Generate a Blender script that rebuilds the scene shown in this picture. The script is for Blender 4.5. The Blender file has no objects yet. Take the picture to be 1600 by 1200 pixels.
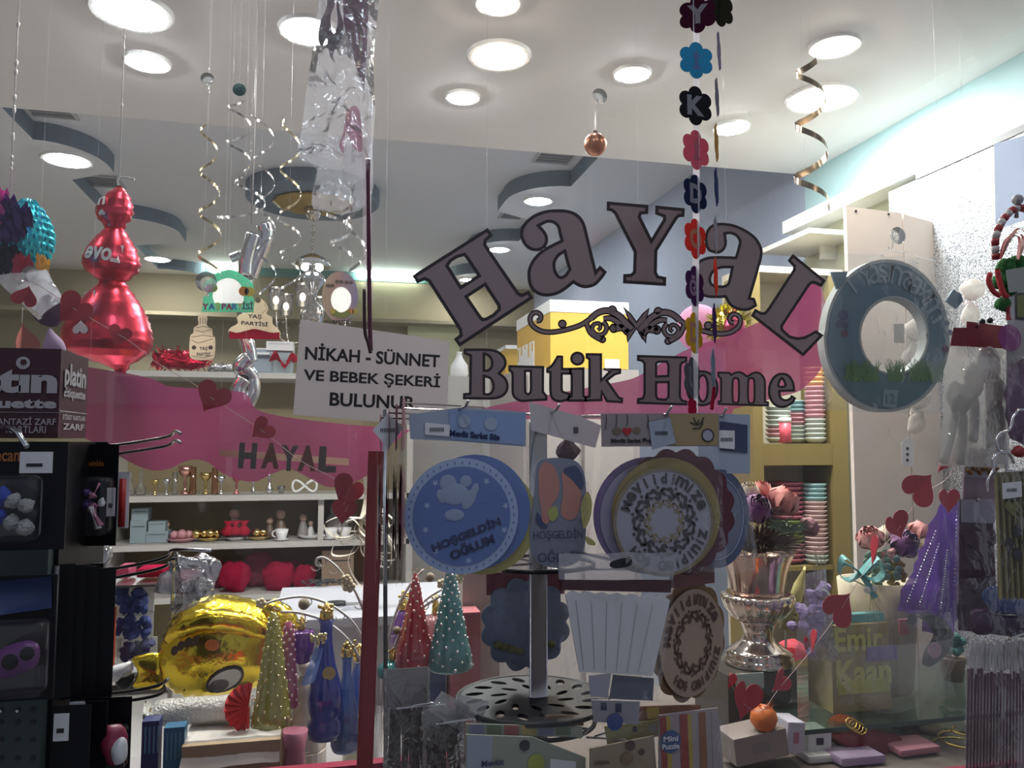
import bpy, math, random
from math import sin, cos, pi, radians, tan, sqrt, atan2
from mathutils import Vector, Matrix, noise
from mathutils.geometry import tessellate_polygon
rnd = random.Random(7)
sc = bpy.context.scene
COL = sc.collection

# ------------------------------------------------------------------ camera, world, exposure
cam_data = bpy.data.cameras.new('camera')
cam = bpy.data.objects.new('camera', cam_data); COL.objects.link(cam)
EYE = Vector((0, 0, 1.5)); FOC = 1250.0
YAW, PITCH = radians(13), radians(4.2)
cam.location = EYE
cam.rotation_euler = (radians(90) + PITCH, 0, -YAW)
cam_data.sensor_width = 36; cam_data.lens = 36 * FOC / 1600
cam_data.clip_start = 0.02; cam_data.clip_end = 60
sc.camera = cam
ROT = cam.rotation_euler.to_matrix()
world = bpy.data.worlds.new('street_evening'); sc.world = world
world.use_nodes = True
world.node_tree.nodes['Background'].inputs[0].default_value = (0.80, 0.84, 1.0, 1)
world.node_tree.nodes['Background'].inputs[1].default_value = 0.20
sc.view_settings.view_transform = 'Standard'; sc.view_settings.look = 'None'
sc.view_settings.gamma = 1; sc.view_settings.exposure = 0.36
sc.view_settings.use_curve_mapping = False
sc.cycles.transparent_max_bounces = 40
sc.cycles.max_bounces = 10
sc.cycles.caustics_reflective = False; sc.cycles.caustics_refractive = False
sc.cycles.sample_clamp_indirect = 6

# ------------------------------------------------------------------ where a thing stands
def ray(px, py): return ROT @ Vector(((px - 800) / FOC, -(py - 600) / FOC, -1))
def P(px, py, Y): d = ray(px, py); return EYE + d * ((Y - EYE.y) / d.y)
def PZ(px, py, z): d = ray(px, py); return EYE + d * ((z - EYE.z) / d.z)
def PX(px, py, x): d = ray(px, py); return EYE + d * ((x - EYE.x) / d.x)
def M(Y, px=800):                       # metres per photo pixel at depth Y
    return (P(px + 1, 600, Y) - P(px, 600, Y)).length
def MV(Y, px=800): return (P(px, 601, Y) - P(px, 600, Y)).length

# ------------------------------------------------------------------ materials
MATS = {}
def mat(name, col=(.8, .8, .8), rough=.5, metal=0, emit=0, ecol=None, alpha=1, bump=0, bscale=60, var=0, vscale=8, coat=0, spec=.5, trans=0, sheen=0):
    if name in MATS: return MATS[name]
    m = bpy.data.materials.new(name); m.use_nodes = True; MATS[name] = m
    nt = m.node_tree; b = nt.nodes['Principled BSDF']; I = b.inputs
    c = tuple(col) + (1,)
    I['Base Color'].default_value = c; I['Roughness'].default_value = rough; I['Metallic'].default_value = metal
    I['Specular IOR Level'].default_value = spec
    if coat: I['Coat Weight'].default_value = coat; I['Coat Roughness'].default_value = .08
    if trans: I['Transmission Weight'].default_value = trans
    if sheen: I['Sheen Weight'].default_value = sheen
    if emit: I['Emission Color'].default_value = tuple(ecol or col) + (1,); I['Emission Strength'].default_value = emit
    if alpha < 1: I['Alpha'].default_value = alpha
    tc = nt.nodes.new('ShaderNodeTexCoord')
    if bump:
        n = nt.nodes.new('ShaderNodeTexNoise'); n.inputs['Scale'].default_value = bscale; n.inputs['Detail'].default_value = 3
        bp = nt.nodes.new('ShaderNodeBump'); bp.inputs['Strength'].default_value = bump; bp.inputs['Distance'].default_value = .01
        nt.links.new(tc.outputs['Object'], n.inputs['Vector']); nt.links.new(n.outputs[0], bp.inputs['Height']); nt.links.new(bp.outputs[0], I['Normal'])
    if var:
        n = nt.nodes.new('ShaderNodeTexNoise'); n.inputs['Scale'].default_value = vscale; n.inputs['Detail'].default_value = 4
        mx = nt.nodes.new('ShaderNodeMix'); mx.data_type = 'RGBA'
        mx.inputs[6].default_value = tuple(max(0, x * (1 - var)) for x in col) + (1,); mx.inputs[7].default_value = tuple(min(1, x * (1 + var)) for x in col) + (1,)
        nt.links.new(tc.outputs['Object'], n.inputs['Vector']); nt.links.new(n.outputs[0], mx.inputs[0]); nt.links.new(mx.outputs[2], I['Base Color'])
    return m
def film(name, tint=(.985, .985, .99), gloss=.09, haze=.022, hcol=(.9, .9, .95), bump=.35, bscale=30, rough=.09):
    """clear or tinted plastic film: lets light through, glints on its creases"""
    if name in MATS: return MATS[name]
    m = bpy.data.materials.new(name); m.use_nodes = True; MATS[name] = m
    nt = m.node_tree; nt.nodes.remove(nt.nodes['Principled BSDF']); out = nt.nodes['Material Output']
    N = nt.nodes.new; L = nt.links.new
    tr = N('ShaderNodeBsdfTransparent'); tr.inputs[0].default_value = tint + (1,)
    df = N('ShaderNodeBsdfDiffuse'); df.inputs[0].default_value = hcol + (1,)
    tl = N('ShaderNodeBsdfTranslucent'); tl.inputs[0].default_value = hcol + (1,)
    ad = N('ShaderNodeMixShader'); ad.inputs[0].default_value = .5; L(df.outputs[0], ad.inputs[1]); L(tl.outputs[0], ad.inputs[2])
    gl = N('ShaderNodeBsdfGlossy'); gl.inputs['Roughness'].default_value = rough
    m1 = N('ShaderNodeMixShader'); m1.inputs[0].default_value = haze
    L(tr.outputs[0], m1.inputs[1]); L(ad.outputs[0], m1.inputs[2])
    lw = N('ShaderNodeLayerWeight'); lw.inputs[0].default_value = .25
    mu = N('ShaderNodeMath'); mu.operation = 'MULTIPLY_ADD'; mu.inputs[1].default_value = gloss * 2; mu.inputs[2].default_value = gloss * .35
    L(lw.outputs['Fresnel'], mu.inputs[0])
    m2 = N('ShaderNodeMixShader'); L(mu.outputs[0], m2.inputs[0]); L(m1.outputs[0], m2.inputs[1]); L(gl.outputs[0], m2.inputs[2])
    if bump:
        tc = N('ShaderNodeTexCoord'); n = N('ShaderNodeTexNoise'); n.inputs['Scale'].default_value = bscale; n.inputs['Detail'].default_value = 2
        n.inputs['Distortion'].default_value = 1.2
        bp = N('ShaderNodeBump'); bp.inputs['Strength'].default_value = bump; bp.inputs['Distance'].default_value = .02
        L(tc.outputs['Object'], n.inputs['Vector']); L(n.outputs[0], bp.inputs['Height'])
        L(bp.outputs[0], gl.inputs['Normal']); L(bp.outputs[0], lw.inputs['Normal'])
    L(m2.outputs[0], out.inputs[0])
    return m
def cloth(name, col, through=.5, alpha=1.0):
    """thin sheet that glows a little with the light behind it"""
    if name in MATS: return MATS[name]
    m = bpy.data.materials.new(name); m.use_nodes = True; MATS[name] = m
    nt = m.node_tree; nt.nodes.remove(nt.nodes['Principled BSDF']); out = nt.nodes['Material Output']
    N = nt.nodes.new; L = nt.links.new
    df = N('ShaderNodeBsdfDiffuse'); df.inputs[0].default_value = col + (1,)
    tl = N('ShaderNodeBsdfTranslucent'); tl.inputs[0].default_value = col + (1,)
    mx = N('ShaderNodeMixShader'); mx.inputs[0].default_value = through; L(df.outputs[0], mx.inputs[1]); L(tl.outputs[0], mx.inputs[2])
    if alpha < 1:
        tr = N('ShaderNodeBsdfTransparent'); tr.inputs[0].default_value = tuple(.5 + .5 * c for c in col) + (1,)
        m2 = N('ShaderNodeMixShader'); m2.inputs[0].default_value = alpha; L(tr.outputs[0], m2.inputs[1]); L(mx.outputs[0], m2.inputs[2]); mx = m2
    L(mx.outputs[0], out.inputs[0])
    return m
def foil(name, col, rough=.12, bump=.25, bscale=30): return mat(name, col, rough, 1, bump=bump, bscale=bscale)

WHITE = mat('white_plastic', (.8, .8, .8), .4); BLACK = mat('black_plastic', (.012, .012, .014), .35, spec=.3)
STEEL = mat('steel', (.55, .56, .58), .25, 1); GOLD = foil('gold_metal', (.75, .55, .22), .2, 0)
CLEAR = film('clear_film'); CLEARSOFT = film('clear_smooth_plastic', bump=0, haze=.012, gloss=.11)
CARD = mat('white_card', (.72, .72, .74), .6); INK = mat('dark_ink', (.015, .015, .018), .5)

# ------------------------------------------------------------------ mesh builders: every function returns (vertices, faces) in world metres
def join(*gs):
    V, F = [], []
    for v, f in gs:
        n = len(V); V += list(v); F += [tuple(i + n for i in q) for q in f]
    return V, F
def xf(g, mtx): return [mtx @ Vector(v) for v in g[0]], g[1]
def about(c, rx=0, ry=0, rz=0): return Matrix.Translation(c) @ Matrix.Rotation(rz, 4, 'Z') @ Matrix.Rotation(ry, 4, 'Y') @ Matrix.Rotation(rx, 4, 'X') @ Matrix.Translation(-Vector(c))
def box(c, s, bev=0):
    c = Vector(c); x, y, z = s[0] / 2, s[1] / 2, s[2] / 2
    if not bev:
        V = [c + Vector((a * x, b * y, d * z)) for a in (-1, 1) for b in (-1, 1) for d in (-1, 1)]
        return V, [(0, 1, 3, 2), (4, 6, 7, 5), (0, 4, 5, 1), (2, 3, 7, 6), (0, 2, 6, 4), (1, 5, 7, 3)]
    b = min(bev, x * .9, y * .9, z * .9)
    import bmesh
    bm = bmesh.new(); bmesh.ops.create_cube(bm, size=1)
    bmesh.ops.scale(bm, vec=(2 * x, 2 * y, 2 * z), verts=bm.verts)
    bmesh.ops.bevel(bm, geom=bm.edges[:], offset=b, segments=2, affect='EDGES', profile=.6)
    bm.verts.index_update(); V = [c + v.co for v in bm.verts]; F = [tuple(v.index for v in f.verts) for f in bm.faces]; bm.free()
    return V, F
def span(a, b): a = Vector(a); b = Vector(b); return box((a + b) / 2, [abs(a[i] - b[i]) for i in range(3)])
def frame_of(t):
    t = t.normalized(); u = Vector((0, 0, 1)) if abs(t.z) < .95 else Vector((0, 1, 0))
    n = t.cross(u).normalized(); return n, n.cross(t).normalized()
def tube(path, r, n=8, caps=True):
    path = [Vector(p) for p in path]; k = len(path); V, F = [], []
    R = r if isinstance(r, (list, tuple)) else [r] * k
    a0 = None
    for i, p in enumerate(path):
        t = (path[min(i + 1, k - 1)] - path[max(i - 1, 0)])
        if t.length < 1e-9: t = Vector((0, 0, 1))
        t.normalize()
        if a0 is None: a, b = frame_of(t)
        else:
            a = a0 - t * a0.dot(t)
            if a.length < 1e-6: a, b = frame_of(t)
            a.normalize(); b = t.cross(a)
        a0 = a
        for j in range(n): w = 2 * pi * j / n; V.append(p + (a * cos(w) + b * sin(w)) * R[i])
    for i in range(k - 1):
        for j in range(n): F.append((i * n + j, i * n + (j + 1) % n, (i + 1) * n + (j + 1) % n, (i + 1) * n + j))
    if caps: F.append(tuple(range(n))[::-1]); F.append(tuple((k - 1) * n + j for j in range(n)))
    return V, F
def cyl(a, b, r, n=20): return tube([a, b], r, n)
def lathe(prof, c, n=28, axis='Z', lobes=0, depth=0):
    c = Vector(c); V, F = [], []
    for r, h in prof:
        for j in range(n):
            w = 2 * pi * j / n; q = r * (1 + depth * cos(lobes * w)) if lobes else r
            V.append(c + (Vector((q * cos(w), q * sin(w), h)) if axis == 'Z' else Vector((q * cos(w), -h, q * sin(w)))))
    k = len(prof)
    for i in range(k - 1):
        for j in range(n): F.append((i * n + j, i * n + (j + 1) % n, (i + 1) * n + (j + 1) % n, (i + 1) * n + j))
    if prof[0][0] > 1e-6: F.append(tuple(range(n))[::-1])
    if prof[-1][0] > 1e-6: F.append(tuple((k - 1) * n + j for j in range(n)))
    return V, F
def ball(c, r, nu=18, nv=10, s=(1, 1, 1)):
    g = lathe([(max(1e-7, r * sin(pi * i / nv)), -r * cos(pi * i / nv)) for i in range(nv + 1)], (0, 0, 0), nu)
    c = Vector(c); return [c + Vector((v.x * s[0], v.y * s[1], v.z * s[2])) for v in g[0]], g[1]
def smooth_path(pts, n=6, closed=False):
    """Catmull-Rom through pts; a third value of 1 marks a corner (2-D points) """
    pts = [tuple(p) for p in pts]; k = len(pts); out = []
    V = [Vector((p[0], p[1])) for p in pts]; C = [len(p) > 2 and p[2] for p in pts]
    R = range(k) if closed else range(k - 1)
    for i in R:
        p1, p2 = V[i], V[(i + 1) % k]
        p0 = V[i - 1] if (closed or i > 0) else p1; p3 = V[(i + 2) % k] if (closed or i + 2 < k) else p2
        c1, c2 = C[i], C[(i + 1) % k]
        if c1 and c2: out.append(p1); continue
        t1 = (p2 - p0) * .5 if not c1 else (p2 - p1); t2 = (p3 - p1) * .5 if not c2 else (p2 - p1)
        L = (p2 - p1).length
        for t in (t1, t2):
            if t.length > 1.3 * L: t *= 1.3 * L / t.length
        for j in range(n):
            s = j / n; h00 = 2 * s**3 - 3 * s**2 + 1; h10 = s**3 - 2 * s**2 + s; h01 = -2 * s**3 + 3 * s**2; h11 = s**3 - s**2
            out.append(p1 * h00 + t1 * h10 + p2 * h01 + t2 * h11)
    if not closed: out.append(V[-1])
    return out
def path3(pts, n=6):
    """Catmull-Rom through 3-D points"""
    V = [Vector(p) for p in pts]; k = len(V); out = []
    for i in range(k - 1):
        p0, p1, p2, p3 = V[max(i - 1, 0)], V[i], V[i + 1], V[min(i + 2, k - 1)]
        for j in range(n):
            s = j / n
            out.append(.5 * ((2 * p1) + (p2 - p0) * s + (2 * p0 - 5 * p1 + 4 * p2 - p3) * s * s + (3 * p1 - p0 - 3 * p2 + p3) * s**3))
    out.append(V[-1]); return out
def area2(p): return sum(p[i].x * p[(i + 1) % len(p)].y - p[(i + 1) % len(p)].x * p[i].y for i in range(len(p))) / 2
def inset(poly, d):
    """move a closed 2-D outline inward by d (outward when d < 0)"""
    k = len(poly); s = 1 if area2(poly) > 0 else -1; out = []
    for i in range(k):
        a, b, c = poly[i - 1], poly[i], poly[(i + 1) % k]
        e1 = (b - a); e2 = (c - b)
        if e1.length < 1e-9 or e2.length < 1e-9: out.append(b.copy()); continue
        e1.normalize(); e2.normalize(); n1 = Vector((-e1.y, e1.x)) * s; n2 = Vector((-e2.y, e2.x)) * s
        m = n1 + n2
        if m.length < .2: out.append(b + n1 * d); continue
        m.normalize(); out.append(b + m * (d / max(.45, m.dot(n1))))
    return out
def flat(outer, holes=(), thick=.001, at=lambda p: Vector((p.x, 0, p.y)), nrm=Vector((0, 1, 0))):
    """closed 2-D outlines -> a solid plate; at() puts a 2-D point in the world, nrm is the way its back lies"""
    loops = [[Vector((p[0], p[1])) for p in outer]] + [[Vector((p[0], p[1])) for p in h] for h in holes]
    V2 = [p for l in loops for p in l]
    tri = tessellate_polygon([[Vector((p.x, p.y, 0)) for p in l] for l in loops])
    A = [at(p) for p in V2]; n = len(A)
    if not thick: return A, [tuple(t) for t in tri]
    B = [p + nrm * thick for p in A]
    F = [tuple(t) for t in tri] + [tuple(i + n for i in t)[::-1] for t in tri]; o = 0
    for l in loops:
        k = len(l)
        for i in range(k): F.append((o + i, o + (i + 1) % k, o + (i + 1) % k + n, o + i + n))
        o += k
    return A + B, F
def pix(pts, Y, thick=.002, holes=(), smooth=0):
    """an outline read in photo pixels, standing upright at depth Y"""
    f = (lambda l: smooth_path(l, smooth, True)) if smooth else (lambda l: [Vector((p[0], p[1])) for p in l])
    return flat(f(pts), [f(h) for h in holes], thick, at=lambda p: P(p.x, p.y, Y))
def grid(fn, nu, nv):
    V = [Vector(fn(i / nu, j / nv)) for j in range(nv + 1) for i in range(nu + 1)]
    F = [(j * (nu + 1) + i, j * (nu + 1) + i + 1, (j + 1) * (nu + 1) + i + 1, (j + 1) * (nu + 1) + i) for j in range(nv) for i in range(nu)]
    return V, F
def strip(path, w, side=None, thick=0):
    """flat ribbon along a path; w is a width or a list, side gives the across direction per point"""
    path = [Vector(p) for p in path]; k = len(path); V, F = [], []
    for i, p in enumerate(path):
        t = (path[min(i + 1, k - 1)] - path[max(i - 1, 0)]).normalized()
        s = side(i / (k - 1)) if side else t.cross(Vector((0, 1, 0)))
        if s.length < 1e-6: s = Vector((1, 0, 0))
        s = s.normalized(); ww = w[i] if isinstance(w, (list, tuple)) else w
        V += [p - s * ww / 2, p + s * ww / 2]
    for i in range(k - 1): F.append((2 * i, 2 * i + 1, 2 * i + 3, 2 * i + 2))
    return V, F
def disc(c, r, n=28, ax='Y', thick=.002):
    d = {'X': Vector((1, 0, 0)), 'Y': Vector((0, 1, 0)), 'Z': Vector((0, 0, 1))}[ax]
    c = Vector(c); return cyl(c, c + d * thick, r, n)
def jit(g, a, s=20, seed=0):
    o = Vector((seed * 3.7, seed * 1.3, seed)); return [Vector(v) + noise.noise_vector(Vector(v) * s + o) * a for v in g[0]], g[1]

def puff(outline, c, Y, depth, n=7, wr=0, wk=40, smooth=4):
    """inflated foil or cushion shape: an outline in photo pixels swelling about c"""
    L = smooth_path(outline, smooth, True) if smooth else [Vector((p[0], p[1])) for p in outline]
    C = Vector(c); k = len(L); V, F = [], []
    for side in (-1, 1):
        o = len(V)
        for r in range(n):
            s = cos(r / n * pi / 2); h = depth * sin(r / n * pi / 2)
            for i, p in enumerate(L):
                q = C + (p - C) * s; w = wr * sin(wk * 2 * pi * i / k) * s ** 5 * (1 if r else 0)
                V.append(P(q.x, q.y, Y) + Vector((0, side * (h + w), 0)))
        V.append(P(C.x, C.y, Y) + Vector((0, side * depth, 0))); e = len(V) - 1
        for r in range(n - 1):
            for i in range(k):
                a = (o + r * k + i, o + r * k + (i + 1) % k, o + (r + 1) * k + (i + 1) % k, o + (r + 1) * k + i); F.append(a if side < 0 else a[::-1])
        for i in range(k): a = (o + (n - 1) * k + i, o + (n - 1) * k + (i + 1) % k, e); F.append(a if side < 0 else a[::-1])
    return V, F
def sheet(q, Y, bulge=.0, wr=.004, s=14, n=16, seed=0, m=None):
    """crumpled sheet filling the quad q (four photo-pixel corners from top left, clockwise) at depth Y"""
    a, b, c, d = [P(p[0], p[1], Y) for p in q]; o = Vector((seed * 5.1, seed, 0))
    def f(u, v):
        p = (a * (1 - u) + b * u) * (1 - v) + (d * (1 - u) + c * u) * v
        w = noise.noise(p * s + o) + .5 * noise.noise(p * s * 2.7 + o) + .9 * abs(noise.noise(Vector((p.x * s * 2.2, 0, p.z * s * .7)) + o))
        return p + Vector((noise.noise(p * s * 1.5 + o * 2) * wr * .6, -bulge * 4 * u * (1 - u) * min(1, v * 3) + wr * w, noise.noise(p * s * 1.5 - o) * wr * .6))
    return grid(f, n, n)
def bag(parent, q, Y, depth=.012, m=None, wr=.004, seed=0, n=18, name='plastic_bag'):
    return part(name, join(sheet(q, Y - depth / 2, depth / 2, wr, 14, n, seed), sheet(q, Y + depth / 2, -depth / 2, wr, 14, n, seed + 5)), m or CLEAR, parent, True)
# ------------------------------------------------------------------ objects
def thing(name, label, cat, loc, group=None):
    o = bpy.data.objects.new(name, None); COL.objects.link(o); o.location = loc; o.empty_display_size = .03
    o['label'] = label; o['category'] = cat
    if group: o['group'] = group
    return o
def wloc(o):
    v = Vector(o.location)
    while o.parent: o = o.parent; v += Vector(o.location)
    return v
def part(name, g, m, parent=None, smooth=False, label=None, kind=None):
    V, F = g; org = wloc(parent) if parent else Vector((0, 0, 0))
    me = bpy.data.meshes.new(name); me.from_pydata([Vector(v) - org for v in V], [], F)
    for q in (m if isinstance(m, (list, tuple)) else [m]): me.materials.append(q)
    if smooth:
        me.polygons.foreach_set('use_smooth', [True] * len(me.polygons))
    me.update()
    o = bpy.data.objects.new(name, me); COL.objects.link(o)
    if parent: o.parent = parent
    if label: o['label'] = label
    if kind: o['kind'] = kind
    return o
def solo(name, g, m, label, cat, group=None, smooth=False, kind=None):
    V = [Vector(v) for v in g[0]]; n = len(V)
    c = Vector((sum(v.x for v in V) / n, sum(v.y for v in V) / n, min(v.z for v in V)))
    o = part(name, ([v - c for v in V], g[1]), m, None, smooth); o.location = c
    o['label'] = label; o['category'] = cat
    if group: o['group'] = group
    if kind: o['kind'] = kind
    return o
def struct(name, g, m): o = part(name, g, m); o['kind'] = 'structure'; return o
def dup(root, loc, label=None, group=None, scale=None):
    r = root.copy(); COL.objects.link(r); r.location = loc
    if label: r['label'] = label
    if group: r['group'] = group
    if scale: r.scale = (scale,) * 3 if not isinstance(scale, tuple) else scale
    for ch in list(root.children):
        c = ch.copy(); COL.objects.link(c); c.parent = r
        for gch in list(ch.children): d = gch.copy(); COL.objects.link(d); d.parent = c
    return r
def text_geo(s, size=1, bold=0, shear=0, spacing=1):
    cu = bpy.data.curves.new('lettering', 'FONT'); cu.body = s; cu.size = size; cu.offset = bold; cu.shear = shear
    cu.space_character = spacing; cu.align_x = 'CENTER'; cu.align_y = 'CENTER'; cu.resolution_u = 3; cu.fill_mode = 'FRONT'
    o = bpy.data.objects.new('lettering', cu); COL.objects.link(o)
    dg = bpy.context.evaluated_depsgraph_get(); dg.update()
    me = bpy.data.meshes.new_from_object(o.evaluated_get(dg))
    V = [v.co.copy() for v in me.vertices]; F = [tuple(p.vertices) for p in me.polygons]
    bpy.data.objects.remove(o); bpy.data.curves.remove(cu); bpy.data.meshes.remove(me)
    return V, F
def text_on(s, c, w=None, h=None, roll=0, bold=.02, shear=0, mirror=False, right=Vector((1, 0, 0)), up=Vector((0, 0, 1)), lift=.0006, spacing=1, thick=0):
    """flat lettering centred at c, w metres wide and/or h metres tall, lying on the plane (right, up)"""
    V, F = text_geo(s, 1, bold, shear, spacing)
    if not V: return V, F
    x0, x1 = min(v.x for v in V), max(v.x for v in V); y0, y1 = min(v.y for v in V), max(v.y for v in V)
    kx = w / (x1 - x0) if w else None; ky = h / (y1 - y0) if h else None
    kx = kx or ky; ky = ky or kx
    right = right.normalized(); up = up.normalized(); n = right.cross(up).normalized()   # towards the reader
    cr, sr = cos(roll), sin(roll); out = []
    for v in V:
        x = (v.x - (x0 + x1) / 2) * kx * (-1 if mirror else 1); y = (v.y - (y0 + y1) / 2) * ky
        out.append(Vector(c) + right * (x * cr - y * sr) + up * (x * sr + y * cr) + n * lift)
    return out, F
def text_px(s, px, py, Y, wpx=None, hpx=None, roll=0, **k):
    """lettering measured in photo pixels, upright at depth Y"""
    return text_on(s, P(px, py, Y), wpx and wpx * M(Y, px), hpx and hpx * MV(Y, px), roll, **k)
def arc_text(s, c, r, a0, a1, size, bold=.02, flip=False, right=Vector((1, 0, 0)), up=Vector((0, 0, 1)), lift=.0006, shear=0):
    gs = []; k = len(s)
    for i, ch in enumerate(s):
        if ch == ' ': continue
        a = a0 + (a1 - a0) * i / max(1, k - 1)
        roll = a - pi / 2 if not flip else a + pi / 2
        gs.append(text_on(ch, Vector(c) + right * (r * cos(a)) + up * (r * sin(a)), None, size, roll, bold, shear, False, right, up, lift))
    return join(*gs)
# ------------------------------------------------------------------ the shop: shell, ceilings, lamps
GY = 1.8                                   # the shop window
ZN, ZF, ZS = 2.95, 3.53, 3.41              # near ceiling, far ceiling, dropped soffits
XR, XL, YS, YB = 2.5, -4.15, 3.78, 9.6
m_ceil = mat('ceiling_paint', (.84, .81, .80), .7); m_ceil2 = mat('far_ceiling_paint', (.74, .74, .79), .7)
m_blue = mat('soffit_blue', (.17, .215, .27), .7)
m_mint = mat('mint_paint', (.36, .52, .54), .6); m_tan = mat('tan_wall', (.30, .255, .16), .7, var=.06)
m_floor = mat('floor_tile', (.62, .60, .58), .35)
m_paper = mat('grey_blue_wallpaper', (.30, .34, .44), .7)
nt = m_paper.node_tree; w_ = nt.nodes.new('ShaderNodeTexWave'); w_.inputs['Scale'].default_value = 16; w_.inputs['Distortion'].default_value = 1.5; w_.bands_direction = 'Y'
t_ = nt.nodes.new('ShaderNodeTexCoord'); r_ = nt.nodes.new('ShaderNodeMix'); r_.data_type = 'RGBA'
r_.inputs[6].default_value = (.28, .32, .42, 1); r_.inputs[7].default_value = (.36, .40, .50, 1)
nt.links.new(t_.outputs['Object'], w_.inputs[0]); nt.links.new(w_.outputs[0], r_.inputs[0]); nt.links.new(r_.outputs[2], nt.nodes['Principled BSDF'].inputs['Base Color'])

struct('floor', span((XL - .1, GY - .1, -.1), (XR + .1, YB + .1, 0)), m_floor)
struct('floor_pavement', span((XL - .1, -1.5, -.12), (XR + .1, GY - .1, -.0)), mat('pavement', (.18, .18, .19), .8, var=.2))
struct('ceiling', span((XL, GY - .05, ZN), (XR, YS - .1, ZN + .1)), m_ceil)
struct('ceiling_far', span((XL, YS - .1, ZF), (XR, YB, ZF + .1)), m_ceil2)
struct('trim_1', span((XL, YS - .1, ZN), (XR, YS, ZF)), m_ceil)
struct('wall_right', span((XR, GY, 0), (XR + .1, YS, ZF)), m_mint)
struct('wall_right_far', span((XR, YS, 0), (XR + .1, YB, ZF)), m_paper)
struct('wall_left', span((XL - .1, GY, 0), (XL, YB, ZF)), m_tan)
struct('wall_back', span((XL, YB, 0), (XR, YB + .1, ZF)), m_tan)
struct('wall_front', join(span((XL, GY - .05, ZN), (XR, GY + .05, ZF + .1)), span((XL, GY - .05, 0), (XR, GY + .05, .35))), mat('front_frame', (.25, .25, .26), .5))
# soffits with scalloped edges
def soffit(name, side, x0, lobes):
    xw = XR if side > 0 else XL
    e = [(x0, YS)]
    for y, out, ln in lobes:
        e += [(x0, y - .05)]
        for k in range(9):
            a = k / 8 * pi / 2; e.append((x0 - side * out * (sin(a)), y + .45 * (1 - cos(a))))
        e += [(x0 - side * out, y + ln), (x0, y + ln + .25)]
    e += [(x0, YB)]
    pts = [Vector((xw, YS))] + [Vector(p) for p in e] + [Vector((xw, YB))]
    g = flat(pts, (), ZF - ZS, at=lambda p: Vector((p.x, p.y, ZS)), nrm=Vector((0, 0, 1)))
    n = len(pts); o = part(name, g, [m_ceil2, m_blue]); o['kind'] = 'structure'
    for p in o.data.polygons:
        if abs(p.normal.z) < .5: p.material_index = 1
soffit('ceiling_soffit_right', 1, 1.745, [(PZ(889, 291, ZS).y, .40, .75), (PZ(815, 377, ZS).y, .4, .7), (PZ(740, 426, ZS).y, .4, .6)])
soffit('ceiling_soffit_left', -1, -1.84, [(PZ(41, 217, ZS).y, .34, .55), (PZ(135, 335, ZS).y, .5, .8), (PZ(250, 420, ZS).y, .5, .7)])
cc = PZ(490, 318, ZS)
g = lathe([(.5, 0), (.52, .015), (.52, ZF - ZS - .002)], (cc.x, cc.y, ZS), 48)
struct('ceiling_rose_panel', g, m_blue)
# back bulkhead with a recessed strip light
yb2 = PZ(620, 430, ZS).y
struct('ceiling_bulkhead', span((-2.6, yb2 + .5, ZS + .02), (1.2, YB, ZF)), mat('teal_soffit', (.16, .30, .28), .7))
# lamps --------------------------------------------------------------
m_lamp = mat('lamp_white', (1, 1, 1), .5, emit=150, ecol=(.95, .98, 1)); m_lampw = mat('lamp_warm', (1, .9, .8), .5, emit=130, ecol=(1, .86, .72))
m_ring = mat('lamp_rim', (.75, .75, .74), .4)
m_lampx = mat('lamp_glare', (1, 1, 1), .5, emit=230, ecol=(.93, 1, .97))
def downlight(px, py, z, wpx, label, warm=False, at=None, rad=None, m=None):
    c = at or PZ(px, py, z); d = (c - EYE).length; r = rad or wpx / 2 * d / FOC
    t = thing('ceiling_light', label, 'ceiling light', c, 'recessed ceiling lights')
    part('lamp_disc', lathe([(1e-6, -.024), (r * .45, -.0225), (r * .75, -.017), (r * .92, -.008), (r * .93, -.003)], c, 32), m or (m_lampw if warm else m_lamp), t)
    part('rim', lathe([(r * .93, -.004), (r * .93, -.012), (r * 1.06, -.012), (r * 1.12, 0)], c, 32), m_ring, t)
LIGHTS = [(205, 16, ZN, 94, 'largest round white ceiling light, cut by the top edge at left'), (230, 95, ZN, 55, 'round white ceiling light just under the largest left one'),
 (484, 46, ZN, 78, 'oval white ceiling light left of the hanging purple cutout in its bag'), (780, 85, ZN, 84, 'warm glaring light disc at top middle of the window', 1),
 (778, 2, ZN, 60, 'warm light disc cut by the top edge above the glaring one', 1), (723, 150, ZN, 46, 'small round ceiling light left of the copper bauble'),
 (988, 113, ZN, 50, 'round white ceiling light above and right of the copper bauble'), (1304, 70, ZN, 62, 'warm light disc behind the top of the bronze spiral streamer', 1),
 (1284, 152, ZN, 88, 'bright ceiling light beside the mint wall behind the bronze spiral streamer'), (1142, 198, ZN, 48, 'small ceiling light just right of the flower letter banners'),
 (105, 249, ZS, 58, 'ceiling light under the nearer left scalloped soffit'), (246, 404, ZS, 34, 'ceiling light under the farther left soffit right of the red balloon'),
 (841, 313, ZS, 42, 'ceiling light under the right soffit above the first small letter a'), (780, 389, ZS, 32, 'ceiling light under the right soffit beside the tilted letter H'),
 (729, 436, ZS, 22, 'small far ceiling light seen through the tilted letter H')]
for a in LIGHTS: downlight(a[0], a[1], a[2], a[3], a[4], len(a) > 5, m=m_lampx if a[0] == 1284 else None)  # some discs stand for street-lamp reflections in the pane, built as lamps
m_fill = mat('added_window_fill', (1, 1, 1), .5, emit=42, ecol=(1, .95, .88))
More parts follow.
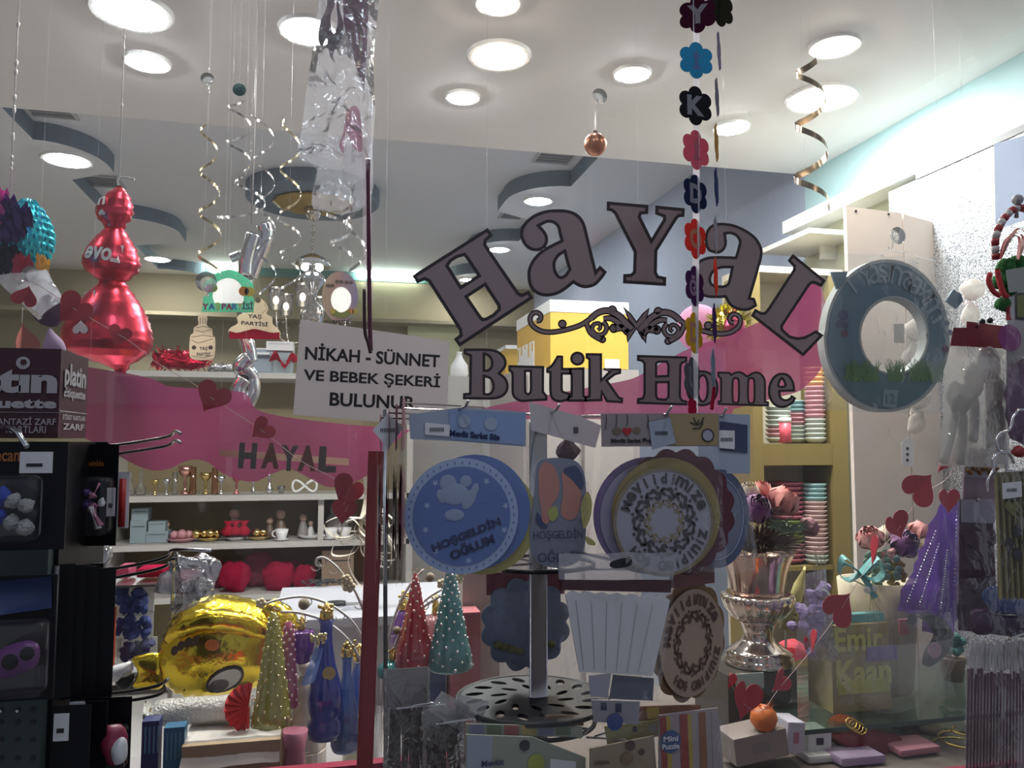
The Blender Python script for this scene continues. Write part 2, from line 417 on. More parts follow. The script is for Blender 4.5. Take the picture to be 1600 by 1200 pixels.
for k, (x, w) in enumerate(((-1.35, 'leftmost'), (-.35, 'second from left'), (.65, 'third from left'), (1.65, 'rightmost'))):
    downlight(0, 0, ZN, 0, w + ' of the unseen added fill lights in a row close behind the window pane', at=Vector((x, 2.0, ZN)), rad=.06, m=m_fill)  # out-of-view downlights added to brighten the window goods
# air vents beside the soffits
for k, (px, py, lb) in enumerate(((75, 168, 'ceiling air vent beside the nearer left soffit'), (160, 282, 'ceiling air vent beside the farther left soffit, left of the red balloon'), (868, 243, 'ceiling air vent left of the copper bauble'), (800, 335, 'small ceiling air vent above the tilted letter H'))):
    c = PZ(px, py, ZF); t = thing('ceiling_vent', lb, 'air vent', c, 'ceiling air vents'); w = .13 if k != 3 else .1
    part('frame', join(*[box(c + Vector((sx * w, sy * w, -.008)), (.02 if sx else 2 * w + .02, .02 if sy else 2 * w - .02, .014)) for sx, sy in ((1, 0), (-1, 0), (0, 1), (0, -1))]), mat('vent_grey', (.5, .5, .51), .5), t)
    for i in range(5): part('slat', box(c + Vector((0, -.8 * w + .4 * w * i, -.006)), (2 * w - .02, .02, .008)), mat('vent_slat', (.24, .24, .25), .5), t)
# strip light at the back
c = P(600, 432, yb2 + .45); t = thing('strip_light', 'greenish white strip light under the ceiling bulkhead at the back', 'strip light', c)
part('diffuser', span(P(560, 425, yb2 + .45), P(655, 438, yb2 + .5)), mat('strip_glow', (1, 1, 1), .5, emit=25, ecol=(.8, 1, .9)), t)
part('housing', span(P(556, 418, yb2 + .44), P(660, 425, yb2 + .5)), mat('strip_housing', (.2, .42, .38), .5), t)
c = P(355, 425, yb2 + .45); t = thing('strip_light', 'short white strip light behind the party signs at the back', 'strip light', c)
part('diffuser', span(P(325, 412, yb2 + .45), P(383, 424, yb2 + .5)), MATS['strip_glow'], t)
part('housing', span(P(318, 402, yb2 + .44), P(386, 412, yb2 + .5)), MATS['strip_housing'], t)
# the window pane
m_glass = film('window_glass', (.985, .99, .985), .07, .006, (.8, .8, .85), bump=0, rough=0)
g = span((XL, GY - .003, .35), (XR, GY + .003, ZN)); w = struct('window_1', g, m_glass)
# ------------------------------------------------------------------ vinyl lettering and paper notice on the window
def tr(ox, oy, k): return lambda pts: [(ox + p[0] / k, oy + p[1] / k) + tuple(p[2:]) for p in pts]
SY = GY - .004
m_vdark = mat('vinyl_dark', (.022, .016, .020), .5); m_vfill = mat('vinyl_mauve', (.27, .205, .21), .55)
wb = P(960, 640, SY)
lett = thing('window_lettering', 'large arched shop name lettering of dark edged mauve vinyl on the glass', 'shop lettering', wb)
def letter(outer, holes, d, corner=False, name='letter'):
    f = (lambda l: [Vector((p[0], p[1])) for p in l]) if corner else (lambda l: smooth_path(l, 5, True))
    O = f(outer); H = [f(h) for h in holes]
    at = lambda y: (lambda p: P(p.x, p.y, y))
    o = part(name, flat(O, H, .0004, at=at(SY)), m_vdark, lett)
    part(name + '_fill', flat(inset(O, d), [inset(h, -d) for h in H], .0003, at=at(SY - .0006)), m_vfill, o)
t1 = tr(640, 340, 5.715)
letter(t1([(697,92),(745,162),(690,208),(686,240),(755,345),(975,665),(1000,680),(1065,652),(1108,718),(445,1155),(395,1085),(445,1045),(440,1005),(165,575),(135,560),(68,588),(20,520)]),
       [t1([(350,430),(375,395),(430,360),(485,345),(502,365),(602,515),(460,605)]), t1([(525,710),(670,615),(785,790),(785,815),(740,860),(680,892),(655,895),(640,880)])], 5.2, True)
t2 = tr(800, 300, 6.669)
letter(t2([(480,180),(350,190),(220,240),(120,330),(83,430),(110,530),(170,595),(250,618),(330,595),(372,530),(372,460),(340,400),(300,355,1),(370,322),(430,330),(470,370),(485,430),(503,500,1),(330,590),(230,680),(170,790),(162,900),(190,1000),(260,1065),(360,1090),(470,1070),(560,1020),(640,955,1),(700,990),(780,1002),(870,975),(940,905),(990,833,1),(915,765,1),(880,808,1),(840,650),(775,380),(740,290),(670,220),(580,187)]),
       [t2([(540,640,1),(490,675),(455,740),(460,810),(485,860),(515,875),(550,855),(585,805,1),(560,720)])], 5)
t3 = tr(940, 300, 7.5)
letter(t3([(62,110),(548,152),(546,258),(470,262),(460,290),(585,540),(720,320),(718,295),(628,262),(630,158),(975,190),(970,292),(910,295),(885,320),(655,690),(648,940),(670,980),(758,998),(755,1102),(250,1070),(255,962),(340,958),(368,930),(376,705),(200,360),(150,260),(115,228),(60,218)]), [], 5, True)
t4 = tr(1080, 340, 7.5)
letter(t4([(360,60),(500,80),(640,140),(760,230),(830,350),(835,450),(800,590),(700,935,1),(745,940,1),(775,1035,1),(690,1085),(600,1095),(510,1070),(440,1020),(395,940,1),(320,945),(200,940),(100,900),(40,820),(20,720),(30,600),(80,510),(190,460),(330,450),(515,455,1),(555,310),(555,270),(520,220),(460,195),(410,200,1),(420,300),(390,380),(330,420),(260,415),(200,390),(165,320),(160,220),(190,130),(260,75)]),
       [t4([(465,597,1),(430,750),(410,780),(370,793),(300,790),(250,770),(235,720),(260,650),(330,605),(400,595)])], 4.4)
t5 = tr(1160, 380, 6.314)
letter(t5([(497,105),(822,368),(780,432),(715,400),(690,398),(668,415),(400,820),(405,850),(470,910),(540,928),(610,920),(725,858),(802,908),(600,1118),(82,715),(125,645),(190,680),(220,677),(250,640),(498,260),(500,230),(445,172)]), [], 4.4, True)
t6 = tr(710, 535, 5.926)
letter(t6([(88,57,1),(300,57),(400,75),(465,130),(485,190),(470,240),(430,285,1),(480,330),(503,395),(490,460),(440,510),(350,530),(78,528,1),(80,470,1),(135,465,1),(140,130,1),(85,108,1)]),
       [t6([(285,120,1),(310,130),(335,170),(335,220),(310,248),(285,250,1)]), t6([(285,325,1),(330,345),(350,400),(340,450),(310,470),(285,468,1)])], 4)
letter(t6([(500,210,1),(832,218,1),(830,455,1),(862,490,1),(862,540,1),(700,548),(620,552),(560,525),(530,470),(527,290),(500,265,1)]), [t6([(665,275,1),(697,275,1),(697,440),(685,468),(668,455)])], 3.8)
letter(t6([(950,120,1),(1008,122,1),(1008,235,1),(1085,235,1),(1085,300,1),(1004,300,1),(1006,440),(1030,455),(1078,470,1),(1062,530),(980,555),(910,535),(880,470),(878,285,1),(850,285,1),(850,240,1),(900,200)]), [], 3.8)
letter(t6([(1062,235,1),(1205,230,1),(1205,490,1),(1228,505,1),(1228,550,1),(1045,550,1),(1045,500,1),(1075,490,1),(1075,300,1),(1060,290,1)]), [], 3.8)
letter(t6([(1140 + 68 * cos(k * pi / 12), 150 + 66 * sin(k * pi / 12)) for k in range(24)]), [], 3.8, True, 'letter_dot')
letter(t6([(1215,98),(1368,100),(1368,330),(1425,270),(1380,255),(1380,238),(1545,240),(1545,290),(1490,305),(1425,355),(1530,505),(1565,512),(1560,565),(1405,555),(1370,480),(1372,545),(1200,550),(1205,500),(1240,490),(1240,160),(1215,150)]), [], 3.8, True)
t7 = tr(980, 535, 5.926)
letter(t7([(90,115),(558,130),(556,185),(515,195),(503,212),(498,500),(515,530),(560,540),(555,585),(88,570),(92,515),(135,510),(150,480),(150,200),(135,180),(90,170)]),
       [t7([(278,200),(290,190),(360,188),(372,215),(370,300),(278,305)]), t7([(278,380),(372,378),(372,500),(350,520),(290,515),(278,490)])], 3.7, True)
E_ = lambda cx, cy, rx, ry: [(cx + rx * cos(k * pi / 16), cy + ry * sin(k * pi / 16)) for k in range(32)]
letter(t7(E_(695, 425, 152, 168)), [t7(E_(700, 425, 36, 112))], 3.7, True)
letter(t7([(835,270,1),(950,272,1),(965,290,1),(1000,272),(1050,268),(1112,305,1),(1180,270),(1240,285),(1282,350),(1285,540,1),(1315,548,1),(1312,595,1),(838,580,1),(838,540,1),(860,535,1),(860,340,1),(835,315,1)]),
       [t7([(988,350),(1022,350),(1022,540),(988,540)]), t7([(1132,350),(1166,350),(1166,545),(1132,545)])], 3.2)
letter(t7([(1440,280),(1500,300),(1545,370),(1558,455,1),(1420,460,1),(1425,500),(1460,525),(1500,515),(1520,485,1),(1565,515,1),(1530,570),(1450,608),(1370,590),(1315,520),(1305,420),(1340,330),(1390,290)]), [t7([(1432,345),(1455,395),(1412,398)])], 3.7)
# scroll ornament between the two lines
t8 = tr(820, 465, 4.571)
def brush(pts, w0, w1, n=6):
    p = smooth_path(t8(pts), n); k = len(p); L, R = [], []
    for i in range(k):
        t = (p[min(i + 1, k - 1)] - p[max(i - 1, 0)]).normalized(); s = Vector((-t.y, t.x)); w = (w0 + (w1 - w0) * i / (k - 1)) / 4.571 / 2
        L.append(p[i] + s * w); R.append(p[i] - s * w)
    V = L + R; F = [(i, i + 1, k + i + 1, k + i) for i in range(k - 1)]
    return V, F
def put(gs, y): V, F = join(*gs); return [P(v.x, v.y, y) for v in V], F
def blob(x, y, r): q = t8(E_(x, y, r, r)); V = [Vector(p) for p in q]; return V, [tuple(range(len(V)))]
mir = lambda pts: [(1578 - p[0], p[1] + 12) for p in pts]
S1 = [(470,150),(400,195),(300,228),(200,246),(120,240),(60,205),(38,160),(50,120),(85,106),(114,128),(108,162),(84,166)]
S2 = [(440,185),(470,250),(520,285),(555,300)]; S3 = [(560,170),(585,215),(560,260),(510,262),(480,225),(495,190),(530,185),(540,215),(520,232)]
S4 = [(470,150),(530,105),(600,95),(670,130),(720,180),(760,225)]; S5 = [(560,150),(620,150),(680,190),(740,250)]
CR = [[(700,60),(760,115),(798,168),(840,112),(892,70),(872,160),(822,212),(872,270),(866,332),(797,228),(732,325),(724,262),(778,210),(738,160)]]
LF = [[(620,185),(655,190),(690,175),(740,210),(770,235),(740,290),(700,240),(640,250),(610,225)]]
ow, fw = [], []
for M_ in (lambda q: q, mir):
    for S, a, b in ((S1, 42, 38), (S2, 40, 50), (S3, 40, 30), (S4, 50, 60), (S5, 40, 60)): ow.append(brush(M_(S), a, b)); fw.append(brush(M_(S), a - 20, b - 22))
    for x, y, r in ((268, 188, 32), (625, 88, 34), (555, 300, 27), (635, 220, 34)):
        q = M_([(x, y)])[0]; ow.append(blob(q[0], q[1], r)); fw.append(blob(q[0], q[1], r - 11))
    for S in LF:
        q = [Vector(p) for p in t8(M_(S))]; ow.append((q, [tuple(range(len(q)))])); q = inset(q, 2); fw.append((q, [tuple(range(len(q)))]))
for S in CR:
    q = [Vector(p) for p in t8(S)]; g = flat(q, (), 0, at=lambda p: Vector((p.x, p.y))); ow.append(g)
    q = inset(q, 2.2); fw.append(flat(q, (), 0, at=lambda p: Vector((p.x, p.y))))
o = part('scroll_ornament', put(ow, SY), m_vdark, lett); part('ornament_fill', put(fw, SY - .0009), m_vfill, o)

# paper notice
NY = SY - .012
m_sheet = cloth('notice_paper', (.62, .59, .59), .5)
c = P(580, 668, NY)
n = thing('paper_notice', 'white paper notice with three printed lines stuck on the glass left of the lettering', 'notice', c)
g = flat([Vector(p) for p in [(469, 499), (702, 533), (699, 640), (697, 668), (458, 648)]], (), .0004, at=lambda p: P(p.x, p.y, NY))
part('sheet', g, m_sheet, n)
for s, x, y, w in (('NİKAH - SÜNNET', 584, 555, 211), ('VE BEBEK ŞEKERİ', 583, 591, 214), ('BULUNUR.', 585, 627, 138)):
    part('printed_line', text_px(s, x, y, NY, w, 27 if 'BU' not in s else 21, radians(-2.2), bold=.028), INK, n)
# ------------------------------------------------------------------ deep in the shop: shelving, counter, bookcase, right wall
def ZY(py, Y, px=500): return P(px, py, Y).z
def bar(px0, py0, px1, py1, Y0, Y1):      # box whose front face fills these photo pixels at depth Y0
    a = P(px0, py0, Y0); b = P(px1, py1, Y0); return span((a.x, Y0, a.z), (b.x, Y1, b.z))
m_white = mat('white_laminate', (.50, .48, .45), .45); m_khaki = mat('khaki_board', (.25, .20, .11), .7, var=.12, vscale=5)
# --- left wall shelving
SF, SB = 5.2, 5.6
t = thing('display_shelving', 'long white shelving with khaki back panel holding goblets and tea sets', 'shelving', P(420, 1000, SF) * 1)
t.location.z = 0
x0, x1 = P(190, 770, SF).x, P(640, 770, SF).x
zs = [ZY(584, SF), ZY(772, SF), ZY(845, SF), ZY(925, SF), .12]
for z in zs: part('shelf', span((x0 - .06, SF, z - .035), (x1, SB, z)), m_white, t)
part('back_panel', span((x0 - .06, SB, 0), (x1, SB + .03, zs[0])), m_khaki, t)
for x in (x0 - .08, x1): part('side_panel', span((x - .02, SF, 0), (x + .02, SB, zs[0])), m_white, t)
part('divider', span((P(497, 800, SF).x, SF + .05, zs[2]), (P(506, 800, SF).x, SB, zs[1] - .035)), m_white, t)
z77, z84, z92, z58 = zs[1], zs[2], zs[3], zs[0]
def on(px, Y, z): q = P(px, 700, Y); return Vector((q.x, Y, z + .002))
# goblets
m_gold = foil('gold_lustre', (.78, .58, .22), .18, 0); m_silv = foil('silver_lustre', (.75, .75, .78), .15, 0); m_rose = foil('copper_lustre', (.72, .38, .30), .2, 0)
m_redm = foil('red_lustre', (.70, .20, .22), .2, 0); m_glas = film('clear_glassware', (.9, .92, .92), .35, .08, bump=0, rough=.03); m_amb = film('amber_glassware', (.75, .45, .2), .35, .08, (.6, .4, .2), bump=0, rough=.05)
GP = [(.030, 0), (.034, .008), (.012, .02), (.008, .05), (.013, .075), (.008, .09), (.01, .105), (.03, .125), (.042, .15), (.046, .185), (.043, .185), (.035, .15), (.004, .12)]
def goblet(px, hpx, m, label, name='goblet', g='goblets on the upper shelf', prof=GP, wk=1.0, cat='goblet'):
    c = on(px, SF + .12, z77); k = hpx * M(SF, px) / .185
    solo(name, lathe([(r * k * wk, h * k) for r, h in prof], c, 20), m, label, cat, g, True)
BP = [(.030, 0), (.036, .01), (.034, .05), (.014, .09), (.012, .15), (.018, .165), (.012, .185)]
VP_ = [(.022, 0), (.024, .01), (.02, .08), (.022, .185), (.02, .185)]
CP = [(.03, 0), (.05, .04), (.06, .12), (.06, .185), (.055, .185), (.055, .06), (.01, .02)]
for a in ((206, 40, m_glas, 'tall clear glass bottle at the left end of the goblet shelf', 'glass_bottle', 'glassware on the upper shelf', BP), (222, 44, m_glas, 'clear glass bottle second from the left end of the goblet shelf', 'glass_bottle', 'glassware on the upper shelf', BP)):
    goblet(*a, cat='bottle')
goblet(244, 26, m_gold, 'small gold goblet leftmost of the metal ones on the shelf'); goblet(262, 27, m_silv, 'small silver goblet just right of the leftmost gold goblet')
goblet(275, 38, m_glas, 'slim clear glass vase between the silver and tall copper goblets', 'glass_vase', 'glassware on the upper shelf', VP_, cat='vase')
goblet(291, 48, m_rose, 'tallest copper coloured goblet on the shelf below the pink banner'); goblet(303, 46, m_amb, 'slim amber glass tube right of the tallest copper goblet', 'glass_vase', 'glassware on the upper shelf', VP_, cat='vase')
goblet(323, 36, m_gold, 'gold goblet with bright rim in the middle of the shelf'); goblet(337, 44, m_amb, 'amber glass tube between the gold and silver goblets', 'glass_vase', 'glassware on the upper shelf', VP_, cat='vase')
goblet(347, 30, m_silv, 'silver goblet right of the bright gold goblet'); goblet(371, 32, m_redm, 'red metallic goblet between the silver goblet and small figurine')
goblet(397, 20, m_silv, 'small silver figurine right of the red goblet', 'figurine', None, BP, cat='figurine'); goblet(422, 32, m_silv, 'silver bottle shaped ornament near the right end of the goblet shelf', 'ornament', None, BP, cat='ornament')
goblet(441, 12, m_glas, 'low clear glass bowl right of the silver bottle ornament', 'glass_bowl', None, CP, 1.6, 'bowl')
c = on(477, SF + .1, z77 + .045)
pth = [c + Vector((.075 * sin(a), 0, .035 * sin(2 * a))) for a in [2 * pi * i / 40 for i in range(41)]]
solo('infinity_ornament', tube(pth, .008, 8), WHITE, 'white figure eight ornament standing at the right end of goblet shelf', 'ornament', None, True)
# shelf of tea sets and favours
m_bbox = mat('blue_grey_carton', (.26, .33, .36), .6, var=.15)
def carton(px0, py0, px1, py1, Y, d, m, label, cat='box', g=None, name='carton_box', tape=True, z=None):
    b = bar(px0, py0, px1, py1, Y, Y + d)
    if z: dz = z + .002 - min(v.z for v in b[0]); b = [v + Vector((0, 0, dz)) for v in b[0]], b[1]
    c = sum(b[0], Vector()) / 8; c.z = min(v.z for v in b[0])
    t = thing(name, label, cat, c, g); part('carton', b, m, t)
    if tape:
        v = b[0]; xa, xb = min(q.x for q in v), max(q.x for q in v); zt = max(q.z for q in v); ya = Y
        part('lid_seam', span((xa + (xb - xa) * .1, ya - .002, zt - (zt - c.z) * .28), (xb - (xb - xa) * .1, ya, zt - (zt - c.z) * .25)), INK, t)
    return t
for i, (a, b, c_, d) in enumerate(((204, 808, 228, 843), (206, 790, 231, 808), (228, 826, 262, 843), (232, 811, 258, 826))):
    carton(a, b, c_, d, SF + .1, .12, m_bbox, ('lower blue grey favour box of the left stack on the tea set shelf', 'upper blue grey favour box of the left stack on the tea set shelf', 'lower wide blue grey favour box beside the left stack', 'upper wide blue grey favour box beside the left stack')[i], g='blue grey favour boxes', z=z84 if i % 2 == 0 else (P(216, 808, SF + .1).z - P(216, 843, SF + .1).z if i == 1 else P(245, 826, SF + .1).z - P(245, 843, SF + .1).z) + z84 + .003)
def tray(px, w, m, label):
    c = on(px, SF + .14, z84); solo('tray', lathe([(w * .5, 0), (w * .6, .006), (w * .78, .02), (w * .78, .024), (w * .6, .01), (.001, .008)], c, 24), m, label, 'tray', 'trays on the tea set shelf', True); return c
m_pinkm = mat('pink_glaze', (.55, .27, .30), .4)
for px, w, m, lb in ((288, .115, m_pinkm, 'pink tray of favours right of the blue grey boxes'), (330, .09, m_gold, 'gold tray of favours left of the red tulle pouches'), (372, .085, m_silv, 'silver tray under the red tulle pouches'), (408, .09, m_gold, 'gold tray right of the red tulle pouches'), (490, .11, WHITE, 'white oval tray below the white upright divider')):
    tray(px, w, m, lb)
for k, (px, dx, m) in enumerate(((276, 0, m_pinkm), (288, 0, m_pinkm), (299, 0, m_pinkm), (310, 0, m_gold), (322, 0, m_gold), (332, 0, m_gold), (342, 0, m_gold), (404, 0, m_gold), (414, 0, m_gold))):
    c = on(px, SF + .12, z84 + .03); r = .024 + .006 * (k % 2)
    solo('wrapped_favour', jit(ball(c + Vector((0, 0, .015)), r, 14, 8), .006, 60, k), m, ('pink favour, left of three on the pink tray', 'pink favour, middle of three on the pink tray', 'pink favour, right of three on the pink tray', 'gold favour, leftmost by the gold tray', 'gold favour, second from left by the gold tray', 'gold favour, third from left by the gold tray', 'gold favour, fourth from left by the gold tray', 'gold favour, left on the tray right of red pouches', 'gold favour, right on the tray right of red pouches')[k], 'favour', 'favours on the trays', True)
m_redt = cloth('red_tulle', (.55, .03, .06), .4)
for k, px in enumerate((360, 371, 384)):
    c = on(px, SF + .12, z84 + .025)
    solo('tulle_pouch', jit(lathe([(.001, 0), (.035, .01), (.042, .035), (.02, .06), (.012, .068), (.03, .095), (.028, .096)], c, 16), .006, 50, k), m_redt, ('red tulle pouch, left of three on the silver tray', 'red tulle pouch, middle of three on the silver tray', 'red tulle pouch, right of three on the silver tray')[k], 'favour pouch', 'red tulle pouches', True)
def figurine(px, h, m, label, Y=SF + .2):
    c = on(px, Y, z84); t = thing('figurine', label, 'figurine', c, 'figurines on the tea set shelf')
    part('body', lathe([(h * .22, 0), (h * .25, h * .05), (h * .2, h * .3), (h * .13, h * .55), (h * .08, h * .66)], c, 14), m, t, True)
    part('head', ball(c + Vector((0, 0, h * .78)), h * .16, 12, 8), mat('figurine_skin', (.5, .33, .25), .5), t, True)
m_brn = mat('brown_glaze', (.14, .09, .06), .4)
for px, h, m, lb in ((264, .13, m_khaki, 'small brown figurine right of the blue grey boxes'), (369, .2, mat('grey_glaze', (.3, .28, .27), .4), 'grey figurine standing behind the red tulle pouches'), (424, .14, m_brn, 'dark figurine left of the white tea cup'), (441, .19, m_brn, 'brown figurine with a round head behind the white tea cup'), (476, .16, MATS['grey_glaze'], 'grey figurine standing left of the white upright divider'), (488, .11, WHITE, 'small white figurine on the white oval tray')):
    figurine(px, h, m, lb)
def teacup(px, label):
    c = on(px, SF + .06, z84); t = thing('tea_cup', label, 'tea cup', c, 'white tea cups')
    part('saucer', lathe([(.025, 0), (.044, .008), (.044, .012), (.02, .006), (.001, .006)], c, 24), WHITE, t, True)
    part('cup', lathe([(.022, .008), (.028, .02), (.042, .07), (.038, .07), (.02, .02), (.001, .014)], c, 20), WHITE, t, True)
    part('handle', tube([c + Vector((-.035 - .022 * sin(a), 0, .042 + .02 * cos(a))) for a in [i / 10 * pi for i in range(11)]], .005, 6), WHITE, t, True)
teacup(443, 'white tea cup with handle and saucer at the middle of the tea set shelf'); teacup(519, 'white tea cup right of the upright divider on tea set shelf'); teacup(541, 'white tea cup at the right end of the tea set shelf')
# plush toy in the right bay
c = on(529, SF + .31, z84 + .08); t = thing('plush_toy', 'white plush toy sitting in the shelf bay right of the divider', 'plush toy', c)
m_pl = mat('white_plush', (.6, .58, .56), .95, bump=.6, bscale=120, sheen=.4)
part('body', ball(c, .075, 16, 10, (1, .8, 1)), m_pl, t, True); part('head', ball(c + Vector((.01, -.02, .09)), .06, 16, 10), m_pl, t, True)
for s in (-1, 1): part('ear', ball(c + Vector((.01 + s * .05, 0, .135)), .024, 10, 6), m_brn if s < 0 else m_pl, t, True); part('eye', ball(c + Vector((.01 + s * .02, -.076, .1)), .006, 8, 6), INK, t, True)
# top board: red tinsel, silver tinsel, boxes and a printer
m_redfoil = foil('red_tinsel', (.55, .02, .05), .25, .5, 80); m_silfoil = foil('silver_tinsel', (.65, .65, .68), .2, .6, 90)
def tinsel(px0, px1, Y, z, r, m, label, n, ln):
    a, b = on(px0, Y, z + r), on(px1, Y, z + r); gs = []
    for i in range(n):
        p = a.lerp(b, rnd.random()) + Vector((0, rnd.uniform(-.6, .6) * r, rnd.uniform(-.5, .5) * r))
        d = Vector((rnd.gauss(0, 1), rnd.gauss(0, 1), rnd.gauss(0, 1))).normalized() * ln * rnd.uniform(.5, 1)
        s = d.cross(Vector((rnd.random(), rnd.random(), rnd.random()))).normalized() * .006
        q = p + d
        if q.z < z + .004: q.z = z + .004
        gs.append(([p - s, p + s, q + s * .4, q - s * .4], [(0, 1, 2, 3)]))
    core = jit(tube([a + Vector((0, 0, 0)), a.lerp(b, .25), a.lerp(b, .5), a.lerp(b, .75), b], [r * .6, r * .75, r * .6, r * .75, r * .55], 12), r * .3, 20, n)
    solo('tinsel_garland', join(core, *gs), m, label, 'tinsel garland', 'tinsel garlands on the top board')
tinsel(236, 316, SF + .16, z58, .085, m_redfoil, 'thick red tinsel garland on the top board right of the red balloon', 420, .08)
tinsel(322, 372, SF + .16, z58, .035, m_silfoil, 'thin silver tinsel garland on the top board below the cake sign', 220, .04)
t = thing('printer', 'grey blue desktop printer on the top board left of the paper notice', 'printer', on(407, SF + .1, z58))
m_pr = mat('printer_grey', (.30, .36, .42), .4)
part('housing', box(on(407, SF + .2, z58 + .075), (.15, .26, .15), .01), m_pr, t); part('paper_tray', box(on(402, SF + .06, z58 + .12), (.13, .1, .012)), WHITE, t); part('lid', box(on(407, SF + .2, z58 + .156), (.14, .24, .012), .004), WHITE, t)
carton(416, 533, 458, 548, SF + .05, .25, WHITE, 'white flat carton on the stand above the grey printer', g='cartons on the top board')
part('stand', bar(418, 548, 456, 584, SF + .08, SF + .28), mat('stand_blue', (.35, .45, .47), .5), bpy.data.objects['carton_box.004'])
g = jit(grid(lambda u, v: on(440, SF - .06 + .06, z58 + .04) + Vector(((u - .5) * .16, .1 * v, .05 * sin(u * 9) * (1 - v) + .04)), 12, 6), .02, 20, 3)
solo('red_ribbon_bow', g, m_redt, 'crimson ribbon bow on the top board beside the paper notice', 'bow')
# below the shelf: pink and red cellophane packs
m_pinkc = cloth('pink_cellophane', (.62, .16, .26), .5, .8); m_redc = cloth('crimson_cellophane', (.45, .02, .07), .4, .9); m_lil = cloth('lilac_cellophane', (.5, .35, .5), .5, .85)
packs = [(262, 884, .06, m_lil, 'lilac'), (300, 880, .07, m_redc, 'crimson'), (335, 876, .09, m_redc, 'crimson'), (372, 880, .085, m_redc, 'crimson'), (408, 872, .10, m_pinkc, 'pink'), (440, 882, .085, m_redc, 'crimson'), (463, 868, .07, m_pinkc, 'pink'), (480, 888, .07, m_redc, 'crimson'), (225, 880, .07, m_redc, 'crimson'), (200, 886, .06, m_lil, 'lilac')]
ords = {}
for k, (px, py, r, m, nm) in enumerate(sorted(packs)):
    ords[nm] = ords.get(nm, 0) + 1
    c = on(px, SF + (.12 if k % 2 else .29), z92 + r * .98 + .006)
    g = ball(c, r, 20, 14, (1.1, .8, 1.15)); g = jit(g, r * .35, 14, k); g = jit(g, r * .15, 45, k + 9); zm = z92 + .004
    g = [Vector((v.x, v.y, max(zm, v.z))) for v in g[0]], g[1]
    solo('cellophane_pack', g, m, nm + ' cellophane pack, ' + ('first', 'second', 'third', 'fourth', 'fifth', 'sixth')[ords[nm] - 1] + ' ' + nm + ' one from the left under the tea sets', 'gift pack', 'cellophane packs under the tea sets', True)
carton(503, 866, 552, 924, SF + .08, .25, mat('brown_cardboard', (.27, .19, .13), .75, var=.1), 'brown carton at the right end of the shelf under the tea sets', z=z92)
# white ribbon bow hanging by the post
def loops(c, r, m, label, n=7, w=.014, seed=1, name='ribbon_bow'):
    R = random.Random(seed); gs = []
    for i in range(n):
        a = -pi / 2 + R.uniform(-1.5, 1.5) if i > 2 else R.uniform(0, 2 * pi); L = r * R.uniform(.6, 1.1)
        d = Vector((cos(a), R.uniform(-.4, .1), sin(a))) * L; s = Vector((-sin(a), 0, cos(a))) * L * .3
        gs.append(strip(path3([c, c + d * .5 + s, c + d, c + d * .5 - s, c], 6), w, lambda t: Vector((.3, 1, .2))))
    return join(*gs)
c = P(566, 818, 3.0); t = thing('ribbon_bow', 'white curled ribbon bow hanging left of the wrapped bags, below the hearts', 'ribbon bow', c)
m_wr = mat('cream_ribbon', (.72, .66, .56), .45)
part('loops', join(loops(c + Vector((0, 0, .02)), .11, 0, '', 12, .018, 5), loops(c + Vector((.01, 0, -.03)), .19, 0, '', 8, .016, 9)), m_wr, t, True)
part('string', tube([P(574, 745, 3.0), Vector((P(574, 745, 3.0).x, P(574, 745, 3.0).y, ZN - .001))], .0003, 5), mat('bow_thread', (.6, .6, .6), .6), t)
part('tail', strip(path3([P(574, 745, 3.0), P(575, 780, 3.02), c], 5), .03, lambda t: Vector((1, 0, 0))), m_wr, t)
# counter in the middle
zc = .9; ya, yb = 2.85, 3.5
t = thing('counter_table', 'white counter table with scissors on top left of the red post', 'counter', Vector((P(520, 930, 3.1).x, 3.1, 0)))
xa, xb = PZ(430, 955, zc).x, P(770, 930, ya).x
part('tabletop', span((xa, ya, zc - .03), (xb, yb, zc)), mat('counter_white', (.42, .43, .47), .4), t); part('front_panel', span((xa + .02, ya + .02, .02), (xb - .02, ya + .04, zc - .03)), mat('counter_grey', (.42, .40, .42), .5), t)
for x in (xa + .02, xb - .04): part('side_panel', span((x, ya + .04, .02), (x + .02, yb, zc - .03)), WHITE, t)
q = PZ(545, 945, zc); t = thing('scissors', 'black scissors lying on the white counter top', 'scissors', q)
for s in (-1, 1):
    part('handle', tube([q + Vector((-.045 + .03 * cos(a), s * .018 + .014 * sin(a), .008)) for a in [2 * pi * i / 14 for i in range(15)]], .0055, 6), BLACK, t, True)
    part('blade', strip([q + Vector((-.015, s * .012, .006)), q + Vector((.11, -s * .004, .006))], [.012, .004], lambda t: Vector((0, 1, 0))), STEEL, t)
q = PZ(505, 916, zc); pts = [q + Vector((.06 * sin(2.2 * a) + .01 * a - .05, .03 * sin(3.7 * a + 1), .006 + .02 * abs(sin(5 * a)))) for a in [i * .16 for i in range(70)]]
solo('wire_coil', tube(pts, .0025, 5), INK, 'tangle of black wire lying on the white counter behind the scissors', 'wire', None, True)
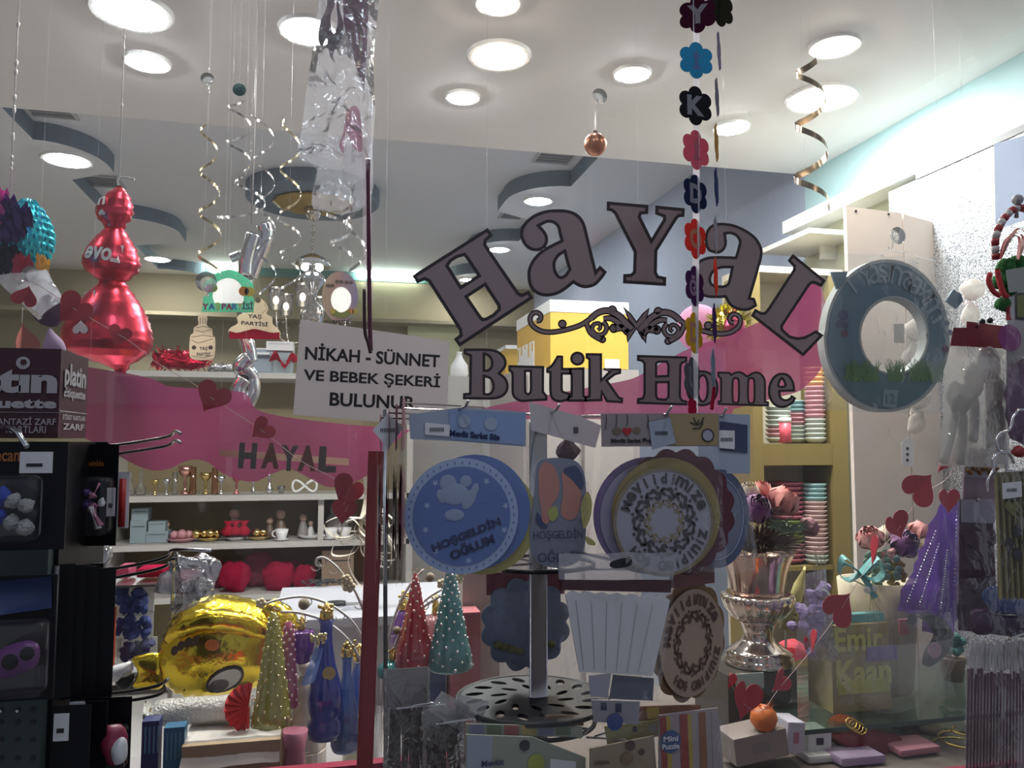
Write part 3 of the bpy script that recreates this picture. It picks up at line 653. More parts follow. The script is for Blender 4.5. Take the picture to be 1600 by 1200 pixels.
# carton tower at middle
m_yel = mat('mustard_carton', (.62, .38, .05), .5, var=.08, vscale=6)
Yg = 4.0; A, B = P(860, 487, Yg), P(982, 577, Yg); Yk = PX(808, 540, A.x).y
t = thing('cake_carton', 'tall mustard yellow carton with white dripping icing top behind the lettering', 'carton', Vector(((A.x + B.x) / 2, (Yg + Yk) / 2, B.z)))
part('carton', span((A.x, Yg, B.z), (B.x, Yk, A.z)), m_yel, t)
part('white_lid', span((A.x - .004, Yg - .004, A.z), (B.x + .004, Yk, P(860, 468, Yg).z)), WHITE, t)
part('side_label', span((A.x - .003, Yk - .42, B.z + .01), (A.x, Yk - .02, P(860, 520, Yg).z)), WHITE, t)
for i in range(5): part('icing_drip', span((A.x - .005, Yk - .06 - .085 * i, P(860, 520 - 4 * (i % 2), Yg).z - .01), (A.x, Yk - .035 - .085 * i, P(860, 545 - 9 * (i % 3), Yg).z)), m_yel, t)
part('front_label', bar(945, 561, 968, 577, Yg - .004, Yg), WHITE, t)
zt = B.z - .004
t = thing('cabinet', 'white cabinet carrying the mustard carton behind the lettering', 'cabinet', Vector(((A.x + B.x) / 2, 4.5, 0)))
m_cab = mat('taupe_laminate', (.30, .27, .26), .5)
part('carcass', span((A.x - .15, Yg - .02, 0), (B.x + .05, Yk + .1, zt)), m_cab, t)
for i in range(2): part('door', span((A.x - .13 + i * .3, Yg - .04, .08), (A.x + .14 + i * .3, Yg - .02, zt - .04)), m_cab, t)
C2 = P(790, 545, 6.2); D2 = P(812, 590, 6.2)
t = thing('cake_carton', 'smaller yellow and white carton half hidden left of the tall mustard carton', 'carton', Vector((C2.x, 6.3, D2.z)))
part('carton', span((C2.x, 6.2, D2.z), (D2.x + .1, 6.6, C2.z)), m_yel, t); part('white_lid', span((C2.x, 6.19, C2.z), (D2.x + .1, 6.6, C2.z + .03)), WHITE, t)
t = thing('cabinet', 'low white cupboard under the smaller yellow carton', 'cabinet', Vector((C2.x, 6.4, 0)))
part('carcass', span((C2.x - .9, 6.15, 0), (D2.x + .15, 6.7, D2.z - .004)), m_white, t); part('door', span((C2.x - .2, 6.13, .1), (C2.x + .1, 6.15, D2.z - .05)), m_white, t)
c = Vector((C2.x - .35, 6.35, D2.z)); solo('white_vase', lathe([(.06, 0), (.075, .03), (.07, .1), (.03, .16), (.02, .2), (.025, .21)], c, 24), WHITE, 'white vase on the cupboard seen beside the capital B', 'vase', None, True)
# back wall furniture
t = thing('wall_shelf', 'small white bracket shelf on the back wall beside the paper notice', 'shelf', P(705, 602, YB - .2))
part('board', span((P(697, 599, 9.3).x, 9.3, P(697, 603, 9.3).z), (P(711, 599, 9.3).x, YB, P(697, 599, 9.3).z)), m_white, t)
part('bracket', flat([Vector((9.35, P(700, 603, 9.3).z)), Vector((YB, P(700, 603, 9.3).z)), Vector((YB, P(700, 618, 9.3).z))], (), .03, at=lambda p: Vector((P(705, 600, 9.3).x, p.x, p.y)), nrm=Vector((1, 0, 0))), m_white, t)
struct('trim_2', span((XL, YB - .35, P(400, 492, 9.3).z - .04), (XR, YB, P(400, 492, 9.3).z)), m_tan)
struct('trim_3', span((P(640, 500, 9.3).x, YB - .12, 0), (P(722, 500, 9.3).x, YB, P(400, 492, 9.3).z - .04)), mat('lime_wall_paint', (.55, .55, .32), .7))
# right side: gold bookcase of plates
m_gp = mat('gold_painted_wood', (.19, .14, .045), .4, var=.05)
BY, BD = 3.3, .25
xl, xr = P(1178, 700, BY).x, P(1325, 700, BY).x
t = thing('bookcase', 'gold painted bookcase with stacked plates at the right', 'bookcase', Vector(((xl + xr) / 2, BY, 0)))
pw = P(1193, 700, BY).x - xl; pr = xr - P(1302, 700, BY).x
ztop = P(1250, 428, BY).z
part('left_post', span((xl, BY, 0), (xl + pw, BY + BD, ztop)), m_gp, t); part('right_post', span((xr - pr, BY, 0), (xr, BY + BD, ztop)), m_gp, t)
zb1, zb0 = P(1250, 693, BY).z, P(1250, 727, BY).z
part('middle_rail', span((xl + pw, BY + .005, zb0), (xr - pr, BY + BD, zb1)), m_gp, t)
part('back_panel', span((xl, BY + BD, 0), (xr, BY + BD + .02, ztop)), mat('cream_board', (.5, .45, .36), .6), t); part('top_board', span((xl, BY, ztop), (xr, BY + BD + .02, ztop + .03)), MATS['cream_board'], t)
zlow = P(1250, 1030, BY).z
part('bottom_shelf', span((xl + pw, BY, zlow - .03), (xr - pr, BY + BD, zlow)), m_gp, t)
m_pk, m_bl, m_rd, m_gr, m_cr = mat('pink_plate', (.52, .27, .31), .25), mat('mint_blue_plate', (.27, .44, .46), .25), mat('rose_red_plate', (.42, .11, .16), .25), mat('green_plate', (.17, .24, .06), .3), mat('blush_plate', (.52, .36, .34), .25)
m_wh2 = mat('pale_plate', (.46, .50, .46), .3); m_or = mat('peach_plate', (.75, .42, .22), .35)
def stack(px, Y, z, r, cols, what, where, name='plate', cat='plate', h=.011, flare=.02):
    """a pile of plates, each one its own thing"""
    n = len(cols)
    for i, (m, cn) in enumerate(cols):
        c = Vector((min(max(on(px, Y, 0).x, xl + pw + r + .004), xr - pr - r - .004), Y, z + .002 + i * h))
        k = cols[:i + 1].count((m, cn)); tot = cols.count((m, cn))
        ow = ('lowest', 'second', 'third', 'fourth', 'fifth', 'sixth', 'seventh', 'eighth', 'ninth', 'tenth', 'eleventh', 'twelfth', 'thirteenth', 'fourteenth')[k - 1]
        solo(name, lathe([(r * .62, 0), (r * .68, 0), (r * .97, h * .75), (r, h * 1.0), (r * .985, h * 1.15), (r * .95, h * .98), (r * .66, h * .3), (.001, h * .3)], c, 26), m, f'{cn} {what}, {ow} {cn} one up , {where}', cat, f'{what}s, {where}', True)
z1 = zb1 + .001
def cols(*a): return [x for m, n, k in a for x in [(m, n)] * k]
rows = lambda lo, hi, Y, h: max(3, int((hi - lo) / h))
stack(1217, BY + .08, z1, .058, cols((m_wh2, 'pale green', 1), (m_pk, 'pink', 2), (m_wh2, 'pale green', 5)), 'square edged plate', 'left upper pile', h=.021)
stack(1250, BY + .168, z1, .066, cols((m_wh2, 'pale green', 4), (m_pk, 'pink', 3), (m_bl, 'pale blue', 3)), 'plate', 'middle upper pile', h=.020)
stack(1281, BY + .06, z1, .047, cols((m_wh2, 'mint', 5), (m_pk, 'pink', 7), (m_or, 'peach', 4)), 'bowl', 'right upper pile', 'bowl', 'bowl', .022)
z2 = P(1228, 880, BY + .12).z
# a riser for the lower piles
part('riser', span((xl + pw + .005, BY + .02, z2 - .02), (xr - pr - .005, BY + BD - .01, z2)), m_gp, t)
stack(1225, BY + .135, z2, .086, cols((m_rd, 'dark red', 4), (m_gr, 'green', 5), (m_rd, 'rose red', 8)), 'wide plate', 'left lower pile', h=.022)
stack(1281, BY + .07, z2, .056, cols((m_wh2, 'pale', 2), (m_cr, 'blush pink', 12), (m_bl, 'turquoise', 4)), 'small plate', 'right lower pile', h=.0205)
t = thing('printed_tin', 'small red patterned tin with white lid standing before the pale plates', 'tin', on(1227, BY + .03, z1))
c = on(1227, BY + .03, z1); rr = 8.5 * M(BY, 1227)
part('can', lathe([(rr, 0), (rr, 29 * M(BY, 1227)), (rr * .9, 29 * M(BY, 1227))], c, 18), mat('red_print', (.6, .08, .12), .4, var=.6, vscale=50), t, True); part('lid', lathe([(rr * 1.05, 0), (rr * 1.05, .02), (.001, .022)], c + Vector((0, 0, 29 * M(BY, 1227))), 18), WHITE, t, True)
# right wall boards
m_bge = mat('beige_panel', (.80, .72, .66), .5); PYY = 2.7; xq = 2.36
for i, (p0, p1, ty0, ty1) in enumerate(((1322, 1409, 322, 333), (1411, 1475, 334, 352))):
    a, b = P(p0, ty0, PYY), P(p1, ty1, PYY); a0 = P(p0, 1000, PYY)
    g = flat([Vector((a.x, .02)), Vector((b.x, .02)), Vector((b.x, b.z)), Vector((a.x, a.z))], (), .02, at=lambda p: Vector((p.x, PYY, p.y)))
    t = thing('wall_panel', ('beige panel left of the dark seam, behind the blue ring bag', 'beige panel right of the dark seam, behind the blue ring bag')[i], 'panel', Vector(((a.x + b.x) / 2, PYY, 0)), 'beige board panels')
    part('board', g, m_bge, t)
    for sx, sy in (((1337, 326), (1388, 331)) if i == 0 else ((1470, 360),)): part('screw', disc(P(sx, sy + 4, PYY) - Vector((0, .003, 0)), .005, 10), INK, t)
struct('trim_4', span((P(1409, 600, PYY).x, PYY + .015, 0), (P(1411, 600, PYY).x, PYY + .03, P(1410, 333, PYY).z)), INK)
zt2, zt1 = 1.5 + .50 * XR, 1.5 + .462 * XR
struct('trim_5', join(span((xq, GY + .06, 1.5 + .472 * xq), (XR, YS, 1.5 + .50 * xq)), span((XR - .02, GY + .06, zt1), (XR, YS, zt2 - .06))), mat('white_board', (.80, .80, .78), .4))
struct('trim_6', span((xq - .004, GY + .3, 1.5 + .460 * xq), (xq + .03, 2.78, 1.5 + .471 * xq)), mat('grey_channel', (.12, .12, .125), .6))
m_cream = mat('cream_wall', (.52, .52, .38), .6)
struct('wall_right_lower', span((XR - .012, 2.95, 0), (XR, YS, zt1)), m_cream)
m_glit = mat('glitter_foil', (.3, .32, .36), .3, .35, bump=.5, bscale=150)
nt = m_glit.node_tree; vo = nt.nodes.new('ShaderNodeTexVoronoi'); vo.inputs['Scale'].default_value = 330; rp = nt.nodes.new('ShaderNodeValToRGB'); tc = nt.nodes.new('ShaderNodeTexCoord'); sp_ = nt.nodes.new('ShaderNodeSeparateColor')
nt.links.new(tc.outputs['Object'], vo.inputs['Vector']); nt.links.new(vo.outputs['Color'], sp_.inputs[0]); nt.links.new(sp_.outputs[0], rp.inputs[0]); nt.links.new(rp.outputs[0], nt.nodes['Principled BSDF'].inputs['Base Color'])
rp.color_ramp.elements[0].color = (.13, .14, .165, 1); rp.color_ramp.elements[0].position = .3; rp.color_ramp.elements[1].color = (.80, .84, .88, 1); rp.color_ramp.elements[1].position = .99
struct('wall_right_panel', span((xq, GY + .06, 0), (xq + .02, 2.95, 1.5 + .460 * xq)), m_glit)
t = thing('wall_shelf', 'lit white shelf high on the cream wall above the bookcase', 'shelf', P(1275, 368, 3.4))
a, b = P(1236, 372, 3.45), P(1318, 366, 3.3)
part('board', span((a.x, 3.3, a.z - .012), (XR - .014, 3.75, a.z + .012)), m_white, t)
part('bracket', span((XR - .1, 3.5, a.z - .08), (XR - .014, 3.52, a.z - .012)), m_white, t)
# ------------------------------------------------------------------ hung in the window: chandelier, balloons, streamers, party signs, garlands
THREAD = film('clear_thread', haze=.2, gloss=.12, bump=0)
def thread(a, t, ztop=ZN, name='string', r=.0002, m=None):
    return part(name, tube([a, Vector((a.x, a.y, ztop - .001))], r, 5), m or THREAD, t)
# chandelier ---------------------------------------------------------
Yc = cc.y; c0 = Vector((cc.x, Yc, ZS)); m_crys = film('crystal', (.9, .9, .92), .5, .12, bump=0, rough=.03); m_chr = foil('champagne_metal', (.62, .55, .48), .18, 0)
ch = thing('chandelier', 'crystal chandelier with glass cups hanging from the gold ceiling medallion', 'chandelier', c0)
part('medallion', lathe([(.29, 0), (.31, -.012), (.27, -.03), (.2, -.026), (.12, -.045), (.001, -.04)], c0 + Vector((0, -.02, -.001)), 40, lobes=12, depth=.03), mat('gold_plaster', (.42, .28, .07), .45, .3), ch, True)
part('canopy', lathe([(.06, -.045), (.075, -.06), (.04, -.12), (.02, -.14), (.001, -.14)], c0, 20), m_chr, ch, True)
zA, zB = P(490, 395, Yc).z, P(490, 405, Yc).z
for i in range(9):
    z = ZS - .15 - i * (ZS - .15 - zA) / 9; k = (ZS - .15 - zA) / 9
    part('chain_link', tube([Vector((c0.x + (.012 * cos(a) if i % 2 else 0), Yc + (0 if i % 2 else .012 * cos(a)), z - k / 2 + k * .62 * sin(a))) for a in [j * pi / 6 for j in range(13)]], .003, 5), m_chr, ch)
zq = lambda y: P(490, y, Yc).z - zA
part('crown', lathe([(.02, 0), (.13, zq(407)), (.14, zq(416)), (.1, zq(418)), (.03, zq(420))], Vector((c0.x, Yc, zA)), 28), m_crys, ch, True)
part('body', lathe([(.025, zq(420)), (.09, zq(430)), (.1, zq(440)), (.05, zq(455)), (.03, zq(470)), (.08, zq(480)), (.09, zq(500)), (.05, zq(520)), (.03, zq(545)), (.07, zq(560)), (.02, zq(575)), (.001, zq(585))], Vector((c0.x, Yc, zA)), 24, lobes=8, depth=.04), m_crys, ch, True)
for k in range(6):
    a = k * pi / 3 + .3; d = Vector((cos(a), sin(a), 0)); b = Vector((c0.x, Yc, zA + zq(520)))
    e = b + d * .28 + Vector((0, 0, zq(490) - zq(520)))
    part('arm', tube(path3([b, b + d * .12 + Vector((0, 0, -.09)), b + d * .25 + Vector((0, 0, -.05)), e], 6), .008, 7), m_chr, ch, True)
    cu = part('glass_cup', lathe([(.03, 0), (.05, .02), (.055, .17), (.06, .18), (.052, .17)], e, 18, lobes=9, depth=.04), m_crys, ch, True)
    part('bulb', ball(e + Vector((0, 0, .08)), .022, 12, 8, (1, 1, 1.5)), mat('bulb_warm', (1, .9, .75), .4, emit=5 if k < 3 else .0001, ecol=(1, .85, .65)), cu, True)
    gs = [ball(e + d * .03 * cos(j) + Vector((.03 * sin(j * 2), 0, -.05 - .045 * j)), .013 - .001 * j, 8, 6) for j in range(4)]
    part('crystal_drop', join(*gs), m_crys, ch, True)
for s in (-1, 1): part('lamp_bulb', ball(Vector((c0.x + s * .055, Yc - .1, zA + zq(422))), .03, 14, 8), mat('bulb_white', (1, 1, 1), .4, emit=12, ecol=(.95, .97, 1)), ch, True)
# spiral streamers ---------------------------------------------------
m_ssil = mat('silver_streamer', (.78, .78, .8), .18, 1); m_sgold = mat('gold_streamer', (.75, .66, .42), .2, 1); m_sbrz = mat('bronze_streamer', (.52, .43, .33), .2, 1)
def swirl(x0, y0, x1, y1, Y, R0, R1, turns, w, ph, m, label, ztop=None):
    a, b = P(x0, y0, Y), P(x1, y1, Y); k = M(Y, x0); n = int(turns * 22); pts = []
    t = thing('spiral_streamer', label, 'streamer', b, 'spiral foil streamers')
    for i in range(n + 1):
        u = i / n; th = ph + turns * 2 * pi * u; r = (R0 + (R1 - R0) * u) * k
        pts.append(a.lerp(b, u) + Vector((r * cos(th), r * .8 * sin(th), 0)))
    part('ribbon', strip(pts, w * k, lambda u: Vector((0, .25, 1))), m, t, True)
    thread(a, t, ztop or (ZN if Y < YS - .1 else ZF))
    return t
swirl(1266, 88, 1268, 325, 2.05, 20, 26, 2.9, 11, 0.6, m_sbrz, 'bronze spiral streamer twisting down at the upper right')
swirl(374, 152, 372, 262, 2.25, 19, 21, 2.0, 5, 1.2, m_ssil, 'silver spiral streamer under the green glitter knob at upper left')
swirl(326, 192, 328, 425, 2.3, 13, 20, 3.6, 6, 2.0, m_sgold, 'pale gold spiral streamer left of the green party sign')
swirl(384, 258, 384, 345, 2.35, 4, 46, 1.5, 5, .3, m_ssil, 'wide silver spiral streamer above the green party sign')
swirl(410, 178, 418, 462, 2.4, 18, 14, 4.0, 4.5, 3.0, m_ssil, 'thin silver spiral streamer right of the silver foil balloon')
swirl(455, 186, 452, 330, 2.5, 14, 19, 2.0, 5, 2.5, m_sgold, 'pale gold spiral streamer left of the hanging clear bag')
swirl(452, 338, 454, 460, 2.6, 19, 15, 2.2, 4.5, 2.6, m_ssil, 'silver spiral streamer left of the chandelier chain')
swirl(530, 335, 535, 405, 2.5, 20, 16, 1.6, 6, 2.9, m_ssil, 'short silver spiral streamer above the egg shaped sign')
swirl(556, 330, 556, 422, 2.45, 16, 17, 1.1, 7, 1.6, m_ssil, 'silver spiral streamer right of the egg shaped sign')
# suction cups -------------------------------------------------------
def suction(px, py, rpx, label, m=None):
    Y = GY + .004; c = P(px, py, Y); r = rpx * M(Y, px)
    t = thing('suction_cup', label, 'suction cup', c - Vector((0, 0, r)), 'clear suction cups on the glass')
    part('cup', lathe([(r, 0), (r * .97, -.002), (r * .7, -.006), (r * .4, -.009), (r * .36, -.014), (.0001, -.015)], c, 24, 'Y'), m or film('suction_plastic', (.93, .95, .95), .35, .1, bump=0, rough=.04), t, True)
    part('ring', tube([c + Vector((r * .62 * cos(a), .004, r * .62 * sin(a))) for a in [i * pi / 12 for i in range(25)]], r * .05, 6), MATS['suction_plastic'], t, True)
    hk = part('hook', tube(path3([c + Vector((0, .012, 0)), c + Vector((0, .02, -r * .5)), c + Vector((0, .022, -r * 1.1)), c + Vector((0, .03, -r * 1.25)), c + Vector((0, .038, -r * .95))], 5), r * .07, 6), MATS['suction_plastic'], t, True)
    return c + Vector((0, .03, -r * 1.2))
hb = suction(937, 150, 12, 'clear suction cup holding the copper bauble'); hr = suction(1403, 368, 12, 'clear suction cup above the blue ring bag')
suction(324, 123, 11, 'clear suction cup at upper left beside the green glitter knob'); suction(47, 428, 14, 'clear suction cup over the red petals at the far left'); suction(322, 440, 17, 'clear suction cup at the upper left edge of the green party sign')
hg = suction(374, 140, 11, 'green glittering suction knob above the silver spiral streamer', mat('green_glitter', (.16, .32, .30), .3, .6, bump=1, bscale=400))
# copper bauble
c = P(930, 226, GY + .035); r = 17.5 * M(GY + .035, 930)
t = thing('bauble', 'copper christmas bauble hanging from a suction cup near the ceiling', 'bauble', c - Vector((0, 0, r)))
part('ball', ball(c, r, 28, 16), mat('copper_satin', (.62, .27, .17), .28, .75), t, True); part('cap', cyl(c + Vector((0, 0, r * .95)), c + Vector((0, 0, r * 1.22)), r * .2, 14), STEEL, t)
for s in (-1, 1): part('hanging_thread', tube([c + Vector((s * .0018, 0, r * 1.2)), hb + Vector((s * .0006, 0, 0))], .0006, 5), THREAD, t)
# strings with ribbon sparkle
def cord(x0, y0, x1, y1, Y, par, r=.001, beads=0, z_to=ZN):
    a, b = P(x0, y0, Y), P(x1, y1, Y); a.z = z_to - .001 if z_to else a.z
    gs = [tube([a, a.lerp(b, .5), b], r, 6)] + [ball(a.lerp(b, .45 + .5 * rnd.random()), r * rnd.uniform(1.8, 3), 8, 5, (1, 1, 1.8)) for i in range(beads)]
    return part('cord', join(*gs), mat('white_curling_ribbon', (.72, .7, .68), .3), par, True)
# red foil balloon stack ---------------------------------------------
m_red = foil('red_foil', (.72, .06, .10), .27, .15, 14)
Yr = 2.25; kr = M(Yr, 170)
def bulb(pts, fl=.8):
    V, F = [], []; n = 40
    for x, y, w in pts:
        c = P(x, y, Yr)
        for j in range(n):
            a = 2 * pi * j / n; V.append(c + Vector((w * kr * cos(a), w * kr * fl * sin(a), 0)))
    for i in range(len(pts) - 1):
        for j in range(n): F.append((i * n + j, (i + 1) * n + j, (i + 1) * n + (j + 1) % n, i * n + (j + 1) % n))
    F.append(tuple(range(n))); F.append(tuple((len(pts) - 1) * n + j for j in range(n))[::-1])
    return V, F
B1 = [(187, 291, 3), (186, 296, 9), (184, 304, 18), (181, 315, 26), (179, 327, 30), (178, 337, 29), (178, 346, 23), (179, 353, 17), (179, 357, 15)]
B2 = [(179, 357, 15), (178, 363, 20), (176, 375, 30), (175, 390, 40), (174, 405, 45.5), (174, 415, 46), (174, 425, 41), (175, 433, 30), (176, 438, 23), (176, 441, 21)]
B3 = [(176, 441, 21), (175, 448, 26), (173, 460, 38), (171, 478, 52), (169, 498, 64), (168, 518, 71), (168, 535, 72), (169, 548, 66), (172, 558, 52), (177, 565, 34), (183, 571, 20), (188, 577, 11), (190, 584, 8)]
rb = thing('foil_balloon', 'tall red foil balloon of three stacked bulbs with mirrored white letters', 'foil balloon', P(188, 584, Yr))
for nm, pts, tx in (('upper_bulb', B1, [('n', 163, 318, 15, 0), ('♥', 164, 337, 11, 1)]), ('middle_bulb', B2, [('Love', 169, 399, 30, 0)]), ('lower_bulb', B3, [('I', 145, 480, 44, 0), ('♥', 140, 519, 24, 1)])):
    q = [[0, 0, 0]] * 0
    # finer profile
    fine = []
    for i in range(len(pts) - 1):
        for j in range(4): u = j / 4; fine.append(tuple(pts[i][k] * (1 - u) + pts[i + 1][k] * u for k in range(3)))
    fine.append(pts[-1]); g = bulb(fine)
    V = []
    for i, v in enumerate(g[0]):       # seam puckers at both sides
        a = 2 * pi * (i % 40) / 40; v = Vector(v); s = abs(cos(a)) ** 6; V.append(v + Vector((0, s * .006 * sin(v.z * 320), 0)) + Vector((s * .002 * sin(v.z * 320) * (1 if cos(a) > 0 else -1), 0, 0)))
    o = part(nm, (V, g[1]), m_red, rb, True)
    def front(p, pts=pts):
        best = min(range(len(fine)), key=lambda i: abs(P(fine[i][0], fine[i][1], Yr).z - p.z)); f = fine[best]; c = P(f[0], f[1], Yr); R = f[2] * kr
        dx = max(-.97, min(.97, (p.x - c.x) / R)); return Vector((p.x, Yr - R * .8 * sqrt(1 - dx * dx) - .0025, p.z))
    for s, x, y, h, hz in tx:
        if hz:
            T = [(16 * sin(a) ** 3, 13 * cos(a) - 5 * cos(2 * a) - 2 * cos(3 * a) - cos(4 * a)) for a in [i * pi / 16 for i in range(32)]]
            C = P(x, y, Yr); k = h * kr / 30
            F_ = []; V_ = [C] + [C + Vector((a * k, 0, -b * k)) for a, b in T]; F_ = [(0, i + 1, (i + 1) % 32 + 1) for i in range(32)]
            V_ = [front(v) for v in V_]
        else:
            V_, F_ = text_px(s, x, y, Yr, {'Love': 58, 'I': 22, 'n': 13}[s], h, radians(-8 if s == 'Love' else 0), mirror=True, bold=.03)
            V_ = [front(v) for v in V_]
        part('printed_letter' if not hz else 'printed_heart', (V_, F_), mat('balloon_print', (.85, .75, .76), .45), o)
cord(190, 160, 186, 292, 2.25, rb, .0016, 4)
part('tie_tail', tube(path3([P(186, 291, Yr), P(184, 283, Yr), P(192, 277, Yr), P(210, 280, Yr)], 4), .003, 6), MATS['white_curling_ribbon'], rb)
# silver foil balloon (tubular shape)
sb = thing('foil_balloon', 'silver tubular foil balloon hanging behind the green party sign', 'foil balloon', P(385, 640, 2.45))
m_sf = foil('silver_foil', (.72, .73, .76), .14, .2, 22)
cord(399, 200, 393, 350, 2.42, sb, .0024, 0)
def fat(pts, Y, r):
    p = path3([P(x, y, Y + dy) for x, y, dy in pts], 7)
    if isinstance(r, list): n = len(p) - 1; k = len(r) - 1; r = [r[min(k, int(i / n * k))] * (1 - (i / n * k) % 1) + r[min(k, int(i / n * k) + 1)] * ((i / n * k) % 1) for i in range(n + 1)]
    return tube(p, r, 14)
part('upper_tube', join(fat([(412, 350, 0), (415, 365, 0), (408, 390, 0), (398, 412, .0), (391, 432, 0)], 2.45, .022), fat([(396, 365, -.03), (390, 385, -.03), (384, 410, -.03), (383, 430, -.03)], 2.45, .02), fat([(390, 390, -.01), (375, 398, 0), (360, 404, 0)], 2.45, .013)), m_sf, sb, True)
part('middle_tube', fat([(384, 430, .02), (383, 470, .02), (382, 520, .02), (388, 545, .02), (391, 565, .02)], 2.45, .022), m_sf, sb, True)
part('lower_tube', join(fat([(391, 560, 0), (382, 566, 0), (376, 575, 0), (386, 582, .01), (392, 592, .02), (394, 610, .02), (386, 630, .02)], 2.45, .024), fat([(382, 590, -.02), (372, 608, -.02), (375, 630, -.02)], 2.45, .022)), m_sf, sb, True)
# party signs --------------------------------------------------------
SGN = 2.32
def sign(label, cat='party sign'): return None
m_cardg = cloth('sign_green', (.30, .72, .54), .6); m_cardw = cloth('sign_white', (.85, .82, .76), .4); m_cardc = cloth('sign_cream', (.90, .80, .66), .65); m_crim = cloth('sign_crimson', (.65, .03, .10), .5)
t = thing('party_sign', 'green scalloped arch party sign with balloons and coloured lettering', 'party sign', P(356, 488, SGN), 'card party signs')
arch = [(314, 487, 1), (318, 475), (317, 465), (325, 460), (318, 448), (322, 440), (330, 435), (337, 428), (346, 424), (357, 421), (368, 423), (377, 429), (385, 434), (394, 442), (396, 452), (392, 460), (397, 468), (396, 488, 1)]
inner = [(335, 474, 1), (332, 462), (335, 447), (343, 438), (357, 434), (370, 438), (377, 447), (381, 462), (380, 474, 1)]
part('board', pix(arch, SGN, .002, [inner], 4), m_cardg, t)
part('white_centre', pix(inner, SGN + .0004, .0012, smooth=4), cloth('sign_bright_white', (.96, .96, .94), .72), t)
for x, y, r, col, nm in ((326, 451, 7, (.75, .3, .42), 'pink'), (333, 450, 7, (.35, .6, .12), 'green'), (381, 455, 8, (.85, .32, .05), 'orange'), (390, 456, 8, (.85, .65, .1), 'yellow')):
    c = P(x, y, SGN - .0015); part('printed_balloon', disc(c - Vector((0, .001 + .0004 * (x % 3), 0)), r * M(SGN, x), 20, 'Y', .0006), mat('balloon_' + nm, col, .5), t, label=nm + ' printed balloon')
cl = [(.5, .05, .2), (.08, .2, .6), (.75, .7, .1), (.5, .06, .3), (.6, .05, .15), (.1, .25, .65), (.85, .7, .3), (.10, .16, .15), (.05, .16, .22), (.14, .17, .20)]
for k, (chx, x) in enumerate(zip('YAŞPARTİSİ', (321, 331, 340, 350, 358, 367, 375, 381, 387, 393))):
    part('printed_letter', text_px(chx, x, 479 if chx != 'İ' else 477, SGN - .0015, None, 10 if chx not in 'İŞ' else 13, bold=.04), mat('print_%d' % k, cl[k], .5), t)
for k, (x, y) in enumerate(((329, 442), (345, 430), (357, 427), (370, 431), (386, 444), (327, 470), (388, 470))):
    c = P(x, y, SGN - .001); part('printed_star', flat([Vector((c.x + (.006 if i % 2 else .0025) * sin(i * pi / 5), c.z + (.006 if i % 2 else .0025) * cos(i * pi / 5))) for i in range(10)], (), 0, at=lambda p: Vector((p.x, SGN - .0012, p.y))), MATS['sign_bright_white'], t)
thread(P(357, 423, SGN), t)
t = thing('party_sign', 'cream layered cake shaped party sign with candles', 'party sign', P(317, 564, SGN - .03), 'card party signs')
cake = [(296, 555), (297, 525), (302, 520), (303, 512), (310, 507), (309, 497), (313, 491), (319, 491), (324, 496), (323, 508), (331, 514), (332, 523), (336, 529), (335, 556), (328, 562), (304, 562)]
part('board', pix(cake, SGN - .03, .002, smooth=3), m_cardc, t)
lines = [[(305, 516), (317, 519), (330, 515)], [(299, 531), (308, 536), (318, 534), (333, 529)], [(299, 556), (317, 559), (333, 555)], [(313, 496), (313, 506)], [(317, 496), (317, 506)], [(321, 496), (321, 506)], [(306, 512), (318, 510), (329, 512)], [(299, 527), (317, 524), (334, 526)]]
part('printed_line', join(*[strip([P(x, y, SGN - .0312) for x, y in l], .0016) for l in lines]), mat('print_brown', (.25, .17, .12), .5), t)
for s, y in (('YAŞ', 545), ('PARTİSİ', 553)): part('printed_letter', text_px(s, 318, y, SGN - .0312, 13 if s == 'YAŞ' else 21, 7, bold=.03), INK, t)
for x in (303, 329): part('printed_balloon', disc(P(x, 543, SGN - .0315), 3 * M(SGN), 12, 'Y', .0005), MATS['print_brown'], t)
thread(P(316, 492, SGN - .03), t)
t = thing('party_sign', 'cream and crimson cupcake shaped party sign hanging below the green one', 'party sign', P(396, 530, SGN + .03), 'card party signs')
top = [(358, 520), (360, 512), (372, 505), (370, 496), (378, 490), (395, 486), (398, 472), (405, 466), (414, 472), (419, 482), (416, 490), (425, 496), (426, 506), (436, 516), (437, 524), (400, 522)]
part('icing_board', pix(top, SGN + .03, .002, smooth=3), m_cardc, t); part('case_board', pix([(358, 517, 1), (370, 520), (383, 517), (397, 514), (412, 517), (425, 520), (437, 519, 1), (437, 530, 1), (358, 529, 1)], SGN + .029, .0026, smooth=3), m_crim, t)
part('cherry', disc(P(403, 469, SGN + .028), 4 * M(SGN), 14, 'Y', .001), MATS['print_brown'], t)
for s, x, y, w in (('YAŞ', 398, 495, 22), ('PARTİSİ', 398, 505, 42)): part('printed_letter', text_px(s, x, y, SGN + .029, w, 8, radians(-3), bold=.03), INK, t)
part('printed_line', strip([P(x, y, SGN + .0295) for x, y in [(413, 474), (417, 483), (409, 490)]], .0015), MATS['print_brown'], t); thread(P(404, 467, SGN + .03), t)
t = thing('party_sign', 'egg shaped party sign in peach and lilac above the paper notice', 'party sign', P(530, 505, SGN + .06), 'card party signs')
egg = [(531 + 28 * cos(a) * (1 - .06 * sin(a)), 464 + 40 * sin(a)) for a in [i * pi / 18 for i in range(36)]]
m_egg = mat('egg_pastel', (.75, .5, .4), .5); nt = m_egg.node_tree; tc = nt.nodes.new('ShaderNodeTexCoord'); sx = nt.nodes.new('ShaderNodeSeparateXYZ'); rp = nt.nodes.new('ShaderNodeValToRGB')
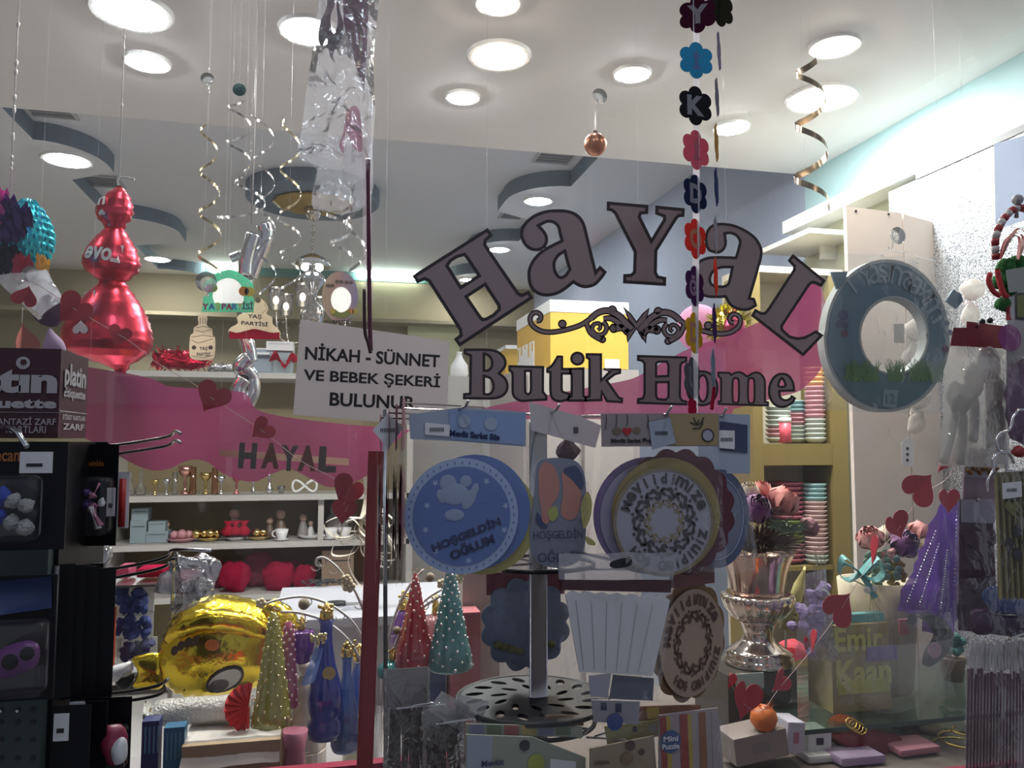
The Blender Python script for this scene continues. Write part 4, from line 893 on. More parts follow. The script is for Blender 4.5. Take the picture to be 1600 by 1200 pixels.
nt.links.new(tc.outputs['Generated'], sx.inputs[0]); nt.links.new(sx.outputs['X'], rp.inputs[0]); nt.links.new(rp.outputs[0], nt.nodes['Principled BSDF'].inputs['Base Color'])
rp.color_ramp.elements[0].color = (.85, .66, .42, 1); rp.color_ramp.elements[1].color = (.48, .42, .68, 1); e_ = rp.color_ramp.elements.new(.45); e_.color = (.85, .52, .42, 1)
ew = [(533 + 16 * cos(a), 468 + 20 * sin(a)) for a in [i * pi / 14 for i in range(28)]]
part('board', pix(egg, SGN + .06, .002, [ew]), m_egg, t); part('white_centre', pix(ew, SGN + .0605, .001), MATS['sign_bright_white'], t)
for x, y, nm in ((516, 446, 'print_brown'), (530, 440, 'print_brown'), (545, 441, 'print_brown')):
    c = P(x, y, SGN + .0585); part('printed_bow', join(*[ball(c + Vector((s * .006, 0, 0)), .0065, 10, 6, (1, .05, .8)) for s in (-1, 1)]), MATS[nm], t)
part('printed_banner', pix([(518, 492, 1), (524, 483, 1), (533, 489), (546, 482, 1), (552, 490, 1), (535, 498)], SGN + .0588, .0006, smooth=3), mat('print_olive', (.4, .42, .1), .5), t)
for x, col in ((520, 'yellow'), (549, 'orange'), (555, 'yellow')): part('printed_balloon', disc(P(x, 486, SGN + .058), 4 * M(SGN), 12, 'Y', .0005), MATS['balloon_' + col], t)
part('printed_letter', text_px('PARTİSİ', 533, 502, SGN + .0585, 26, 7, bold=.03), INK, t); thread(P(531, 424, SGN + .06), t)
# teal and purple foil ball at far left
c = P(42, 368, 2.1); kl = M(2.1, 40)
t = thing('foil_balloon', 'teal scaled foil balloon with purple petals and red tuft at the far left', 'foil balloon', P(40, 440, 2.1))
V, F = [], []
R_ = lambda v: (38 * sin(pi * min(1, v * 1.02)) ** .75 + 2) * kl
base = []
for j in range(11):
    v = (j + .5) / 11; n = 22
    for i in range(n):
        a = 2 * pi * (i + .5 * (j % 2)) / n; r = R_(v)
        p = c + Vector((r * cos(a), r * .85 * sin(a), (66 - 140 * v) * kl)); nn = Vector((cos(a), sin(a), .35)).normalized(); tt = Vector((-sin(a), cos(a), 0)); dn = Vector((0, 0, -1))
        w = r * pi / n * 1.15; h = 10 * kl; o = len(V)
        V += [p - tt * w + nn * .001, p + dn * h * 1.3 + nn * .006, p + tt * w + nn * .001, p - dn * h * .6 - nn * .001, p + nn * .009 + dn * h * .5]; F += [(o, o + 1, o + 4), (o + 1, o + 2, o + 4), (o + 2, o + 3, o + 4), (o + 3, o, o + 4)]
core = lathe([(max(1e-6, R_(i / 16) * .97), (66 - 140 * i / 16) * kl) for i in range(17)], c, 24)
part('scaled_body', join((V, F), core), mat('teal_foil', (.02, .55, .68), .22, .5), t)
def petals(cx, cy, r, m, n, nm, Y=2.03, sz=16, seed=1):
    R = random.Random(seed); gs = []
    for i in range(n):
        a = R.uniform(0, 2 * pi); q = r * sqrt(R.random()); x, y = cx + q * cos(a), cy + q * sin(a); b = R.uniform(.6, 1.3) * sz * kl; d = Vector((R.uniform(-.4, .4), -.5, R.uniform(.4, 1))).normalized(); s = d.cross(Vector((0, 1, .2))).normalized()
        p = P(x, y, Y + R.uniform(-.02, .03)); gs.append(([p - d * b, p + s * b * .45, p + d * b, p - s * b * .45], [(0, 1, 2, 3)]))
    part(nm, join(*gs), m, t)
cord(28, 30, 16, 302, 2.1, t, .0016, 14)
petals(18, 345, 30, mat('violet_foil', (.12, .06, .30), .25, .7), 70, 'violet_petals', seed=2); petals(-2, 318, 20, mat('pink_foil', (.7, .12, .45), .3, .4), 25, 'pink_petals', seed=3)
petals(8, 405, 22, mat('navy_foil', (.02, .02, .06), .25, .6), 40, 'navy_petals', seed=4); petals(34, 418, 16, mat('red_tissue', (.45, .03, .08), .6), 40, 'red_petals', 2.0, 12, 5); petals(66, 412, 10, mat('yellow_tissue', (.7, .45, .08), .6), 20, 'yellow_petals', 2.02, 9, 6)
# clear bag with dark cloth under it
t = thing('gift_bag', 'clear bag with white and purple contents hanging at the far left behind hearts', 'bag', P(50, 500, 1.98))
bag(t, [(-10, 432), (72, 420), (98, 470), (60, 500)], 1.965, .025, film('milky_film', (.9, .92, .95), .3, .35), .008, 3)
part('purple_cloth', jit(puff([(60, 470), (78, 455), (95, 462), (108, 475), (98, 500), (84, 512), (52, 495)], (82, 482), 2.0, .02), .006, 30, 2), cloth('dusk_purple_cloth', (.12, .07, .13), .3), t, True)
part('lilac_pouch', jit(puff([(75, 520), (80, 512), (90, 525), (103, 540), (100, 552), (66, 550)], (83, 538), 2.0, .02), .005, 30, 4), cloth('lilac_tulle', (.45, .36, .5), .4), t, True)
thread(P(60, 432, 1.98), t)
# heart garlands -----------------------------------------------------
m_heart = mat('red_felt', (.40, .018, .035), .7); m_heart2 = mat('red_card', (.45, .02, .04), .45)
def heart(c, s, roll=0, yaw=0, fold=.35, n=20):
    """two heart halves folded along the middle"""
    V, F = [], []
    for half in (-1, 1):
        o = len(V); T = [(half * 16 * sin(a) ** 3, 13 * cos(a) - 5 * cos(2 * a) - 2 * cos(3 * a) - cos(4 * a)) for a in [pi * i / n for i in range(n + 1)]]
        for d in (0, .0012):
            for x, y in T: V.append((x, d - abs(x) * fold * .0, y))
        k = n + 1
        F += [tuple(o + i for i in range(k)), tuple(o + k + i for i in range(k))[::-1]] + [(o + i, o + i + 1, o + k + i + 1, o + k + i) for i in range(n)]
    out = []
    for x, y, z in V:
        a = abs(x); out.append(Vector((x * cos(fold) * s / 32, (y if y == 0 else .0012) - a * sin(fold) * s / 32, (z + 2) * s / 32)))
    mx = Matrix.Translation(c) @ Matrix.Rotation(yaw, 4, 'Z') @ Matrix.Rotation(roll, 4, 'Y')
    return [mx @ v for v in out], F
def garland(label, hs, path, Y, m):
    t = thing('heart_garland', label, 'heart garland', P(hs[0][0], hs[0][1], Y), 'red heart garlands')
    part('string', tube(path3([P(x, y, Y) for x, y in path], 6), .0008, 5), mat('pink_string', (.6, .4, .4), .6), t)
    for x, y, w, roll, yaw, fold in hs: part('heart', heart(P(x, y, Y) + Vector((0, .001, 0)), w * M(Y, x), roll, yaw, fold), m, t)
    return t
HY = GY + .06
garland('string of folded red felt hearts across the left of the window', [(40, 462, 42, pi + .25, .2, .3), (113, 485, 64, .75, .2, .5), (185, 525, 40, .3, .4, .3), (331, 622, 58, .5, .1, .3), (408, 672, 42, .9, .2, .3), (543, 768, 58, .6, -.3, .5), (536, 800, 44, .1, .2, .4)],
        [(52, 440), (75, 455), (120, 485), (160, 508), (205, 535), (250, 570), (300, 598), (331, 622), (408, 672), (470, 720), (543, 762), (540, 800)], HY, m_heart)
tg = thing('heart_garland', 'single rust red paper heart hanging edge on at far left above the dark header', 'heart garland', P(34, 545, HY)); part('string', tube([P(36, 480, HY), P(34, 505, HY)], .0008, 5), THREAD, tg); part('heart', heart(P(34, 528, HY), 44 * M(HY), pi, 1.0, .6), mat('rust_card', (.30, .08, .06), .6), tg)
garland('string of red card hearts falling down the right of the window', [(1470, 722, 34, .4, .2, .9), (1438, 760, 50, .8 + pi, -.2, .25), (1482, 783, 36, 0, .1, .15), (1401, 822, 42, -.45, .1, .25), (1362, 862, 44, .5, 1.0, .4), (1312, 947, 52, .8 + pi, .0, .2), (1268, 1003, 34, .6, 1.1, .4), (1218, 1066, 36, .9, .3, .3), (1163, 1095, 58, .3, .3, .25), (1140, 1064, 26, .4, .6, .4)],
        [(1500, 700), (1482, 745), (1440, 775), (1401, 830), (1362, 875), (1312, 955), (1268, 1015), (1218, 1075), (1190, 1110), (1163, 1100), (1140, 1064)], HY, m_heart2)
# small letters HAYAL on a tape
t = thing('letter_garland', 'small brown and grey HAYAL letter banner low on the pink valance', 'letter banner', P(440, 740, 1.93))
part('tape', join(strip([P(343, 707, 1.93), P(545, 722, 1.93)], .016, lambda u: Vector((0, 0, 1)))), cloth('tan_tape', (.42, .33, .22), .5, .6), t)
for s, x, y, mm in (('H', 387, 712, 0), ('A', 423, 712, 1), ('Y', 452, 716, 0), ('A', 480, 716, 1), ('L', 512, 718, 0)):
    part('letter', text_px(s, x, y, 1.927, 28, 40, radians(-3), bold=.06), (mat('grey_glitter_card', (.09, .08, .08), .5), mat('rust_glitter_card', (.16, .06, .03), .5))[mm], t)
thread(P(343, 707, 1.93), t); thread(P(545, 722, 1.93), t)
# pink valance
m_pinkf = cloth('pink_organza', (.28, .05, .13), .45, .8)
def drape(outline, Y, label, seed, wave=.02):
    L = [Vector(p) for p in smooth_path(outline, 4, True)]
    def at(p): q = P(p.x, p.y, Y); return q + Vector((0, wave * (sin(q.x * 14 + seed) + .6 * noise.noise(q * 6)), 0))
    # sub-divide by slicing into columns so that the folds show
    xs0, xs1 = min(p.x for p in L), max(p.x for p in L); n = 70; V, F = [], []; k = len(L)
    cols_ = []
    for i in range(n + 1):
        x = xs0 + (xs1 - xs0) * (i + .001) / (n + .002); ys = []
        for j in range(k):
            a, b = L[j], L[(j + 1) % k]
            if (a.x - x) * (b.x - x) < 0: ys.append(a.y + (b.y - a.y) * (x - a.x) / (b.x - a.x))
        cols_.append((x, min(ys), max(ys)) if len(ys) > 1 else (x, 0, 0))
    for x, y0, y1 in cols_:
        for j in range(7): V.append(at(Vector((x, y0 + (y1 - y0) * j / 6))))
    for i in range(n):
        for j in range(6): F.append((i * 7 + j, i * 7 + j + 1, (i + 1) * 7 + j + 1, (i + 1) * 7 + j))
    t = thing('valance', label, 'valance', P(sum(p.x for p in L) / k, max(p.y for p in L), Y), 'pink organza valance')
    part('fabric', (V, F), m_pinkf, t, True); return t, L
t, _ = drape([(126, 572, 1), (200, 583), (238, 592), (262, 603), (383, 614), (400, 640), (470, 655), (640, 672, 1), (618, 690, 1), (600, 705), (575, 742), (545, 757), (517, 762), (500, 757), (470, 740), (450, 733), (425, 740), (400, 752), (370, 748), (345, 737), (325, 722), (305, 718), (285, 722), (265, 732), (240, 736), (215, 730), (182, 712), (125, 680, 1)], 2.0, 'scalloped pink organza valance at the left with wavy lower edge', 1)
for x, y in ((140, 590), (383, 616), (600, 668)): thread(P(x, y, 2.0), t)
t, _ = drape([(735, 642, 1), (830, 622), (960, 598), (1000, 587), (1070, 548), (1130, 525), (1200, 495), (1235, 455), (1262, 442), (1290, 455), (1293, 520), (1285, 575), (1265, 600), (1250, 612), (1200, 625), (1140, 640, 1), (1140, 655, 1), (735, 655, 1)], 2.05, 'wide pink organza swag behind the lettering rising to the right', 2, .015)
for x, y in ((760, 640), (1000, 590), (1262, 445)): thread(P(x, y, 2.05), t)
# gold tinsel ball and pink balloon behind the flower banner
c = P(1138, 512, 2.5); r = 38 * M(2.5, 1138); gs = []
for i in range(260):
    d = Vector((rnd.gauss(0, 1), rnd.gauss(0, 1), rnd.gauss(0, 1))).normalized(); s = d.cross(Vector((.3, .5, .8))).normalized() * .008; gs.append(([c + d * r * .5 - s, c + d * r * .5 + s, c + d * r * rnd.uniform(.8, 1.1)], [(0, 1, 2)]))
t = thing('tinsel_ball', 'gold green tinsel ball behind the flower letter banner', 'tinsel ball', c - Vector((0, 0, r))); part('tinsel', join(ball(c, r * .7, 16, 10), *gs), foil('gold_green_tinsel', (.62, .55, .12), .2, 0), t)
part('red_centre', jit(ball(c + Vector((-.01, -r * .62, -.005)), r * .42, 12, 8), .006, 50, 1), foil('magenta_foil', (.65, .1, .2), .25, .2), t, True); thread(c, t)
c = P(1092, 512, 2.74); r = 32 * M(2.74, 1092)
t = thing('balloon', 'pale pink round balloon behind the purple and yellow flowers of the banner', 'balloon', c - Vector((0, 0, r))); part('body', ball(c, r, 26, 16, (1, 1, 1.06)), cloth('pink_latex', (.65, .38, .52), .6), t, True); part('knot', lathe([(.001, 0), (.007, -.012), (.001, -.008)], c - Vector((0, 0, r * 1.05)), 10), MATS['pink_latex'], t); thread(c + Vector((0, 0, r)), t)
# ------------------------------------------------------------------ on the window ledge
ZP = P(520, 1193, 1.87).z - .25
LG = lambda px, py, z=None: PZ(px, py, ZP if z is None else z)
t = thing('window_ledge', 'white display ledge with a dark red front edge inside the window', 'display ledge', Vector((-.2, 2.3, 0)))
xsp = P(790, 1150, 1.87).x; ZPR = P(1300, 1212, 1.9).z
struct('trim_7', span((-2.3, GY + .02, P(520, 1193, 1.84).z - .035), (P(700, 1190, 1.84).x, GY + .05, P(520, 1193, 1.84).z)), mat('sill_red', (.30, .02, .055), .4))
def ledge(x0, x1, z, t, m=None):
    part('top_board', span((x0, 1.87, z - .03), (x1, 2.72, z)), m or mat('ledge_grey', (.33, .31, .31), .5), t)
    part('front_edge', span((x0, 1.855, z - .05), (x1, 1.87, z + .004)), mat('ledge_red', (.38, .02, .06), .4), t)
    for x in (x0 + .05, x1 - .1): part('support', span((x, 1.9, 0), (x + .05, 2.68, z - .03)), m_white, t)
ledge(-2.3, xsp, ZP, t)
t = thing('window_ledge', 'lower display ledge at the right under the glass shelf', 'display ledge', Vector((1.2, 2.3, 0)))
ledge(xsp + .01, 2.3, ZPR, t, mat('ledge_brown', (.13, .105, .09), .6))
ZP += .002
def stand_on(px, py, Y): q = P(px, py, Y); return q
# gold foil balloon --------------------------------------------------
m_gf = foil('gold_foil', (.86, .64, .05), .2, .6, 20); YG = 2.32
gb = thing('foil_balloon', 'large golden foil balloon with one big printed eye lying on bubble wrap', 'foil balloon', P(350, 1085, YG))
head = [(248, 1042), (250, 1010), (258, 985), (275, 958), (305, 938), (345, 929), (390, 936), (425, 946), (455, 955), (468, 975), (470, 1000), (462, 1030), (448, 1052), (420, 1066), (385, 1078), (335, 1087), (290, 1086), (262, 1072)]
part('head', puff(head, (352, 1005), YG, .11, 9, .010, 34), m_gf, gb, True)
part('brow_roll', jit(fat([(262, 1000, -.09), (278, 985, -.115), (305, 972, -.125), (335, 968, -.125), (375, 972, -.115), (410, 985, -.095), (435, 1000, -.06)], YG, [.012, .02, .026, .027, .026, .022, .012]), .004, 50, 3), m_gf, gb, True)
part('crest', jit(fat([(420, 950, -.02), (440, 968, -.04), (452, 995, -.03), (450, 1022, -.02)], YG, [.03, .038, .034, .02]), .005, 40, 5), m_gf, gb, True)
fin = part('side_fin', puff([(206, 1030), (225, 1022), (252, 1022), (262, 1045), (252, 1075), (225, 1076), (207, 1072), (215, 1050)], (240, 1050), YG - .02, .018, 6, .006, 16), m_gf, gb, True)
part('fin_glove', puff([(158, 1066), (165, 1048), (178, 1040), (192, 1036), (206, 1034), (208, 1048), (196, 1052), (182, 1066), (170, 1060)], (188, 1048), YG - .02, .018, 5, .003, 10), mat('white_foil', (.75, .75, .76), .25, .2), fin, True)
part('fin_tip', puff([(180, 1066), (200, 1056), (210, 1052), (206, 1072), (190, 1078)], (198, 1066), YG - .01, .012, 5), BLACK, fin, True)
def onhead(px, py, lift=.004):
    q = P(px, py, YG); dmin = 1
    C = Vector((352, 1005)); v = Vector((px, py)) - C
    L = smooth_path(head, 4, True); best = 0
    for p in L:
        w = p - C
        if w.length > 0:
            c_ = (w.x * v.x + w.y * v.y) / (w.length * max(1e-6, v.length))
            if c_ > .985: best = max(best, v.length / w.length)
    s = min(.98, best or .3); return q + Vector((0, -.11 * sqrt(1 - s * s) - lift, 0))
def patch(pts, m, nm, lift, par=gb):
    pts = smooth_path(pts, 5, True); C = Vector((sum(p.x for p in pts) / len(pts), sum(p.y for p in pts) / len(pts)))
    V = [onhead(C.x, C.y, lift)]; k = len(pts); F = []
    for r in (.35, .7, 1):
        for p in pts: q = C + (p - C) * r; V.append(onhead(q.x, q.y, lift))
    for i in range(k): F.append((0, 1 + i, 1 + (i + 1) % k))
    for r in range(2):
        for i in range(k): F.append((1 + r * k + i, 1 + (r + 1) * k + i, 1 + (r + 1) * k + (i + 1) % k, 1 + r * k + (i + 1) % k))
    return part(nm, (V, F), m, par, True)
el = lambda cx, cy, rx, ry, a: [(cx + rx * cos(t_) * cos(a) - ry * sin(t_) * sin(a), cy + rx * cos(t_) * sin(a) + ry * sin(t_) * cos(a)) for t_ in [i * pi / 8 for i in range(16)]]
ey = patch(el(358, 1048, 32, 18, -.55), mat('eye_rim', (.06, .03, .02), .4), 'eye_rim', .006)
patch(el(358, 1047, 28, 14.5, -.55), mat('eye_white', (.68, .66, .62), .4), 'eye_white', .009, ey); patch(el(348, 1056, 17, 9.5, -.35), mat('eye_pupil', (.10, .085, .08), .4), 'pupil', .012, ey)
patch([(293, 1066), (297, 1066), (299, 1078), (296, 1084), (292, 1078)], INK, 'nostril', .005)
patch(el(343, 988, 11, 8, 0), mat('orange_print', (.70, .20, .04), .4), 'orange_spot', .035)
for k, (x, y) in enumerate(((285, 1000), (295, 992), (306, 986), (317, 983))): patch(el(x, y, 5.5, 8, .6), mat('brow_brown', (.09, .05, .02), .5), 'brow_mark', .034)
# carton, bubble wrap, fan

q0 = P(362, 1200, 1.98)
t = thing('carton', 'brown cardboard carton with white taped lid below the golden balloon', 'carton', Vector((q0.x, 2.1, ZP)))
a, b = P(284, 1160, 1.98), P(438, 1165, 1.98)
part('carton', span((a.x, 1.98, ZP), (b.x, 2.26, P(300, 1166, 1.98).z)), mat('tan_cardboard', (.40, .29, .18), .75, var=.08), t)
zt = P(300, 1166, 1.98).z
part('paper_cover', jit(grid(lambda u, v: Vector((a.x + .0 + (b.x - a.x) * u, 1.965 + .3 * v, zt + .004 - (.05 if v == 0 else 0))), 12, 8), .004, 30, 3), mat('crumpled_white_paper', (.66, .62, .56), .6), t)
zc_ = zt
t = thing('bubble_wrap_roll', 'roll of clear bubble wrap lying across the cardboard carton', 'bubble wrap', P(300, 1130, 2.1))
rr = 17 * M(2.12); A_, B_ = P(228, 1122, 2.12), P(392, 1104, 2.1); A_.z = max(A_.z, zt + rr + .006); B_.z = max(B_.z, zt + rr + .006)
roll = jit(tube([A_.lerp(B_, i / 10) for i in range(11)], rr, 26), .004, 60, 1)
part('roll', roll, mat('bubble_film', (.72, .70, .64), .2, bump=.8, bscale=160, spec=.8), t, True)
part('core', tube([A_ - (B_ - A_).normalized() * .004, A_ + (B_ - A_).normalized() * .01], rr * .45, 16), MATS['tan_cardboard'], t)
for k, (x0, y0, x1, y1, mn, c_, lb) in enumerate(((256, 1138, 290, 1192, 'teal_blue_card', (.03, .14, .26), 'teal blue slim box standing left of the cardboard carton'), (222, 1128, 250, 1182, 'navy_blue_card', (.02, .03, .13), 'navy blue slim box in film left of the teal blue one'))):
    a_, b_ = P(x0, y0, 2.0), P(x1, y1, 2.0); t = thing('slim_box', lb, 'box', Vector(((a_.x + b_.x) / 2, 2.02, ZP)), 'slim blue boxes left of the carton')
    part('box', span((a_.x, 2.0, ZP), (b_.x - .004, 2.04, a_.z)), mat(mn, c_, .4), t); part('label_bars', join(*[span((a_.x + .006 + .009 * i, 1.999, a_.z - .07), (a_.x + .01 + .009 * i, 2.0, a_.z - .012)) for i in range(4)]), MATS['sky_print'] if 'sky_print' in MATS else mat('sky_print', (.08, .24, .36), .5), t)
# red honeycomb fan
t = thing('paper_fan', 'red pleated paper fan standing beside the golden green glass tree', 'paper fan', P(362, 1140, 2.05))
C = P(388, 1105, 2.05); V = [C]; F = []; n = 18
for i in range(n + 1):
    a = radians(80) + radians(185) * i / n; V.append(C + Vector((cos(a) * 40 * kr * .9, (.008 if i % 2 else -.008), sin(a) * 41 * kr * .9)))
F = [(0, i + 1, i + 2) for i in range(n)]
part('pleats', (V, F), mat('red_tissue_paper', (.70, .03, .03), .6), t); part('handle', tube([C, Vector((C.x, C.y, zt + .006))], .003, 6), MATS['red_tissue_paper'], t)
# wire stand with glass ornaments -----------------------------------
WY = 2.2; m_wire = mat('white_wire', (.66, .63, .60), .35, .2)
root_px = (594, 1118)
arcs = [[(592, 1120), (583, 1050), (560, 985), (525, 950), (480, 933), (440, 936), (408, 946)], [(590, 1120), (575, 1060), (548, 1005), (510, 972), (470, 958), (438, 956)],
        [(594, 1120), (590, 1050), (578, 985), (558, 930), (541, 905), (525, 885), (507, 872), (496, 873), (494, 882), (502, 885)], [(596, 1120), (602, 1030), (618, 960), (640, 915), (662, 890)],
        [(597, 1120), (608, 1040), (630, 980), (660, 950), (690, 930), (712, 915)], [(598, 1120), (608, 1060), (622, 1015), (640, 990), (660, 976)], [(597, 1120), (606, 1050), (640, 965), (668, 935), (700, 916), (722, 905)]]
ws = thing('wire_stand', 'white curled wire ornament stand with pale flowers on its arms', 'ornament stand', P(594, 1120, WY))
zb_ = P(594, 1120, WY); part('base', lathe([(.09, 0), (.09, .006), (.02, .014), (.012, zb_.z - ZP + .03)], (zb_.x, WY, ZP), 24), m_wire, ws, True)
arc3 = []
for A in arcs:
    p3 = path3([P(x, y, WY) for x, y in A], 6); arc3 += p3; part('arm', tube(p3, .0036, 7), m_wire, ws, True)
    gs = []
    for i in range(10, len(p3) - 4, 7):
        o = p3[i]; gs.append(tube([o + Vector((.012 * cos(a), 0, -.012 + .012 * sin(a))) for a in [pi / 2 - j * .5 for j in range(10)]], .0015, 5))
    if gs: part('curl', join(*gs), m_wire, ws)
for x, y, r, nm in ((545, 915, 9, 'cream_flower'), (541, 905, 7, 'cream_flower'), (722, 890, 9, 'cream_flower'), (716, 904, 7, 'cream_flower'), (690, 912, 7, 'cream_flower'), (672, 902, 7, 'brown_bead'), (620, 985, 6, 'brown_bead'), (475, 944, 8, 'brown_bead'), (512, 962, 6, 'cream_flower'), (408, 942, 7, 'cream_flower')):
    c = P(x, y, WY - .01); k = M(WY)
    gs = [ball(c + Vector((r * .6 * k * cos(a), -.004, r * .6 * k * sin(a))), r * .5 * k, 10, 6) for a in [i * 2 * pi / 5 for i in range(5)]] + [ball(c + Vector((0, -.008, 0)), r * .35 * k, 8, 6)] if nm == 'cream_flower' else [ball(c, r * k, 12, 8)]
    part('flower' if nm == 'cream_flower' else 'bead', join(*gs), mat(nm, (.72, .62, .40) if nm == 'cream_flower' else (.25, .2, .13), .5), ws, True)
def glassm(nm, col, haze=.75): return film(nm, tuple(min(1, .35 + .65 * c) for c in col), .3, haze, col, bump=0, rough=.05)
def hook_to(t, top):
    q = min(arc3, key=lambda p: (p - top).length); part('hook', tube(path3([top, (top + q) / 2 + Vector((.004, -.004, 0)), q], 4), .0012, 5), GOLD, t)
def gold_cap(t, c, r, h):
    R = random.Random(int(c.x * 1000)); part('gold_top', join(lathe([(r * .8, 0), (r, h * .1), (r * .85, h * .5), (r * .5, h * .6), (r * .3, h)], c, 14), *[ball(c + Vector((R.uniform(-1, 1) * r * 1.2, -r * R.uniform(.2, 1), h * R.uniform(.2, 1.0))), r * .3, 8, 5) for i in range(9)]), mat('gold_wire', (.75, .58, .2), .2, 1), t, True)
def beaded_tree(x, ytop, ybot, wtop, wbot, Y, m, bm, label, beads=90, tip=None):
    k = M(Y, x); c = P(x, ybot, Y); H = (ybot - ytop) * MV(Y); t = thing('glass_tree', label, 'glass ornament', c, 'hanging glass ornaments')
    prof = [(wbot * .45 * k, 0), (wbot * .5 * k, H * .03), (wbot * .44 * k, H * .2)] + [((wbot * .5 * (1 - u) + wtop * .5 * u) * k * (1 + .05 * (i % 2)), H * u) for i, u in enumerate([.3, .4, .5, .6, .7, .8, .9])] + [(wtop * .3 * k, H)]
    part('body', lathe(prof, c, 24), m, t, True); gs = []; R = random.Random(int(x))
    for i in range(beads):
        u = (i + .5) / beads; w = i * 2.4; r = (wbot * .5 * (1 - u) + wtop * .5 * u) * k; gs.append(ball(c + Vector((r * cos(w), r * sin(w), H * (u * .95 + .02))), R.uniform(.0032, .0048), 7, 5))
    part('beads', join(*gs), bm, t, True); top = c + Vector((0, 0, H)); part('loop', tube([top + Vector((.008 * cos(a), 0, .006 + .008 * sin(a))) for a in [i * pi / 6 for i in range(13)]], .0013, 5), GOLD, t)
    hook_to(t, top + Vector((0, 0, .014))); return t
m_bead = mat('gold_bead', (.75, .66, .35), .15, .9); m_sbead = mat('silver_bead', (.82, .84, .86), .12, .9)
beaded_tree(424, 978, 1148, 14, 66, 2.08, glassm('olive_glass', (.50, .48, .10)), m_bead, 'tall golden green beaded glass tree before the golden balloon', 130)
beaded_tree(449, 985, 1105, 14, 34, 2.13, glassm('pink_glass', (.62, .16, .30)), mat('pink_bead', (.85, .6, .65), .15, .5), 'narrow pink beaded glass tree behind the golden green one', 70)
beaded_tree(648, 905, 1041, 6, 62, 2.15, glassm('ruby_glass', (.52, .03, .06)), mat('ruby_bead', (.85, .5, .45), .12, .7), 'red beaded glass tree hanging on the wire stand', 80)
beaded_tree(703, 893, 1045, 10, 70, 2.12, glassm('teal_glass', (.10, .32, .34)), m_sbead, 'teal glass tree studded with silver beads, right on the wire stand', 120)
def bottle(x, ytop, ybot, prof, Y, m, label, capw=8, caph=20, lobes=0, inner=None, name='glass_bottle'):
    k = M(Y, x); c = P(x, ybot, Y); H = (ybot - ytop) * MV(Y)
    t = thing(name, label, 'glass ornament', c, 'hanging glass ornaments')
    part('body', lathe([(w * k, H * u) for w, u in prof], c, 26), m, t, True)
    if inner: part('liquid', lathe([(max(0.0003, w * .8 * k), H * (u * .86 + .05)) for w, u in prof if u < .6], c, 22), inner, t, True)
    gold_cap(t, c + Vector((0, 0, H)), capw * k, caph * k); hook_to(t, c + Vector((0, 0, H + caph * k))); return t
m_pur = glassm('purple_glass', (.22, .03, .38)); m_blu = glassm('cobalt_glass', (.02, .05, .42)); m_blu2 = glassm('sky_glass', (.12, .25, .62)); m_rosy = glassm('rose_glass', (.72, .38, .38), .6); m_tea = glassm('turquoise_glass', (.05, .45, .45), .7)
bottle(470, 990, 1036, [(10, 0), (15, .05), (14, .18), (18, .26), (20, .5), (20, .96), (18, 1)], 2.17, m_pur, 'purple glass cup ornament with gold cap left of the blue bottles', 6, 22)
t1_ = bottle(507, 986, 1152, [(24, 0), (26, .05), (26, .12), (21, .16), (25, .22), (27, .32), (23, .46), (15, .62), (10, .8), (9, .92), (12, 1)], 2.14, m_blu, 'dark blue glass bottle with round gold seal hanging from the wire stand', 11, 26)
part('seal', disc(P(514, 1047, 2.14) + Vector((0, -.032, 0)), 9 * M(2.14), 18, 'Y', .003), mat('gold_seal', (.45, .36, .12), .4), t1_)
part('neck_charm', join(*[ball(P(497 + rnd.uniform(-12, 12), 1000 + rnd.uniform(-9, 9), 2.10), .005, 8, 5) for i in range(16)]), m_bead, t1_, True)
part('blue_tassel', sheet([(492, 1012), (505, 1014), (492, 1065), (470, 1072)], 2.10, .01, .004, n=8), cloth('blue_gauze', (.15, .25, .6), .5, .7), t1_, True)
bottle(540, 1040, 1172, [(20, 0), (23, .06), (24, .22), (20, .42), (12, .62), (7, .8), (7, .96), (8, 1)], 2.2, m_blu2, 'second blue glass bottle, lower and to the right of the sealed one', 10, 24, inner=m_blu)
bottle(629, 960, 1040, [(2, 0), (14, .2), (19, .45), (17, .7), (9, .92), (7, 1)], 2.24, glassm('violet_glass', (.32, .12, .5)), 'violet drop shaped glass ornament behind the red beaded tree', 8, 30)
bottle(681, 965, 1030, [(12, 0), (20, .06), (19, .3), (22, .5), (22, .9), (10, 1)], 2.26, m_rosy, 'rose glass cup ornament with a gold cap between red and teal trees', 7, 30)
bottle(614, 1035, 1062, [(10, 0), (22, .2), (24, .6), (14, 1)], 2.2, m_tea, 'small turquoise glass dish ornament behind the red post', 7, 20)
bottle(560, 1040, 1120, [(8, 0), (12, .2), (12, .7), (6, 1)], 2.25, m_blu2, 'pale blue thin glass phial with gold curls beside the red post', 9, 26)
